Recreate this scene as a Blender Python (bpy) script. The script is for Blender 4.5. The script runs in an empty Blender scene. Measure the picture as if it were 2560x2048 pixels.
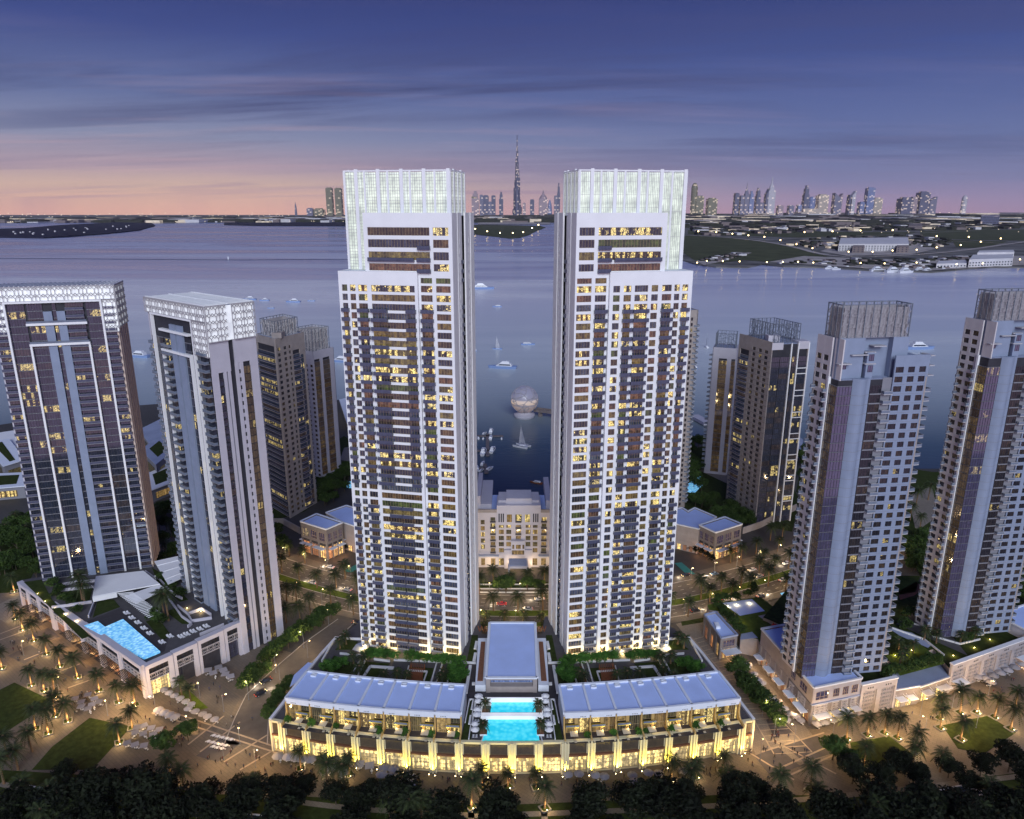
import bpy, math, random
from mathutils import Vector, Matrix
random.seed(7)
R = math.radians
SC = bpy.context.scene
COL = SC.collection

# ------------------------------------------------------------------ camera, sky, sun, exposure
HAZE = 9e-6
CAM_H, FPX, HORIZON = 195.0, 1800.0, 525.0            # camera height in metres, focal length and horizon in photo pixels
PITCH = math.atan((1024 - HORIZON) / FPX)
CP, SP = math.cos(PITCH), math.sin(PITCH)
cam_data = bpy.data.cameras.new('camera')
cam_data.sensor_width = 36.0
cam_data.lens = 36.0 * FPX / 2560.0
cam_data.clip_start = 1.0
cam_data.clip_end = 120000.0
cam = bpy.data.objects.new('camera', cam_data)
COL.objects.link(cam)
cam.location = (0, 0, CAM_H)
cam.rotation_euler = (math.pi / 2 - PITCH, 0, 0)
SC.camera = cam

SC.view_settings.view_transform = 'Standard'
SC.view_settings.look = 'None'
SC.view_settings.gamma = 1.0
SC.view_settings.use_curve_mapping = False
SC.view_settings.exposure = 0.0
SC.render.engine = 'CYCLES'
SC.cycles.use_denoising = True
SC.cycles.max_bounces = 5
SC.cycles.diffuse_bounces = 2
SC.cycles.glossy_bounces = 3
SC.cycles.transmission_bounces = 2
SC.cycles.volume_bounces = 0
SC.cycles.caustics_reflective = False
SC.cycles.caustics_refractive = False
SC.cycles.sample_clamp_indirect = 4.0

SUN_ELEV, SUN_AZ = 27.0, -4.0     # afterglow behind the camera, a little to its right
sun_d = bpy.data.lights.new('sun', 'SUN')
sun_d.energy = 2.75
sun_d.angle = R(35)
sun_d.color = (0.84, 0.90, 1.0)
sun = bpy.data.objects.new('sun', sun_d)
COL.objects.link(sun)
sun.rotation_euler = (R(90 - SUN_ELEV), 0, R(-SUN_AZ))
sun.location = (60, -200, 300)


def nn(nt, typ, **kw):
    n = nt.nodes.new(typ)
    for k, v in kw.items():
        if k.startswith('i_'):
            key = k[2:]
            n.inputs[int(key) if key.isdigit() else key].default_value = v
        else:
            setattr(n, k, v)
    return n


def lk(nt, a, b):
    nt.links.new(a, b)


def mathn(nt, op, a, b=None, c=None, clamp=False):
    n = nt.nodes.new('ShaderNodeMath')
    n.operation = op
    n.use_clamp = clamp
    for i, x in enumerate((a, b, c)):
        if x is None:
            continue
        if isinstance(x, (int, float)):
            n.inputs[i].default_value = x
        else:
            nt.links.new(x, n.inputs[i])
    return n.outputs[0]


def ramp(nt, fac, stops, interp='LINEAR'):
    n = nt.nodes.new('ShaderNodeValToRGB')
    n.color_ramp.interpolation = interp
    els = n.color_ramp.elements
    els[1].position, els[0].position = stops[-1][0], stops[0][0]
    mid = [els.new(p) for p, _ in stops[1:-1]]
    for i, (p, c) in enumerate(stops):
        els[i].color = (c[0], c[1], c[2], 1) if not isinstance(c, (int, float)) else (c, c, c, 1)
    if fac is not None:
        nt.links.new(fac, n.inputs[0])
    return n.outputs[0]


def mixc(nt, fac, a, b, typ='MIX'):
    n = nt.nodes.new('ShaderNodeMix')
    n.data_type = 'RGBA'
    n.blend_type = typ
    for sock, x in ((n.inputs[0], fac), (n.inputs[6], a), (n.inputs[7], b)):
        if isinstance(x, (int, float)):
            sock.default_value = x
        elif isinstance(x, tuple):
            sock.default_value = (x[0], x[1], x[2], 1)
        else:
            nt.links.new(x, sock)
    return n.outputs[2]


def srgb(r, g, b):
    f = lambda c: (c / 255 / 12.92) if c / 255 <= 0.04045 else ((c / 255 + 0.055) / 1.055) ** 2.4
    return (f(r), f(g), f(b))


def make_world():
    w = bpy.data.worlds.new('World')
    SC.world = w
    w.use_nodes = True
    nt = w.node_tree
    nt.nodes.clear()
    out = nn(nt, 'ShaderNodeOutputWorld')
    bg = nn(nt, 'ShaderNodeBackground')
    lk(nt, bg.outputs[0], out.inputs[0])
    tc = nn(nt, 'ShaderNodeTexCoord')
    sep = nn(nt, 'ShaderNodeSeparateXYZ')
    lk(nt, tc.outputs['Generated'], sep.inputs[0])
    x, y, z = sep.outputs
    # elevation 0..1 and the side of the sunset (left, ahead)
    el = mathn(nt, 'MAXIMUM', z, 0.0)
    cool = ramp(nt, el, [(0.0, srgb(168, 142, 172)), (0.012, srgb(160, 142, 176)), (0.035, srgb(128, 130, 172)), (0.07, srgb(104, 118, 166)), (0.11, srgb(90, 106, 160)),
                         (0.18, srgb(62, 80, 142)), (0.28, srgb(36, 48, 108)), (0.45, srgb(38, 52, 112)), (1.0, srgb(48, 64, 122))])
    warm = ramp(nt, el, [(0.0, srgb(240, 186, 166)), (0.012, srgb(234, 188, 168)), (0.03, srgb(222, 188, 170)), (0.05, srgb(190, 166, 176)),
                         (0.085, srgb(140, 146, 176)), (0.13, srgb(100, 114, 160)), (0.2, srgb(60, 76, 138)), (0.28, srgb(36, 48, 108)), (0.45, srgb(38, 52, 112)), (1.0, srgb(48, 64, 122))])
    side = mathn(nt, 'ADD', mathn(nt, 'MULTIPLY', x, -1.35), 0.52, clamp=True)
    front = mathn(nt, 'ADD', mathn(nt, 'MULTIPLY', y, 1.2), 0.3, clamp=True)
    wfac = mathn(nt, 'MULTIPLY', side, front)
    base = mixc(nt, wfac, cool, warm)
    # streaky cirrus: noise on the cloud plane, stretched across
    zz = mathn(nt, 'MAXIMUM', z, 0.012)
    px = mathn(nt, 'DIVIDE', x, mathn(nt, 'ADD', zz, 0.05))
    py = mathn(nt, 'DIVIDE', y, mathn(nt, 'ADD', zz, 0.05))
    cmb = nn(nt, 'ShaderNodeCombineXYZ')
    lk(nt, mathn(nt, 'MULTIPLY', px, 0.16), cmb.inputs[0])
    lk(nt, mathn(nt, 'ADD', mathn(nt, 'MULTIPLY', py, 0.62), mathn(nt, 'MULTIPLY', px, 0.10)), cmb.inputs[1])
    n1 = nn(nt, 'ShaderNodeTexNoise', i_Scale=1.25, i_Detail=7.0, i_Roughness=0.62, i_Distortion=0.35)
    lk(nt, cmb.outputs[0], n1.inputs['Vector'])
    cl = ramp(nt, n1.outputs[0], [(0.46, 0.0), (0.60, 1.0)])
    dens = ramp(nt, el, [(0.0, 0.5), (0.03, 0.8), (0.1, 0.9), (0.17, 0.85), (0.24, 0.35), (0.5, 0.1)])
    gap = nn(nt, 'ShaderNodeTexNoise', i_Scale=0.55, i_Detail=2.0)
    lk(nt, cmb.outputs[0], gap.inputs['Vector'])
    gaps = ramp(nt, gap.outputs[0], [(0.40, 0.15), (0.58, 1.0)])
    cfac = mathn(nt, 'MULTIPLY', mathn(nt, 'MULTIPLY', cl, gaps), dens)
    ccool = ramp(nt, el, [(0.0, srgb(184, 150, 170)), (0.025, srgb(150, 136, 168)), (0.06, srgb(92, 100, 146)), (0.10, srgb(74, 84, 130)), (0.3, srgb(62, 66, 122))])
    cwarm = ramp(nt, el, [(0.0, srgb(206, 158, 166)), (0.045, srgb(158, 140, 164)), (0.09, srgb(84, 92, 134)), (0.15, srgb(56, 62, 108)), (0.3, srgb(60, 62, 118))])
    ccol = mixc(nt, wfac, ccool, cwarm)
    c1 = mixc(nt, cfac, base, ccol)
    # a second, thinner set of pale streaks
    cmb2 = nn(nt, 'ShaderNodeCombineXYZ')
    lk(nt, mathn(nt, 'MULTIPLY', px, 0.33), cmb2.inputs[0])
    lk(nt, mathn(nt, 'ADD', mathn(nt, 'MULTIPLY', py, 1.4), mathn(nt, 'MULTIPLY', px, -0.12)), cmb2.inputs[1])
    n2 = nn(nt, 'ShaderNodeTexNoise', i_Scale=1.0, i_Detail=6.0, i_Roughness=0.6, i_Distortion=0.2)
    lk(nt, cmb2.outputs[0], n2.inputs['Vector'])
    cl2 = ramp(nt, n2.outputs[0], [(0.52, 0.0), (0.72, 0.4)])
    d2 = ramp(nt, el, [(0.0, 0.2), (0.03, 0.8), (0.09, 0.6), (0.18, 0.12), (0.3, 0.0)])
    pale = mixc(nt, wfac, srgb(156, 144, 184), srgb(226, 184, 184))
    c2 = mixc(nt, mathn(nt, 'MULTIPLY', cl2, d2), c1, pale)
    lk(nt, c2, bg.inputs[0])
    bg.inputs[1].default_value = 1.0


make_world()


# ------------------------------------------------------------------ where a photo pixel meets a level plane (used once, to survey positions)
def G(u, v, z=0.0):
    dx, dy = (u - 1280) / FPX, (v - 1024) / FPX
    t = (z - CAM_H) / (-SP - dy * CP)
    return Vector((dx * t, (CP - dy * SP) * t, 0))


def ZAT(v, y):
    dy = (v - 1024) / FPX
    return CAM_H + y * (-SP - dy * CP) / (CP - dy * SP)


# ------------------------------------------------------------------ mesh helpers
class MB:
    def __init__(s):
        s.v, s.f, s.m = [], [], []

    def add(s, vs, fs, m=0):
        o = len(s.v)
        s.v.extend([tuple(p) for p in vs])
        for f in fs:
            s.f.append(tuple(i + o for i in f))
            s.m.append(m)

    def box(s, x0, x1, y0, y1, z0, z1, m=0):
        s.add([(x0, y0, z0), (x1, y0, z0), (x1, y1, z0), (x0, y1, z0), (x0, y0, z1), (x1, y0, z1), (x1, y1, z1), (x0, y1, z1)],
              [(0, 3, 2, 1), (4, 5, 6, 7), (0, 1, 5, 4), (1, 2, 6, 5), (2, 3, 7, 6), (3, 0, 4, 7)], m)

    def quad(s, a, b, c, d, m=0):
        s.add([a, b, c, d], [(0, 1, 2, 3)], m)

    def bar(s, p, q, w, h, m=0, up=(0, 0, 1)):
        p, q = Vector(p), Vector(q)
        d = (q - p)
        if d.length < 1e-6:
            return
        d.normalize()
        up = Vector(up)
        if abs(d.dot(up)) > 0.98:
            up = Vector((0, 1, 0))
        a = d.cross(up).normalized() * (w / 2)
        b = a.cross(d).normalized() * (h / 2)
        s.add([p - a - b, p + a - b, p + a + b, p - a + b, q - a - b, q + a - b, q + a + b, q - a + b],
              [(0, 3, 2, 1), (4, 5, 6, 7), (0, 1, 5, 4), (1, 2, 6, 5), (2, 3, 7, 6), (3, 0, 4, 7)], m)

    def prism(s, poly, z0, z1, m=0, mtop=None):
        poly = [(p[0], p[1]) for p in poly]
        ar = sum(poly[i - 1][0] * poly[i][1] - poly[i][0] * poly[i - 1][1] for i in range(len(poly)))
        if ar < 0:
            poly = poly[::-1]
        n = len(poly)
        vs = [(x, y, z0) for x, y in poly] + [(x, y, z1) for x, y in poly]
        s.add(vs, [(i, (i + 1) % n, n + (i + 1) % n, n + i) for i in range(n)] + [tuple(range(n - 1, -1, -1))], m)
        s.add([(x, y, z1) for x, y in poly], [tuple(range(n))], m if mtop is None else mtop)

    def sheet(s, poly, z, m=0):
        poly = [(p[0], p[1]) for p in poly]
        ar = sum(poly[i - 1][0] * poly[i][1] - poly[i][0] * poly[i - 1][1] for i in range(len(poly)))
        if ar < 0:
            poly = poly[::-1]
        s.add([(x, y, z) for x, y in poly], [tuple(range(len(poly)))], m)

    def strip(s, left, right, z, m=0):
        n = len(left)
        s.add([(p[0], p[1], z) for p in left] + [(p[0], p[1], z) for p in right], [(i, n + i, n + i + 1, i + 1) for i in range(n - 1)], m)

    def tube(s, pts, rad, n=6, m=0, cap=True):
        pts = [Vector(p) for p in pts]
        vs = []
        for i, p in enumerate(pts):
            d = (pts[min(i + 1, len(pts) - 1)] - pts[max(i - 1, 0)]).normalized()
            ref = Vector((0, 1, 0)) if abs(d.y) < 0.9 else Vector((1, 0, 0))
            a = d.cross(ref).normalized()
            b = d.cross(a)
            r = rad[i] if isinstance(rad, (list, tuple)) else rad
            for k in range(n):
                t = 2 * math.pi * k / n
                vs.append(p + a * (r * math.cos(t)) + b * (r * math.sin(t)))
        fs = []
        for i in range(len(pts) - 1):
            for k in range(n):
                fs.append((i * n + k, i * n + (k + 1) % n, (i + 1) * n + (k + 1) % n, (i + 1) * n + k))
        if cap:
            fs.append(tuple(range(n - 1, -1, -1)))
            fs.append(tuple(range((len(pts) - 1) * n, len(pts) * n)))
        s.add(vs, fs, m)

    def lathe(s, prof, n=10, c=(0, 0, 0), m=0):
        vs = []
        for r, z in prof:
            for k in range(n):
                t = 2 * math.pi * k / n
                vs.append((c[0] + r * math.cos(t), c[1] + r * math.sin(t), c[2] + z))
        fs = [(i * n + k, i * n + (k + 1) % n, (i + 1) * n + (k + 1) % n, (i + 1) * n + k) for i in range(len(prof) - 1) for k in range(n)]
        fs.append(tuple(range(n - 1, -1, -1)))
        fs.append(tuple(range((len(prof) - 1) * n, len(prof) * n)))
        s.add(vs, fs, m)

    def mesh(s, name, mats, smooth=False):
        me = bpy.data.meshes.new(name)
        me.from_pydata(s.v, [], s.f)
        for m in (mats if isinstance(mats, (list, tuple)) else [mats]):
            me.materials.append(m)
        me.polygons.foreach_set('material_index', s.m)
        if smooth:
            me.polygons.foreach_set('use_smooth', [True] * len(s.f))
        me.update()
        return me


LABELS = {}


def tag(o, label, cat, group=None):
    o['label'] = label
    o['category'] = cat
    if group:
        o['group'] = group
    return o


def link(name, data, parent=None, loc=(0, 0, 0), rz=0.0):
    o = bpy.data.objects.new(name, data)
    COL.objects.link(o)
    o.location = loc
    if rz:
        o.rotation_euler = (0, 0, rz)
    if parent is not None:
        o.parent = parent
    return o


WALL_N = {}


def garden_wall(mb, mat, where):
    WALL_N[where] = WALL_N.get(where, 0) + 1
    k = WALL_N[where]
    return tag(link('garden_wall', mb.mesh('garden_wall', mat)), 'low pale garden wall, stretch %d %s' % (k, where), 'wall', 'garden walls ' + where)


def thing(name, label, cat, loc=(0, 0, 0), rz=0.0, group=None):
    return tag(link(name, None, None, loc, rz), label, cat, group)


def structure(name, mb, mats, kind='structure'):
    o = link(name, mb.mesh(name, mats))
    o['kind'] = kind
    return o


def dup(root, loc, rz, label=None, group=None, scale=None):
    r = root.copy()
    COL.objects.link(r)
    r.location = loc
    r.rotation_euler = (0, 0, rz)
    if scale:
        r.scale = (scale, scale, scale)
    if label:
        r['label'] = label
    if group:
        r['group'] = group
    for ch in root.children:
        c = ch.copy()
        COL.objects.link(c)
        c.parent = r
        for g in ch.children:
            d = g.copy()
            COL.objects.link(d)
            d.parent = c
    return r


def line_pts(a, b, n):
    return [a.lerp(b, i / (n - 1)) for i in range(n)]


ORD = ['first', 'second', 'third', 'fourth', 'fifth', 'sixth', 'seventh', 'eighth', 'ninth', 'tenth', 'eleventh', 'twelfth', 'thirteenth',
       'fourteenth', 'fifteenth', 'sixteenth', 'seventeenth', 'eighteenth', 'nineteenth', 'twentieth']


# ------------------------------------------------------------------ materials
def new_mat(name):
    m = bpy.data.materials.new(name)
    m.use_nodes = True
    nt = m.node_tree
    b = nt.nodes['Principled BSDF']
    return m, nt, b


def setc(b, col):
    b.inputs['Base Color'].default_value = (col[0], col[1], col[2], 1)


def mat_plain(name, col, rough=0.7, noise=0.12, scale=0.6, spec=0.3, metal=0.0, bump=0.0, rnd=0.0):
    m, nt, b = new_mat(name)
    tc = nn(nt, 'ShaderNodeTexCoord')
    n = nn(nt, 'ShaderNodeTexNoise', i_Scale=scale, i_Detail=5.0, i_Roughness=0.6)
    lk(nt, tc.outputs['Object'], n.inputs['Vector'])
    lo = tuple(c * (1 - noise) for c in col)
    hi = tuple(min(1, c * (1 + noise)) for c in col)
    c = ramp(nt, n.outputs[0], [(0.3, lo), (0.7, hi)])
    if rnd:
        oi = nn(nt, 'ShaderNodeObjectInfo')
        f = ramp(nt, oi.outputs['Random'], [(0, 1 - rnd), (1, 1 + rnd)])
        c = mixc(nt, 1.0, c, f, 'MULTIPLY')
    lk(nt, c, b.inputs['Base Color'])
    b.inputs['Roughness'].default_value = rough
    b.inputs['Specular IOR Level'].default_value = spec
    b.inputs['Metallic'].default_value = metal
    if bump:
        bp = nn(nt, 'ShaderNodeBump', i_Strength=bump, i_Distance=0.1)
        lk(nt, n.outputs[0], bp.inputs['Height'])
        lk(nt, bp.outputs[0], b.inputs['Normal'])
    return m


def mat_emit(name, col, strength, noise=0.0, scale=1.0, base=None, sample=False):
    m, nt, b = new_mat(name)
    setc(b, base or col)
    b.inputs['Emission Color'].default_value = (col[0], col[1], col[2], 1)
    b.inputs['Emission Strength'].default_value = strength
    if noise:
        tc = nn(nt, 'ShaderNodeTexCoord')
        n = nn(nt, 'ShaderNodeTexNoise', i_Scale=scale, i_Detail=4.0)
        lk(nt, tc.outputs['Object'], n.inputs['Vector'])
        s = ramp(nt, n.outputs[0], [(0.35, max(0, strength * (1 - noise))), (0.65, strength * (1 + noise))])
        lk(nt, s, b.inputs['Emission Strength'])
    if not sample:
        m.cycles.emission_sampling = 'NONE'
    return m


def mat_window(name, dark, glows, lit_share, bright=1.0, pane=1.15, rough=0.06, glow=1.0, ior=0):
    """Glass over a room: most rooms dim, some lamp-lit, panes differing; all from the object's own random number."""
    m, nt, b = new_mat(name)
    setc(b, dark)
    b.inputs['Roughness'].default_value = rough
    b.inputs['Specular IOR Level'].default_value = 0.6
    oi = nn(nt, 'ShaderNodeObjectInfo')
    at = nn(nt, 'ShaderNodeAttribute', attribute_name='rnd')
    r0 = mathn(nt, 'FRACT', mathn(nt, 'ADD', oi.outputs['Random'], at.outputs['Fac']))
    tc = nn(nt, 'ShaderNodeTexCoord')
    sep = nn(nt, 'ShaderNodeSeparateXYZ')
    lk(nt, tc.outputs['Object'], sep.inputs[0])
    cell = mathn(nt, 'FLOOR', mathn(nt, 'DIVIDE', mathn(nt, 'ADD', sep.outputs[0], sep.outputs[1]), pane))
    cmb = nn(nt, 'ShaderNodeCombineXYZ')
    lk(nt, cell, cmb.inputs[0])
    lk(nt, mathn(nt, 'MULTIPLY', r0, 977.0), cmb.inputs[1])
    wn = nn(nt, 'ShaderNodeTexWhiteNoise', noise_dimensions='2D')
    lk(nt, cmb.outputs[0], wn.inputs['Vector'])
    # room tone picked by the window's number
    r1 = mathn(nt, 'FRACT', mathn(nt, 'MULTIPLY', r0, 7.31))
    tone = ramp(nt, r1, [(i / len(glows), g) for i, g in enumerate(glows)], 'CONSTANT')
    # furniture, curtains: blotches inside the room
    off = nn(nt, 'ShaderNodeCombineXYZ')
    lk(nt, mathn(nt, 'ADD', mathn(nt, 'ADD', sep.outputs[0], sep.outputs[1]), mathn(nt, 'MULTIPLY', r0, 331.0)), off.inputs[0])
    lk(nt, sep.outputs[2], off.inputs[2])
    no = nn(nt, 'ShaderNodeTexNoise', i_Scale=0.75, i_Detail=3.0, i_Roughness=0.7)
    lk(nt, off.outputs[0], no.inputs['Vector'])
    fine = nn(nt, 'ShaderNodeTexNoise', i_Scale=2.3, i_Detail=3.0, i_Roughness=0.75)
    lk(nt, off.outputs[0], fine.inputs['Vector'])
    blot = ramp(nt, no.outputs[0], [(0.36, 0.25), (0.62, 1.25)])
    dim = mathn(nt, 'MULTIPLY', blot, mathn(nt, 'ADD', mathn(nt, 'MULTIPLY', wn.outputs[0], 0.9), 0.35))
    lit = mathn(nt, 'LESS_THAN', mathn(nt, 'FRACT', mathn(nt, 'MULTIPLY', r0, 13.7)), lit_share)
    pl = mathn(nt, 'GREATER_THAN', mathn(nt, 'ADD', mathn(nt, 'MULTIPLY', no.outputs[0], 0.9), mathn(nt, 'MULTIPLY', wn.outputs[0], 0.42)), 0.68)
    spot = ramp(nt, fine.outputs[0], [(0.40, 0.10), (0.50, 0.5), (0.62, 1.25)])
    lamp = mathn(nt, 'MULTIPLY', mathn(nt, 'MULTIPLY', lit, pl), mathn(nt, 'MULTIPLY', spot, bright))
    col = mixc(nt, mathn(nt, 'MINIMUM', lamp, 1.0), tone, (1.0, 0.76, 0.26))
    st = mathn(nt, 'ADD', mathn(nt, 'MULTIPLY', dim, glow), mathn(nt, 'MULTIPLY', lamp, mathn(nt, 'ADD', mathn(nt, 'MULTIPLY', blot, 0.6), 0.3)))
    lk(nt, col, b.inputs['Emission Color'])
    lk(nt, st, b.inputs['Emission Strength'])
    if ior:
        b.inputs['IOR'].default_value = ior
    m.cycles.emission_sampling = 'NONE'
    return m


M = {}
M['white_wall'] = mat_plain('white_render', (0.82, 0.82, 0.83), 0.7, 0.04, 0.15)
M['side_wall'] = mat_plain('side_render', (0.78, 0.77, 0.76), 0.75, 0.05, 0.15)
M['beige_wall'] = mat_plain('beige_stone', (0.34, 0.30, 0.285), 0.8, 0.14, 0.25)
M['brightened_wall'] = mat_plain('brightened_stone_panel', (0.62, 0.58, 0.58), 0.75, 0.06, 0.2)  # left faces get little sun; their brightness is put into this colour
M['blue_panel'] = mat_plain('pale_blue_panel', (0.24, 0.285, 0.39), 0.6, 0.08, 0.2)
M['grey_panel'] = mat_plain('grey_panel', (0.22, 0.22, 0.25), 0.65, 0.06, 0.2)
M['lav_wall'] = mat_plain('lavender_render', (0.52, 0.50, 0.56), 0.7, 0.05, 0.2)
M['bronze_wall'] = mat_plain('ribbed_tan_panel', (0.62, 0.50, 0.42), 0.6, 0.10, 0.3)
M['dark_core'] = mat_plain('dark_core', (0.035, 0.035, 0.045), 0.6, 0.2, 0.3)
M['mullion'] = mat_plain('brass_mullion', (0.34, 0.26, 0.16), 0.45, 0.1, 1.0, metal=0.3)
M['mullion_dark'] = mat_plain('dark_mullion', (0.055, 0.055, 0.065), 0.45, 0.1, 1.0)
M['balcony'] = mat_plain('smoked_balcony_glass', (0.075, 0.08, 0.13), 0.2, 0.2, 0.4, spec=0.5)
M['balcony_pale'] = mat_plain('pale_balcony_slab', (0.46, 0.45, 0.47), 0.6, 0.1, 0.4)
M['balcony_clear'] = mat_plain('blue_balcony_glass', (0.16, 0.19, 0.25), 0.12, 0.15, 0.4, spec=0.6)
M['roof'] = mat_plain('pale_blue_roof_membrane', (0.46, 0.58, 0.92), 0.6, 0.06, 0.12)
M['roof_trim'] = mat_plain('pale_roof_trim', (0.72, 0.76, 0.84), 0.6, 0.05, 0.3)
M['roof_grey'] = mat_plain('grey_blue_roof', (0.30, 0.34, 0.46), 0.7, 0.10, 0.1)
M['win_main'] = mat_window('main_tower_window', (0.018, 0.018, 0.028), [(0.10, 0.055, 0.02), (0.05, 0.03, 0.012), (0.14, 0.09, 0.02), (0.02, 0.02, 0.03), (0.055, 0.075, 0.015), (0.13, 0.06, 0.03), (0.03, 0.035, 0.06), (0.16, 0.12, 0.035), (0.05, 0.06, 0.09), (0.02, 0.025, 0.04)], 0.27, 0.95, glow=1.2, ior=1.8)
M['win_dark'] = mat_window('dark_tower_window', (0.014, 0.018, 0.034), [(0.010, 0.011, 0.02), (0.035, 0.022, 0.016), (0.008, 0.010, 0.02), (0.012, 0.015, 0.03), (0.02, 0.018, 0.032)], 0.13, 0.7, 1.2, ior=2.1)
M['win_beige'] = mat_window('beige_tower_window', (0.016, 0.015, 0.022), [(0.014, 0.010, 0.010), (0.035, 0.022, 0.010), (0.008, 0.008, 0.012), (0.02, 0.015, 0.012)], 0.06, 0.5, 1.3)
M['win_violet'] = mat_window('violet_curtain_glass', (0.05, 0.045, 0.085), [(0.022, 0.018, 0.045), (0.03, 0.024, 0.045), (0.02, 0.02, 0.05)], 0.05, 0.4, 1.0, ior=2.1)
M['win_brown'] = mat_window('brown_curtain_glass', (0.05, 0.035, 0.025), [(0.045, 0.028, 0.012), (0.07, 0.045, 0.02), (0.03, 0.018, 0.01)], 0.05, 0.4, 1.0, ior=2.0)
M['win_hotel'] = mat_window('hotel_window', (0.03, 0.025, 0.02), [(0.30, 0.19, 0.07), (0.10, 0.08, 0.03), (0.42, 0.28, 0.10), (0.05, 0.05, 0.03), (0.34, 0.21, 0.07)], 0.4, 0.9, 0.8)
M['win_lobby'] = mat_window('lobby_glass', (0.10, 0.14, 0.25), [(0.10, 0.14, 0.30), (0.12, 0.16, 0.34)], 0.2, 0.5, 0.9)
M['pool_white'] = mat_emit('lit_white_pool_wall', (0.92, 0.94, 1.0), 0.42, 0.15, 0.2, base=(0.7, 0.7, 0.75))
M['shop'] = mat_window('shop_front', (0.3, 0.25, 0.15), [(0.80, 0.58, 0.24), (0.92, 0.70, 0.34), (0.70, 0.50, 0.20)], 0.95, 1.25, 0.9, rough=0.25)
M['shop_dim'] = mat_window('dim_shop_front', (0.2, 0.12, 0.08), [(0.55, 0.22, 0.08), (0.7, 0.42, 0.15), (0.25, 0.10, 0.05)], 0.5, 1.0, 0.9, rough=0.25)
M['louvre'] = mat_plain('brown_louvre', (0.15, 0.11, 0.065), 0.5, 0.2, 0.8)
M['brown_wood'] = mat_plain('brown_timber', (0.20, 0.09, 0.05), 0.6, 0.2, 1.0)
M['column'] = mat_plain('cream_column', (0.68, 0.60, 0.38), 0.6, 0.05, 0.3)
M['black_metal'] = mat_plain('black_metal', (0.02, 0.02, 0.022), 0.4, 0.1, 1.0)
M['screen'] = mat_plain('pale_screen', (0.62, 0.60, 0.60), 0.5, 0.05, 0.5)
M['screen_grey'] = mat_plain('grey_screen', (0.40, 0.38, 0.40), 0.5, 0.05, 0.5)
M['screen_dark'] = mat_plain('dark_screen', (0.16, 0.18, 0.22), 0.5, 0.05, 0.5)
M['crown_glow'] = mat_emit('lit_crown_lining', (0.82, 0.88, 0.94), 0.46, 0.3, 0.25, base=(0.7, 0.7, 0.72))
M['crown_glow_dim'] = mat_emit('lit_crown_lining_dim', (0.85, 0.78, 0.80), 0.05, 0.5, 0.1, base=(0.26, 0.25, 0.28))
M['crown_glass'] = mat_emit('lit_crown_glass', (0.86, 0.95, 0.82), 0.72, 0.45, 0.35, base=(0.3, 0.33, 0.3))
M['asphalt'] = mat_plain('asphalt', (0.10, 0.088, 0.08), 0.85, 0.15, 0.3)
M['band'] = mat_plain('tan_paving_band', (0.36, 0.29, 0.22), 0.8, 0.15, 0.5)
M['planter'] = mat_plain('planter_stone', (0.17, 0.16, 0.15), 0.8, 0.1, 0.5)
M['kerb'] = mat_plain('kerb_stone', (0.36, 0.33, 0.31), 0.8, 0.1, 0.5)
M['marking'] = mat_plain('road_paint', (0.6, 0.58, 0.52), 0.7, 0.1, 0.5)
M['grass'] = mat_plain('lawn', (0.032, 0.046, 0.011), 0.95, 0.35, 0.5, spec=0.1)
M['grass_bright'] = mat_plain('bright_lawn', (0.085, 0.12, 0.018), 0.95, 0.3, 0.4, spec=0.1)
M['deck'] = mat_plain('dark_deck', (0.045, 0.040, 0.045), 0.6, 0.2, 0.6)
M['paver_dark'] = mat_plain('dark_paver', (0.085, 0.08, 0.085), 0.7, 0.15, 0.4)
M['white_stone'] = mat_plain('white_coping', (0.72, 0.72, 0.74), 0.6, 0.05, 0.4)
M['trunk'] = mat_plain('palm_trunk', (0.16, 0.10, 0.055), 0.9, 0.35, 3.0)
M['bark'] = mat_plain('bark', (0.09, 0.07, 0.05), 0.9, 0.3, 2.0)
M['canvas'] = mat_plain('pale_canvas', (0.30, 0.29, 0.31), 0.8, 0.05, 1.0, rnd=0.2)
M['canvas_warm'] = mat_plain('cream_canvas', (0.58, 0.50, 0.36), 0.8, 0.05, 1.0)
M['terracotta'] = mat_plain('terracotta_slats', (0.22, 0.075, 0.03), 0.7, 0.2, 1.0)
M['boat_white'] = mat_plain('white_hull', (0.75, 0.76, 0.80), 0.3, 0.04, 0.5, spec=0.5)
M['arcade'] = mat_plain('arcade_stone', (0.36, 0.33, 0.34), 0.8, 0.1, 0.4)
M['boat_blue'] = mat_plain('blue_hull', (0.24, 0.34, 0.58), 0.3, 0.04, 0.5, spec=0.5)
M['boat_dark'] = mat_plain('dark_glazing', (0.03, 0.04, 0.07), 0.15, 0.1, 1.0, spec=0.6)
M['dock'] = mat_plain('grey_dock_timber', (0.20, 0.17, 0.17), 0.8, 0.2, 0.5)
M['lamp'] = mat_emit('lamp_glow', (1.0, 0.72, 0.32), 9.0)
M['lamp_small'] = mat_emit('uplight_glow', (1.0, 0.76, 0.38), 30.0)
M['red'] = mat_plain('red_play_paint', (0.6, 0.03, 0.02), 0.5, 0.05, 1.0)
M['yellow'] = mat_plain('yellow_panel', (0.62, 0.47, 0.06), 0.6, 0.05, 1.0)
M['ochre'] = mat_plain('ochre_wall', (0.52, 0.34, 0.12), 0.7, 0.08, 0.6)
M['teal_court'] = mat_plain('teal_glass_roof', (0.02, 0.20, 0.20), 0.4, 0.1, 0.5)


M['crown_glass'].node_tree.nodes['Principled BSDF'].inputs['Alpha'].default_value = 0.66


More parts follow.
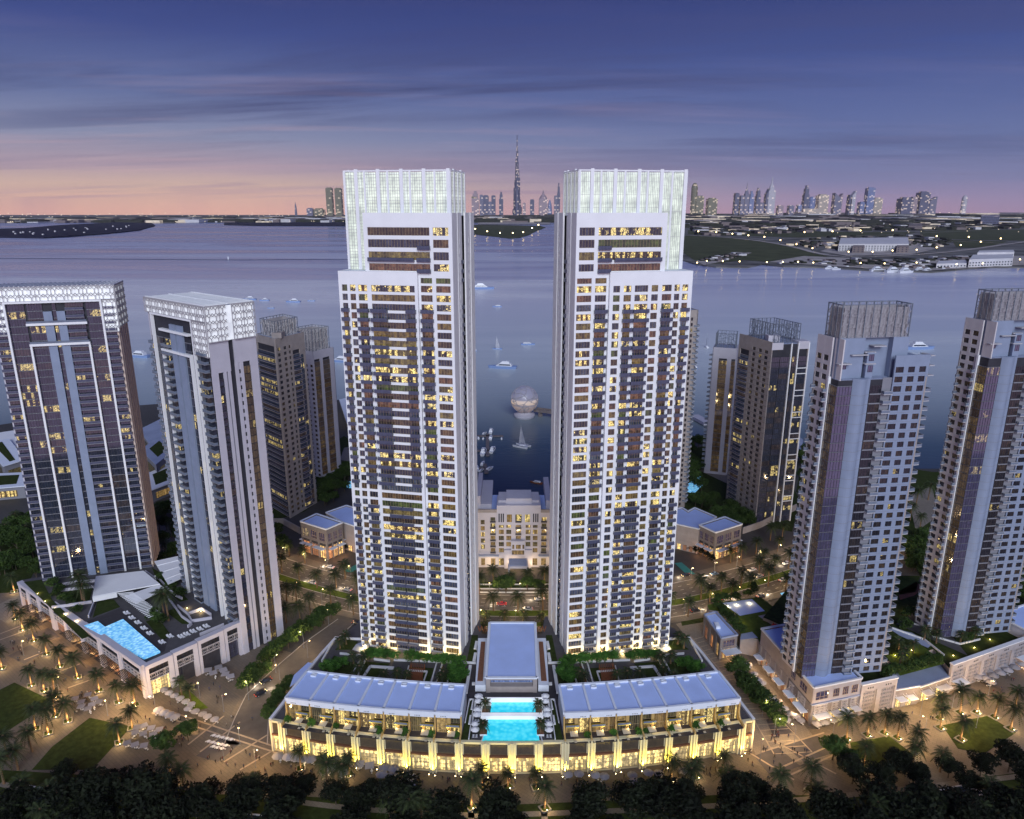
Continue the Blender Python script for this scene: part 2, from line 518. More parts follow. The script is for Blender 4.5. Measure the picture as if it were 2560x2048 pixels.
def mat_foliage(name, a, bcol, scale=0.35):
    m, nt, b = new_mat(name)
    tc = nn(nt, 'ShaderNodeTexCoord')
    n = nn(nt, 'ShaderNodeTexNoise', i_Scale=scale, i_Detail=3.0)
    lk(nt, tc.outputs['Object'], n.inputs['Vector'])
    c = ramp(nt, n.outputs[0], [(0.35, a), (0.65, bcol)])
    oi = nn(nt, 'ShaderNodeObjectInfo')
    f = ramp(nt, oi.outputs['Random'], [(0, 0.7), (1, 1.25)])
    lk(nt, mixc(nt, 1.0, c, f, 'MULTIPLY'), b.inputs['Base Color'])
    b.inputs['Roughness'].default_value = 0.75
    b.inputs['Specular IOR Level'].default_value = 0.15
    return m


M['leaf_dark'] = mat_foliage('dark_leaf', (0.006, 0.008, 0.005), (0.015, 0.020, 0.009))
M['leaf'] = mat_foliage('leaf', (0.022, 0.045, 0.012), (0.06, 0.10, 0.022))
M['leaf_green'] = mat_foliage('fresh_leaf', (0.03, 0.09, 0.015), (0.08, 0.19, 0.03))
M['palm_leaf'] = mat_foliage('palm_leaf', (0.022, 0.032, 0.014), (0.055, 0.072, 0.026), 0.8)


def mat_pool(name, a, bcol, st, scale):
    m, nt, b = new_mat(name)
    tc = nn(nt, 'ShaderNodeTexCoord')
    v = nn(nt, 'ShaderNodeTexVoronoi', feature='SMOOTH_F1', i_Scale=scale)
    n = nn(nt, 'ShaderNodeTexNoise', i_Scale=scale * 0.8, i_Detail=3.0, i_Distortion=0.6)
    lk(nt, tc.outputs['Object'], n.inputs['Vector'])
    lk(nt, n.outputs['Color'], v.inputs['Vector'])
    mp = mixc(nt, 0.35, tc.outputs['Object'], n.outputs['Color'])
    lk(nt, mp, v.inputs['Vector'])
    c = ramp(nt, v.outputs[0], [(0.1, bcol), (0.65, a)])
    lk(nt, c, b.inputs['Base Color'])
    lk(nt, c, b.inputs['Emission Color'])
    b.inputs['Emission Strength'].default_value = st
    b.inputs['Roughness'].default_value = 0.06
    m.cycles.emission_sampling = 'NONE'
    return m


M['pool'] = mat_pool('lit_pool_water', (0.02, 0.52, 0.68), (0.10, 0.70, 0.80), 0.70, 1.1)
M['pool_blue'] = mat_pool('lit_pool_water_blue', (0.08, 0.36, 0.66), (0.34, 0.68, 0.90), 0.70, 1.3)


def mat_paving(name, light, dark, brick=(1.6, 0.8), joint=0.04, big=0.02):
    m, nt, b = new_mat(name)
    tc = nn(nt, 'ShaderNodeTexCoord')
    mp = nn(nt, 'ShaderNodeMapping')
    mp.inputs['Rotation'].default_value = (0, 0, R(38))
    lk(nt, tc.outputs['Object'], mp.inputs['Vector'])
    br = nn(nt, 'ShaderNodeTexBrick', i_Scale=1.0)
    br.inputs['Mortar Size'].default_value = joint
    br.inputs['Brick Width'].default_value = brick[0]
    br.inputs['Row Height'].default_value = brick[1]
    br.inputs['Color1'].default_value = (*light, 1)
    br.inputs['Color2'].default_value = (*tuple(0.86 * c for c in light), 1)
    br.inputs['Mortar'].default_value = (*dark, 1)
    lk(nt, mp.outputs[0], br.inputs['Vector'])
    n = nn(nt, 'ShaderNodeTexNoise', i_Scale=big, i_Detail=5.0)
    lk(nt, tc.outputs['Object'], n.inputs['Vector'])
    f = ramp(nt, n.outputs[0], [(0.3, 0.72), (0.7, 1.15)])
    lk(nt, mixc(nt, 1.0, br.outputs[0], f, 'MULTIPLY'), b.inputs['Base Color'])
    b.inputs['Roughness'].default_value = 0.75
    return m


M['plaza'] = mat_paving('plaza_paving', (0.165, 0.135, 0.105), (0.10, 0.08, 0.06), (2.4, 1.2), 0.05)
M['street'] = mat_paving('street_paving', (0.14, 0.12, 0.10), (0.09, 0.075, 0.065), (2.0, 1.0), 0.05)
M['pale_paving'] = mat_paving('pale_paving', (0.24, 0.205, 0.165), (0.15, 0.13, 0.10), (1.2, 1.2), 0.05)
M['ground'] = mat_paving('dark_ground', (0.07, 0.065, 0.06), (0.05, 0.045, 0.04), (4.0, 2.0), 0.03)


def mat_water():
    m, nt, b = new_mat('sea_water')
    tc = nn(nt, 'ShaderNodeTexCoord')
    mp = nn(nt, 'ShaderNodeMapping')
    mp.inputs['Scale'].default_value = (0.0005, 0.0026, 1)
    lk(nt, tc.outputs['Object'], mp.inputs['Vector'])
    big = nn(nt, 'ShaderNodeTexNoise', i_Scale=1.0, i_Detail=6.0, i_Roughness=0.55, i_Distortion=0.6)
    lk(nt, mp.outputs[0], big.inputs['Vector'])
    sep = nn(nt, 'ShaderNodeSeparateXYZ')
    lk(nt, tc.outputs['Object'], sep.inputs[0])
    yy = mathn(nt, 'MULTIPLY', mathn(nt, 'LOGARITHM', mathn(nt, 'MAXIMUM', sep.outputs[1], 100.0), 10.0), 0.2)      # mist and sky sheen put into the colour by distance: dark, silvery, then bluer
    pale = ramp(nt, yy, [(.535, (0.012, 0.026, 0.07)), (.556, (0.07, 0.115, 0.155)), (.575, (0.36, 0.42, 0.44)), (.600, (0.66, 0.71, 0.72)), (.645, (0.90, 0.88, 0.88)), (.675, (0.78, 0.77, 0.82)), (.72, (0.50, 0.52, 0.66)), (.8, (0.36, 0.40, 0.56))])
    dark_sheen = ramp(nt, yy, [(.535, (0.010, 0.022, 0.06)), (.556, (0.06, 0.10, 0.14)), (.575, (0.31, 0.37, 0.40)), (.600, (0.58, 0.64, 0.66)), (.645, (0.70, 0.70, 0.76)), (.675, (0.34, 0.36, 0.54)), (.72, (0.11, 0.14, 0.31)), (.8, (0.12, 0.14, 0.30))])
    c = mixc(nt, ramp(nt, big.outputs[0], [(0.42, 0.0), (0.58, 1.0)]), dark_sheen, pale)
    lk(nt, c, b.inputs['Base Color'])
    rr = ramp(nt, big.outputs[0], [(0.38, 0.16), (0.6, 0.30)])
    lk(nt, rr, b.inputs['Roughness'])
    b.inputs['IOR'].default_value = 1.33
    n1 = nn(nt, 'ShaderNodeTexNoise', i_Scale=0.16, i_Detail=4.0, i_Roughness=0.6)
    mp2 = nn(nt, 'ShaderNodeMapping')
    mp2.inputs['Scale'].default_value = (0.6, 1.5, 1)
    lk(nt, tc.outputs['Object'], mp2.inputs['Vector'])
    lk(nt, mp2.outputs[0], n1.inputs['Vector'])
    bp = nn(nt, 'ShaderNodeBump', i_Strength=0.35, i_Distance=0.6)
    lk(nt, n1.outputs[0], bp.inputs['Height'])
    lk(nt, bp.outputs[0], b.inputs['Normal'])
    return m


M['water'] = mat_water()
M['far_land'] = mat_plain('far_scrub', (0.15, 0.145, 0.14), 0.95, 0.7, 0.006, spec=0.1)
M['far_green'] = mat_plain('far_parkland', (0.072, 0.080, 0.040), 0.95, 0.35, 0.01, spec=0.1)
M['far_sand'] = mat_plain('far_sand', (0.40, 0.36, 0.34), 0.95, 0.4, 0.02, spec=0.1)
M['far_mangrove'] = mat_plain('far_mangrove', (0.022, 0.022, 0.045), 0.95, 0.4, 0.01, spec=0.1)

def mat_far(name, col, lit=0.0):
    """A far facade: floors and bays too small to tell apart, some of them lit."""
    m, nt, b = new_mat(name)
    tc = nn(nt, 'ShaderNodeTexCoord')
    br = nn(nt, 'ShaderNodeTexBrick', i_Scale=1.0)
    br.inputs['Brick Width'].default_value = 46
    br.inputs['Row Height'].default_value = 30
    br.inputs['Mortar Size'].default_value = 6
    br.inputs['Color1'].default_value = (*tuple(c * .55 for c in col), 1)
    br.inputs['Color2'].default_value = (*tuple(c * .8 for c in col), 1)
    br.inputs['Mortar'].default_value = (*col, 1)
    sep = nn(nt, 'ShaderNodeSeparateXYZ')
    lk(nt, tc.outputs['Object'], sep.inputs[0])
    cmb = nn(nt, 'ShaderNodeCombineXYZ')
    lk(nt, mathn(nt, 'ADD', sep.outputs[0], sep.outputs[1]), cmb.inputs[0])
    lk(nt, sep.outputs[2], cmb.inputs[1])
    lk(nt, cmb.outputs[0], br.inputs['Vector'])
    lk(nt, br.outputs[0], b.inputs['Base Color'])
    b.inputs['Roughness'].default_value = 0.5
    if lit:
        wn = nn(nt, 'ShaderNodeTexWhiteNoise', noise_dimensions='3D')
        mp = nn(nt, 'ShaderNodeVectorMath', operation='SNAP')
        mp.inputs[1].default_value = (46, 46, 30)
        lk(nt, tc.outputs['Object'], mp.inputs[0])
        lk(nt, mp.outputs[0], wn.inputs['Vector'])
        e = mathn(nt, 'MULTIPLY', mathn(nt, 'GREATER_THAN', wn.outputs[0], 1 - lit), 0.55)
        lk(nt, e, b.inputs['Emission Strength'])
        b.inputs['Emission Color'].default_value = (1, .78, .6, 1)
        m.cycles.emission_sampling = 'NONE'
    return m


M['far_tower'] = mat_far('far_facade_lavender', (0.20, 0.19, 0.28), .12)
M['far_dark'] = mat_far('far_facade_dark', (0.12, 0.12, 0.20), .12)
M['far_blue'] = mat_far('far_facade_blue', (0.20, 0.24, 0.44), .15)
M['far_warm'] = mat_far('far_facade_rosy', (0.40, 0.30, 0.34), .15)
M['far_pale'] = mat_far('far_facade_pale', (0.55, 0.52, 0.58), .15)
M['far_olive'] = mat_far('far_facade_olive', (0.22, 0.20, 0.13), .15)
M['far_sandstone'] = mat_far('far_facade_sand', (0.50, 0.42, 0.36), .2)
M['far_roof'] = mat_plain('far_white_roof', (0.62, 0.60, 0.62), 0.8, 0.1, 0.02)
M['far_stone'] = mat_plain('far_brown_wall', (0.20, 0.16, 0.16), 0.8, 0.1, 0.02)
M['far_lit'] = mat_emit('far_lit_wall', (1.0, 0.82, 0.6), 0.35, 0.4, 0.02, base=(0.4, 0.36, 0.3))
M['far_tree'] = mat_plain('far_tree_mass', (0.03, 0.032, 0.022), 0.95, 0.3, 0.02)
M['lamp_far'] = mat_emit('far_lamp_glow', (1.0, 0.80, 0.55), 0.9)
M['stone_dark'] = mat_plain('dark_stone', (0.20, 0.18, 0.18), 0.8, 0.2, 0.6)
M['pav_wall'] = mat_plain('pavilion_stone', (0.19, 0.17, 0.17), 0.8, 0.12, 0.4)
M['hotel_wall'] = mat_plain('hotel_render', (0.56, 0.52, 0.55), 0.75, 0.05, 0.3)
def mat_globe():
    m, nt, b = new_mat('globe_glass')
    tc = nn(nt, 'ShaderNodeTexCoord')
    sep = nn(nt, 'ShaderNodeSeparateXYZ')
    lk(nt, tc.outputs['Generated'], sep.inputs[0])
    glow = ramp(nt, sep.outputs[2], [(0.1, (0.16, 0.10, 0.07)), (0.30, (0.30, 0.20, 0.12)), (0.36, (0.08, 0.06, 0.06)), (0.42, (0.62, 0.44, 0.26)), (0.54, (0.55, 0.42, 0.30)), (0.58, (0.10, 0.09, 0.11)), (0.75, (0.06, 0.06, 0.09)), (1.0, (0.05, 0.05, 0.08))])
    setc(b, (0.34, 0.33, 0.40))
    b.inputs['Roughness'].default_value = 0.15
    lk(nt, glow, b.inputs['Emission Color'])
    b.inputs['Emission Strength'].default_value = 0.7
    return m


M['globe'] = mat_globe()
M['globe_steel'] = mat_plain('globe_steel', (0.40, 0.38, 0.42), 0.4, 0.05, 0.5)
M['tail'] = mat_emit('tail_glow', (1.0, 0.06, 0.03), 3.0)
# ------------------------------------------------------------------ the setting: water, land, roads, lawns
def pts(lst, z=0.0):
    return [G(u, v, z) for u, v in lst]


mb = MB()
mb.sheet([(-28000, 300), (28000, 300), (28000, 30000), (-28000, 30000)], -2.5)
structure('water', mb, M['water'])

# near shore: land block with a quay face
shore = pts([(-500, 1075), (0, 1062), (330, 1015), (420, 1008), (700, 1000), (860, 1000), (900, 1075), (1150, 1185), (1195, 1248), (1385, 1248),
             (1420, 1185), (1700, 1110), (1790, 1075), (1850, 1120), (2010, 1150), (2200, 1172), (2345, 1172), (2700, 1150), (3300, 1130)])
land = [Vector((1200, 60, 0)), Vector((-1200, 60, 0)), Vector((-1200, 500, 0))] + shore + [Vector((1200, 500, 0))]
mb = MB()
mb.prism(land, -3.0, 0.0)
structure('ground', mb, M['ground'])

mb = MB()
mb.sheet([Vector((-420, 150, 0)), Vector((420, 150, 0)), Vector((420, 330, 0)), Vector((240, 330, 0)), Vector((100, 285, 0)), Vector((-95, 285, 0)), Vector((-240, 345, 0)), Vector((-420, 350, 0))], 0.02)
structure('plaza', mb, M['plaza'])

# boulevard: two carriageways and a planted median following the same curve
med = pts([(560, 1398), (640, 1424), (727, 1453), (795, 1473), (863, 1490), (960, 1512), (1100, 1528), (1280, 1536), (1460, 1530), (1600, 1520), (1721, 1502), (1850, 1470), (1976, 1432), (2100, 1392), (2230, 1350)])


def offset_line(line, d):
    out = []
    for i, p in enumerate(line):
        t = (line[min(i + 1, len(line) - 1)] - line[max(i - 1, 0)]).normalized()
        out.append(p + Vector((-t.y, t.x, 0)) * d)
    return out


def resample(line, n):
    seg = [0.0]
    for a, b in zip(line, line[1:]):
        seg.append(seg[-1] + (b - a).length)
    out = []
    for i in range(n):
        s = seg[-1] * i / (n - 1)
        k = max(j for j in range(len(seg) - 1) if seg[j] <= s + 1e-6)
        f = (s - seg[k]) / max(1e-6, seg[k + 1] - seg[k])
        out.append(line[k].lerp(line[k + 1], min(1, f)))
    return out


def smooth(line, it=2):
    for _ in range(it):
        q = [line[0]]
        for a, b in zip(line, line[1:]):
            q += [a.lerp(b, .25), a.lerp(b, .75)]
        q.append(line[-1])
        line = q
    return line


med = resample(smooth(med), 60)
mb = MB()
mb.strip(offset_line(med, 17.5), offset_line(med, 3.0), 0.03)
structure('boulevard_road', mb, M['asphalt'])
mb = MB()
mb.strip(offset_line(med, -3.0), offset_line(med, -12.0), 0.03)
structure('boulevard_road', mb, M['asphalt'])
mb = MB()
mb.strip(offset_line(med, 2.6), offset_line(med, -2.6), 0.16)
structure('median_lawn', mb, M['grass_bright'])
for da, db in ((3.0, 2.6), (-2.6, -3.0), (17.9, 17.5), (-12.0, -12.4)):
    mb = MB()
    a, b = offset_line(med, da), offset_line(med, db)
    for i in range(len(a) - 1):
        mb.add([(a[i].x, a[i].y, 0), (a[i + 1].x, a[i + 1].y, 0), (b[i + 1].x, b[i + 1].y, 0), (b[i].x, b[i].y, 0),
                (a[i].x, a[i].y, .15), (a[i + 1].x, a[i + 1].y, .15), (b[i + 1].x, b[i + 1].y, .15), (b[i].x, b[i].y, .15)],
               [(4, 5, 6, 7), (0, 1, 5, 4), (3, 7, 6, 2)])
    structure('kerb', mb, M['kerb'])
mb = MB()
for d in (6.6, 10.2, 13.8, -6.0, -9.0):
    l = resample(offset_line(med, d), 150)
    for i in range(0, 149, 2):
        t = (l[i + 1] - l[i]).normalized()
        n = Vector((-t.y, t.x, 0)) * 0.09
        a, b = l[i], l[i] + t * 2.2
        mb.quad((a.x - n.x, a.y - n.y, .04), (b.x - n.x, b.y - n.y, .04), (b.x + n.x, b.y + n.y, .04), (a.x + n.x, a.y + n.y, .04))
structure('lane_markings', mb, M['marking'])
mb = MB()
mb.strip(offset_line(med, 24.0), offset_line(med, 17.9), 0.14)
structure('pavement', mb, M['street'])
mb = MB()
mb.strip(offset_line(med, -12.4), offset_line(med, -17.0), 0.14)
structure('pavement', mb, M['street'])

# side street down the left flank of the podium, and the paved walk down its right flank
ls_l = pts([(845, 1548), (760, 1608), (690, 1668), (615, 1738), (585, 1800), (560, 1862)])
ls_r = pts([(892, 1552), (848, 1592), (778, 1657), (702, 1724), (672, 1790), (668, 1862)])
ls_l, ls_r = resample(ls_l, 20), resample(ls_r, 20)
mb = MB()
mb.strip(ls_l, ls_r, 0.035)
structure('side_street', mb, M['asphalt'])
for e, sgn in ((ls_l, 1), (ls_r, -1)):
    mb = MB()
    for p, q in zip(e, e[1:]):
        mb.bar((p.x, p.y, .08), (q.x, q.y, .08), .35, .16)
    structure('kerb', mb, M['kerb'])
mb = MB()
mb.sheet(pts([(390, 1775), (520, 1690), (600, 1745), (572, 1800), (660, 1868), (600, 1870)]), 0.03)
structure('side_street', mb, M['street'])
mb = MB()
mb.sheet(pts([(1690, 1560), (1760, 1545), (1905, 1690), (2018, 1822), (2085, 1900), (1900, 1910), (1850, 1800), (1790, 1690)]), 0.03)
structure('paved_walk', mb, M['pale_paving'])
mb = MB()
wl = resample(pts([(1725, 1590), (1800, 1675), (1870, 1775), (1935, 1885)]), 26)
wr = resample(pts([(1760, 1580), (1850, 1682), (1935, 1782), (2030, 1880)]), 26)
for i in range(1, 26):
    mb.bar((wl[i].x, wl[i].y, .04), (wr[i].x, wr[i].y, .04), .35, .02)
for e in (wl, wr):
    for p, q in zip(e, e[1:]):
        mb.bar((p.x, p.y, .045), (q.x, q.y, .045), .5, .02)
structure('paving_bands', mb, M['band'])

# plaza bands: the long pale stripes and darker fields let into the paving
mb = MB()
bands = [((470, 1862), (560, 1790)), ((500, 1880), (600, 1805)), ((560, 1905), (668, 1838)), ((600, 1925), (690, 1872)), ((400, 1770), (690, 1868)), ((380, 1782), (690, 1882)),
         ((0, 1585), (60, 1562)), ((0, 1600), (85, 1570)), ((120, 1690), (200, 1660)), ((170, 1720), (255, 1690)), ((60, 1650), (110, 1630)),
         ((1905, 1880), (2060, 1832)), ((1940, 1925), (2080, 1862)), ((1960, 1945), (2090, 1885)), ((1870, 1880), (1985, 1950)), ((1930, 1850), (2090, 1935))]
for a, b in bands:
    p, q = G(*a), G(*b)
    mb.bar((p.x, p.y, .05), (q.x, q.y, .05), .7, .02)
structure('paving_bands', mb, M['band'])
mb = MB()
for q in [[(490, 1890), (560, 1840), (600, 1860), (545, 1905)], [(1885, 1890), (1945, 1868), (2000, 1915), (1930, 1945)], [(1955, 1862), (2040, 1838), (2095, 1880), (2010, 1905)],
          [(20, 1640), (75, 1612), (110, 1632), (60, 1660)], [(150, 1680), (205, 1655), (240, 1675), (190, 1700)], [(60, 1590), (120, 1570), (150, 1592), (95, 1612)], [(1915, 1800), (1950, 1790), (1985, 1830), (1935, 1845)],
          [(2340, 1752), (2420, 1716), (2470, 1738), (2390, 1772)]]:
    mb.sheet(pts(q), 0.035)
structure('paving_fields', mb, M['paver_dark'])

# lawns of the plaza
for q in ([(0, 1725), (36, 1707), (130, 1752), (70, 1795), (0, 1840), (-80, 1800)], [(224, 1795), (328, 1817), (285, 1865), (230, 1925), (80, 1925), (130, 1868)],
          [(2125, 1857), (2223, 1841), (2290, 1892), (2230, 1935), (2140, 1925)], [(2355, 1814), (2470, 1790), (2540, 1832), (2460, 1885), (2395, 1872)]):
    mb = MB()
    mb.prism(pts(q), 0.0, 0.12)
    structure('lawn', mb, M['grass'])
# the dark park in the foreground, its pale paths and ponds
mb = MB()
park = [Vector((-420, 60, 0)), Vector((420, 60, 0)), Vector((420, 150, 0))] + pts([(2700, 1930), (2560, 1930), (2300, 1965), (2060, 1990), (1850, 1985), (1500, 2003), (1280, 2012), (1000, 2003), (720, 1990), (500, 1985), (330, 1945), (0, 1925), (-200, 1925)])
mb.sheet(park, 0.06)
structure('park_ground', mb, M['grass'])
for line in ([(0, 1960), (60, 1975), (190, 2010), (330, 2070)], [(560, 1970), (700, 2000), (900, 2025), (1200, 2040)], [(1200, 2040), (1500, 2030), (1800, 2015), (2010, 2000), (2200, 1980), (2560, 1940)], [(1360, 2010), (1362, 2060)], [(1178, 2000), (1178, 2060)], [(2300, 2000), (2420, 1975), (2560, 1985)]):
    mb = MB()
    l = smooth(pts(line), 2)
    mb.strip(offset_line(l, 1.1), offset_line(l, -1.1), 0.1)
    structure('park_path', mb, M['pale_paving'])
for q in ([(70, 1965), (185, 1985), (150, 2030), (20, 2010)], [(2290, 1990), (2400, 1965), (2470, 1985), (2350, 2012)], [(560, 2030), (660, 2040), (650, 2080), (540, 2070)]):
    mb = MB()
    p = pts(q)
    mb.sheet(p, 0.14, 0)
    for a, b in zip(p, p[1:] + p[:1]):
        mb.bar((a.x, a.y, .15), (b.x, b.y, .15), .5, .3, 1)
    structure('pond_water', mb, [M['boat_dark'], M['white_stone']])

# gardens and lawns between the far towers
for q, m in (([(-300, 1500), (60, 1480), (100, 1400), (60, 1340), (-300, 1330)], 'grass'), ([(560, 1290), (690, 1300), (760, 1280), (870, 1200), (905, 1120), (860, 1090), (640, 1240)], 'grass'),
             ([(1660, 1260), (1800, 1290), (1980, 1330), (2000, 1250), (1960, 1180), (1780, 1110), (1700, 1130)], 'grass'),
             ([(1990, 1230), (2010, 1130), (2330, 1180), (2560, 1180), (2700, 1400), (2560, 1560), (2330, 1500), (2280, 1400)], 'grass'),
             ([(1195, 1455), (1370, 1455), (1372, 1480), (1193, 1480)], 'grass'), ([(1195, 1556), (1370, 1556), (1372, 1570), (1193, 1570)], 'grass_bright'),
             ([(1700, 1545), (1770, 1535), (1765, 1555), (1705, 1565)], 'grass')):
    mb = MB()
    mb.sheet(pts(q), 0.05)
    structure('lawn', mb, M[m])
for q in ([(2270, 1240), (2330, 1215), (2345, 1290), (2290, 1330)], [(330, 1370), (470, 1390), (480, 1330), (340, 1300)], [(-40, 1530), (60, 1480), (90, 1500), (20, 1560)], [(1755, 1150), (1850, 1190), (1830, 1215), (1745, 1175)],
          [(860, 1120), (905, 1110), (910, 1160), (850, 1150)]):
    mb = MB()
    mb.sheet(pts(q), 0.08)
    structure('paved_walk', mb, M['pale_paving'])
for q, m in (([(1720, 1210), (1750, 1190), (1760, 1210), (1735, 1235), (1718, 1230)], 'pool_blue'), ([(860, 1208), (880, 1203), (884, 1222), (868, 1220)], 'pool_blue'), ([(1985, 1080), (2008, 1100), (2002, 1140), (1988, 1150)], 'roof_grey')):
    mb = MB()
    mb.sheet(pts(q), 0.12)
    structure('pool_water', mb, M[m])
for q in ([(1686, 1410), (1704, 1408), (1738, 1437), (1718, 1440)], [(860, 1429), (893, 1412), (893, 1425), (877, 1434)]):
    mb = MB()
    mb.sheet(pts(q), 0.5)
    structure('court_pond_water', mb, M['teal_court'])
# quiet forecourt of the low hotel
mb = MB()
mb.sheet(pts([(1120, 1418), (1440, 1418), (1450, 1456), (1110, 1456)]), 0.04)
structure('forecourt', mb, M['asphalt'])
for v0_ in (1462, 1473, 1482):
    mb = MB()
    a, b = G(1130, v0_), G(1440, v0_)
    mb.bar((a.x, a.y, .2), (b.x, b.y, .2), .9, .4)
    garden_wall(mb, M['white_stone'], 'in front of the hotel, counted from the back')

# far shore: land sheets
far = pts([(-1200, 554), (-600, 553), (0, 556), (300, 553), (600, 555), (830, 557), (1000, 556), (1190, 556), (1370, 556), (1500, 560)], 1) \
    + pts([(1600, 600), (1690, 645), (1740, 660), (1790, 667), (1870, 668), (1905, 660), (1960, 666), (2060, 668), (2180, 676), (2330, 680), (2460, 668), (2560, 668), (3000, 660), (4500, 640)], 1)
mb = MB()
mb.prism(far + [Vector((28000, 8000, 0)), Vector((28000, 30000, 0)), Vector((-28000, 30000, 0)), Vector((-28000, 12000, 0))], -3, 1)
structure('far_shore_land', mb, M['far_land'])
mb = MB()
mb.prism(pts([(-300, 600), (0, 594), (110, 596), (170, 592), (270, 585), (350, 576), (388, 565), (380, 559), (290, 557), (150, 564), (60, 572), (-300, 580)]), -3, 7)
structure('island_terrain', mb, M['far_mangrove'])
mb = MB()
mb.prism(pts([(560, 563), (640, 565), (880, 566), (880, 556), (560, 556)]), -3, 3)
structure('island_terrain', mb, M['far_mangrove'])
mb = MB()
mb.prism(pts([(1120, 575), (1190, 586), (1250, 593), (1275, 596), (1300, 594), (1320, 588), (1345, 576), (1364, 569), (1350, 565), (1250, 563), (1120, 562)]), -3, 2)
structure('island_terrain', mb, M['far_green'])
for q in ([(1715, 588), (1850, 597), (1960, 612), (2050, 636), (2090, 648), (1990, 645), (1920, 655), (1860, 650), (1780, 660), (1735, 650), (1690, 620)],
          [(1720, 575), (1900, 574), (2100, 580), (2290, 580), (2270, 590), (2000, 594), (1850, 590), (1720, 586)],
          [(2300, 578), (2420, 574), (2560, 574), (2700, 580), (2700, 596), (2560, 602), (2440, 600), (2300, 594)], [(2380, 600), (2520, 604), (2460, 620), (2390, 618)]):
    mb = MB()
    mb.sheet(pts(q, 2), 2)
    structure('parkland', mb, M['far_green'])
for q in ([(1740, 652), (1790, 640), (1840, 630), (1880, 632), (1800, 655), (1760, 663)], [(1920, 655), (2010, 640), (2120, 645), (2300, 650), (2480, 640), (2560, 640), (2560, 662), (2330, 676), (2180, 672), (2060, 664)],
          [(2050, 628), (2100, 612), (2290, 606), (2340, 622), (2280, 636), (2120, 640)], [(1195, 556), (1375, 556), (1375, 561), (1195, 561)], [(2250, 554), (2560, 552), (2560, 566), (2260, 568)]):
    mb = MB()
    mb.sheet(pts(q, 2.5), 2.5)
    structure('sand_ground', mb, M['far_sand'])
mb = MB()
for line, w in (([(1710, 588), (1800, 592), (1900, 602), (1990, 618), (2050, 636), (2120, 643), (2250, 640), (2400, 628), (2560, 604), (2700, 590)], 16), ([(1900, 600), (2080, 592), (2260, 586), (2310, 582), (2450, 576)], 9), ([(2290, 602), (2420, 604), (2560, 612)], 9)):
    l = smooth(pts(line, 3), 2)
    mb.strip(offset_line(l, w), offset_line(l, -w), 3.2)
structure('far_road', mb, M['far_sand'])
# ------------------------------------------------------------------ facades
CAP = 300
COUNT, OVER, CACHE = {}, {}, {}


class Root:
    """A building: an Empty at its base; parts are placed in world coordinates and parented to it."""

    def __init__(s, name, label, cat, base, z=0.0, group=None):
        s.base = Vector((base[0], base[1], z))
        s.o = thing(name, label, cat, s.base, 0, group)
        s.key = s.o.name

    def part(s, name, mb, mats, label=None):
        o = link(name, mb.mesh(name, mats), s.o, -s.base)
        if label:
            o['label'] = label
        return o

    def sub(s, parent, name, mb, mats):
        return link(name, mb.mesh(name, mats), parent)

    def put(s, name, entry, wx, wy, wz, rz):
        me, b, mats = entry
        k = (s.key, name)
        COUNT[k] = COUNT.get(k, 0) + 1
        if COUNT[k] > CAP:
            OVER.setdefault(k, (s, []))[1].append((entry, wx, wy, wz, rz))
            return None
        return link(name, me, s.o, (wx - s.base.x, wy - s.base.y, wz - s.base.z), rz)


def flush_over():
    for (key, name), (root, items) in OVER.items():
        big, mats, rn = MB(), [], []
        for (me, b, ms), wx, wy, wz, rz in items:
            c, s = math.cos(rz), math.sin(rz)
            idx = []
            for m in ms:
                if m not in mats:
                    mats.append(m)
                idx.append(mats.index(m))
            o = len(big.v)
            big.v.extend([(wx + c * x - s * y, wy + s * x + c * y, wz + z) for x, y, z in b.v])
            r = random.random()
            for f, mi in zip(b.f, b.m):
                big.f.append(tuple(i + o for i in f))
                big.m.append(idx[mi])
                rn.append(r)
        me = big.mesh(name, mats)
        at = me.attributes.new('rnd', 'FLOAT', 'FACE')
        at.data.foreach_set('value', rn)
        o = link(name, me, root.o, -root.base)
        o['kind'] = 'stuff'


def entry(key, b, mats):
    CACHE[key] = (b.mesh(str(key[0]), mats), b, mats)
    return CACHE[key]


def rnd2(x):
    return round(x * 4) / 4


def win(w, h, glass, n=None, mull='mullion', hbar=False):
    w, h = round(w, 2), round(h, 2)
    key = ('window', w, h, glass, n, mull, hbar)
    if key in CACHE:
        return CACHE[key]
    n = n or max(2, round(w / 1.15))
    b = MB()
    b.quad((0, 0, 0), (w, 0, 0), (w, 0, h), (0, 0, h), 0)
    for i in range(n + 1):
        x = min(max(w * i / n, .05), w - .05)
        b.box(x - .045, x + .045, -.10, -.003, 0, h, 1)
    for z in ([.05, h - .05] + ([h * .36] if hbar else [])):
        b.box(0, w, -.095, -.002, z - .045, z + .045, 1)
    return entry(key, b, [M[glass], M[mull]])


def slit(w, h, glass='dark_core'):
    key = ('slit_window', w, h, glass)
    if key in CACHE:
        return CACHE[key]
    b = MB()
    b.quad((0, 0, 0), (w, 0, 0), (w, 0, h), (0, 0, h), 0)
    b.box(0, w, -.08, -.002, h * .5 - .04, h * .5 + .04, 1)
    return entry(key, b, [M[glass], M['mullion_dark']])


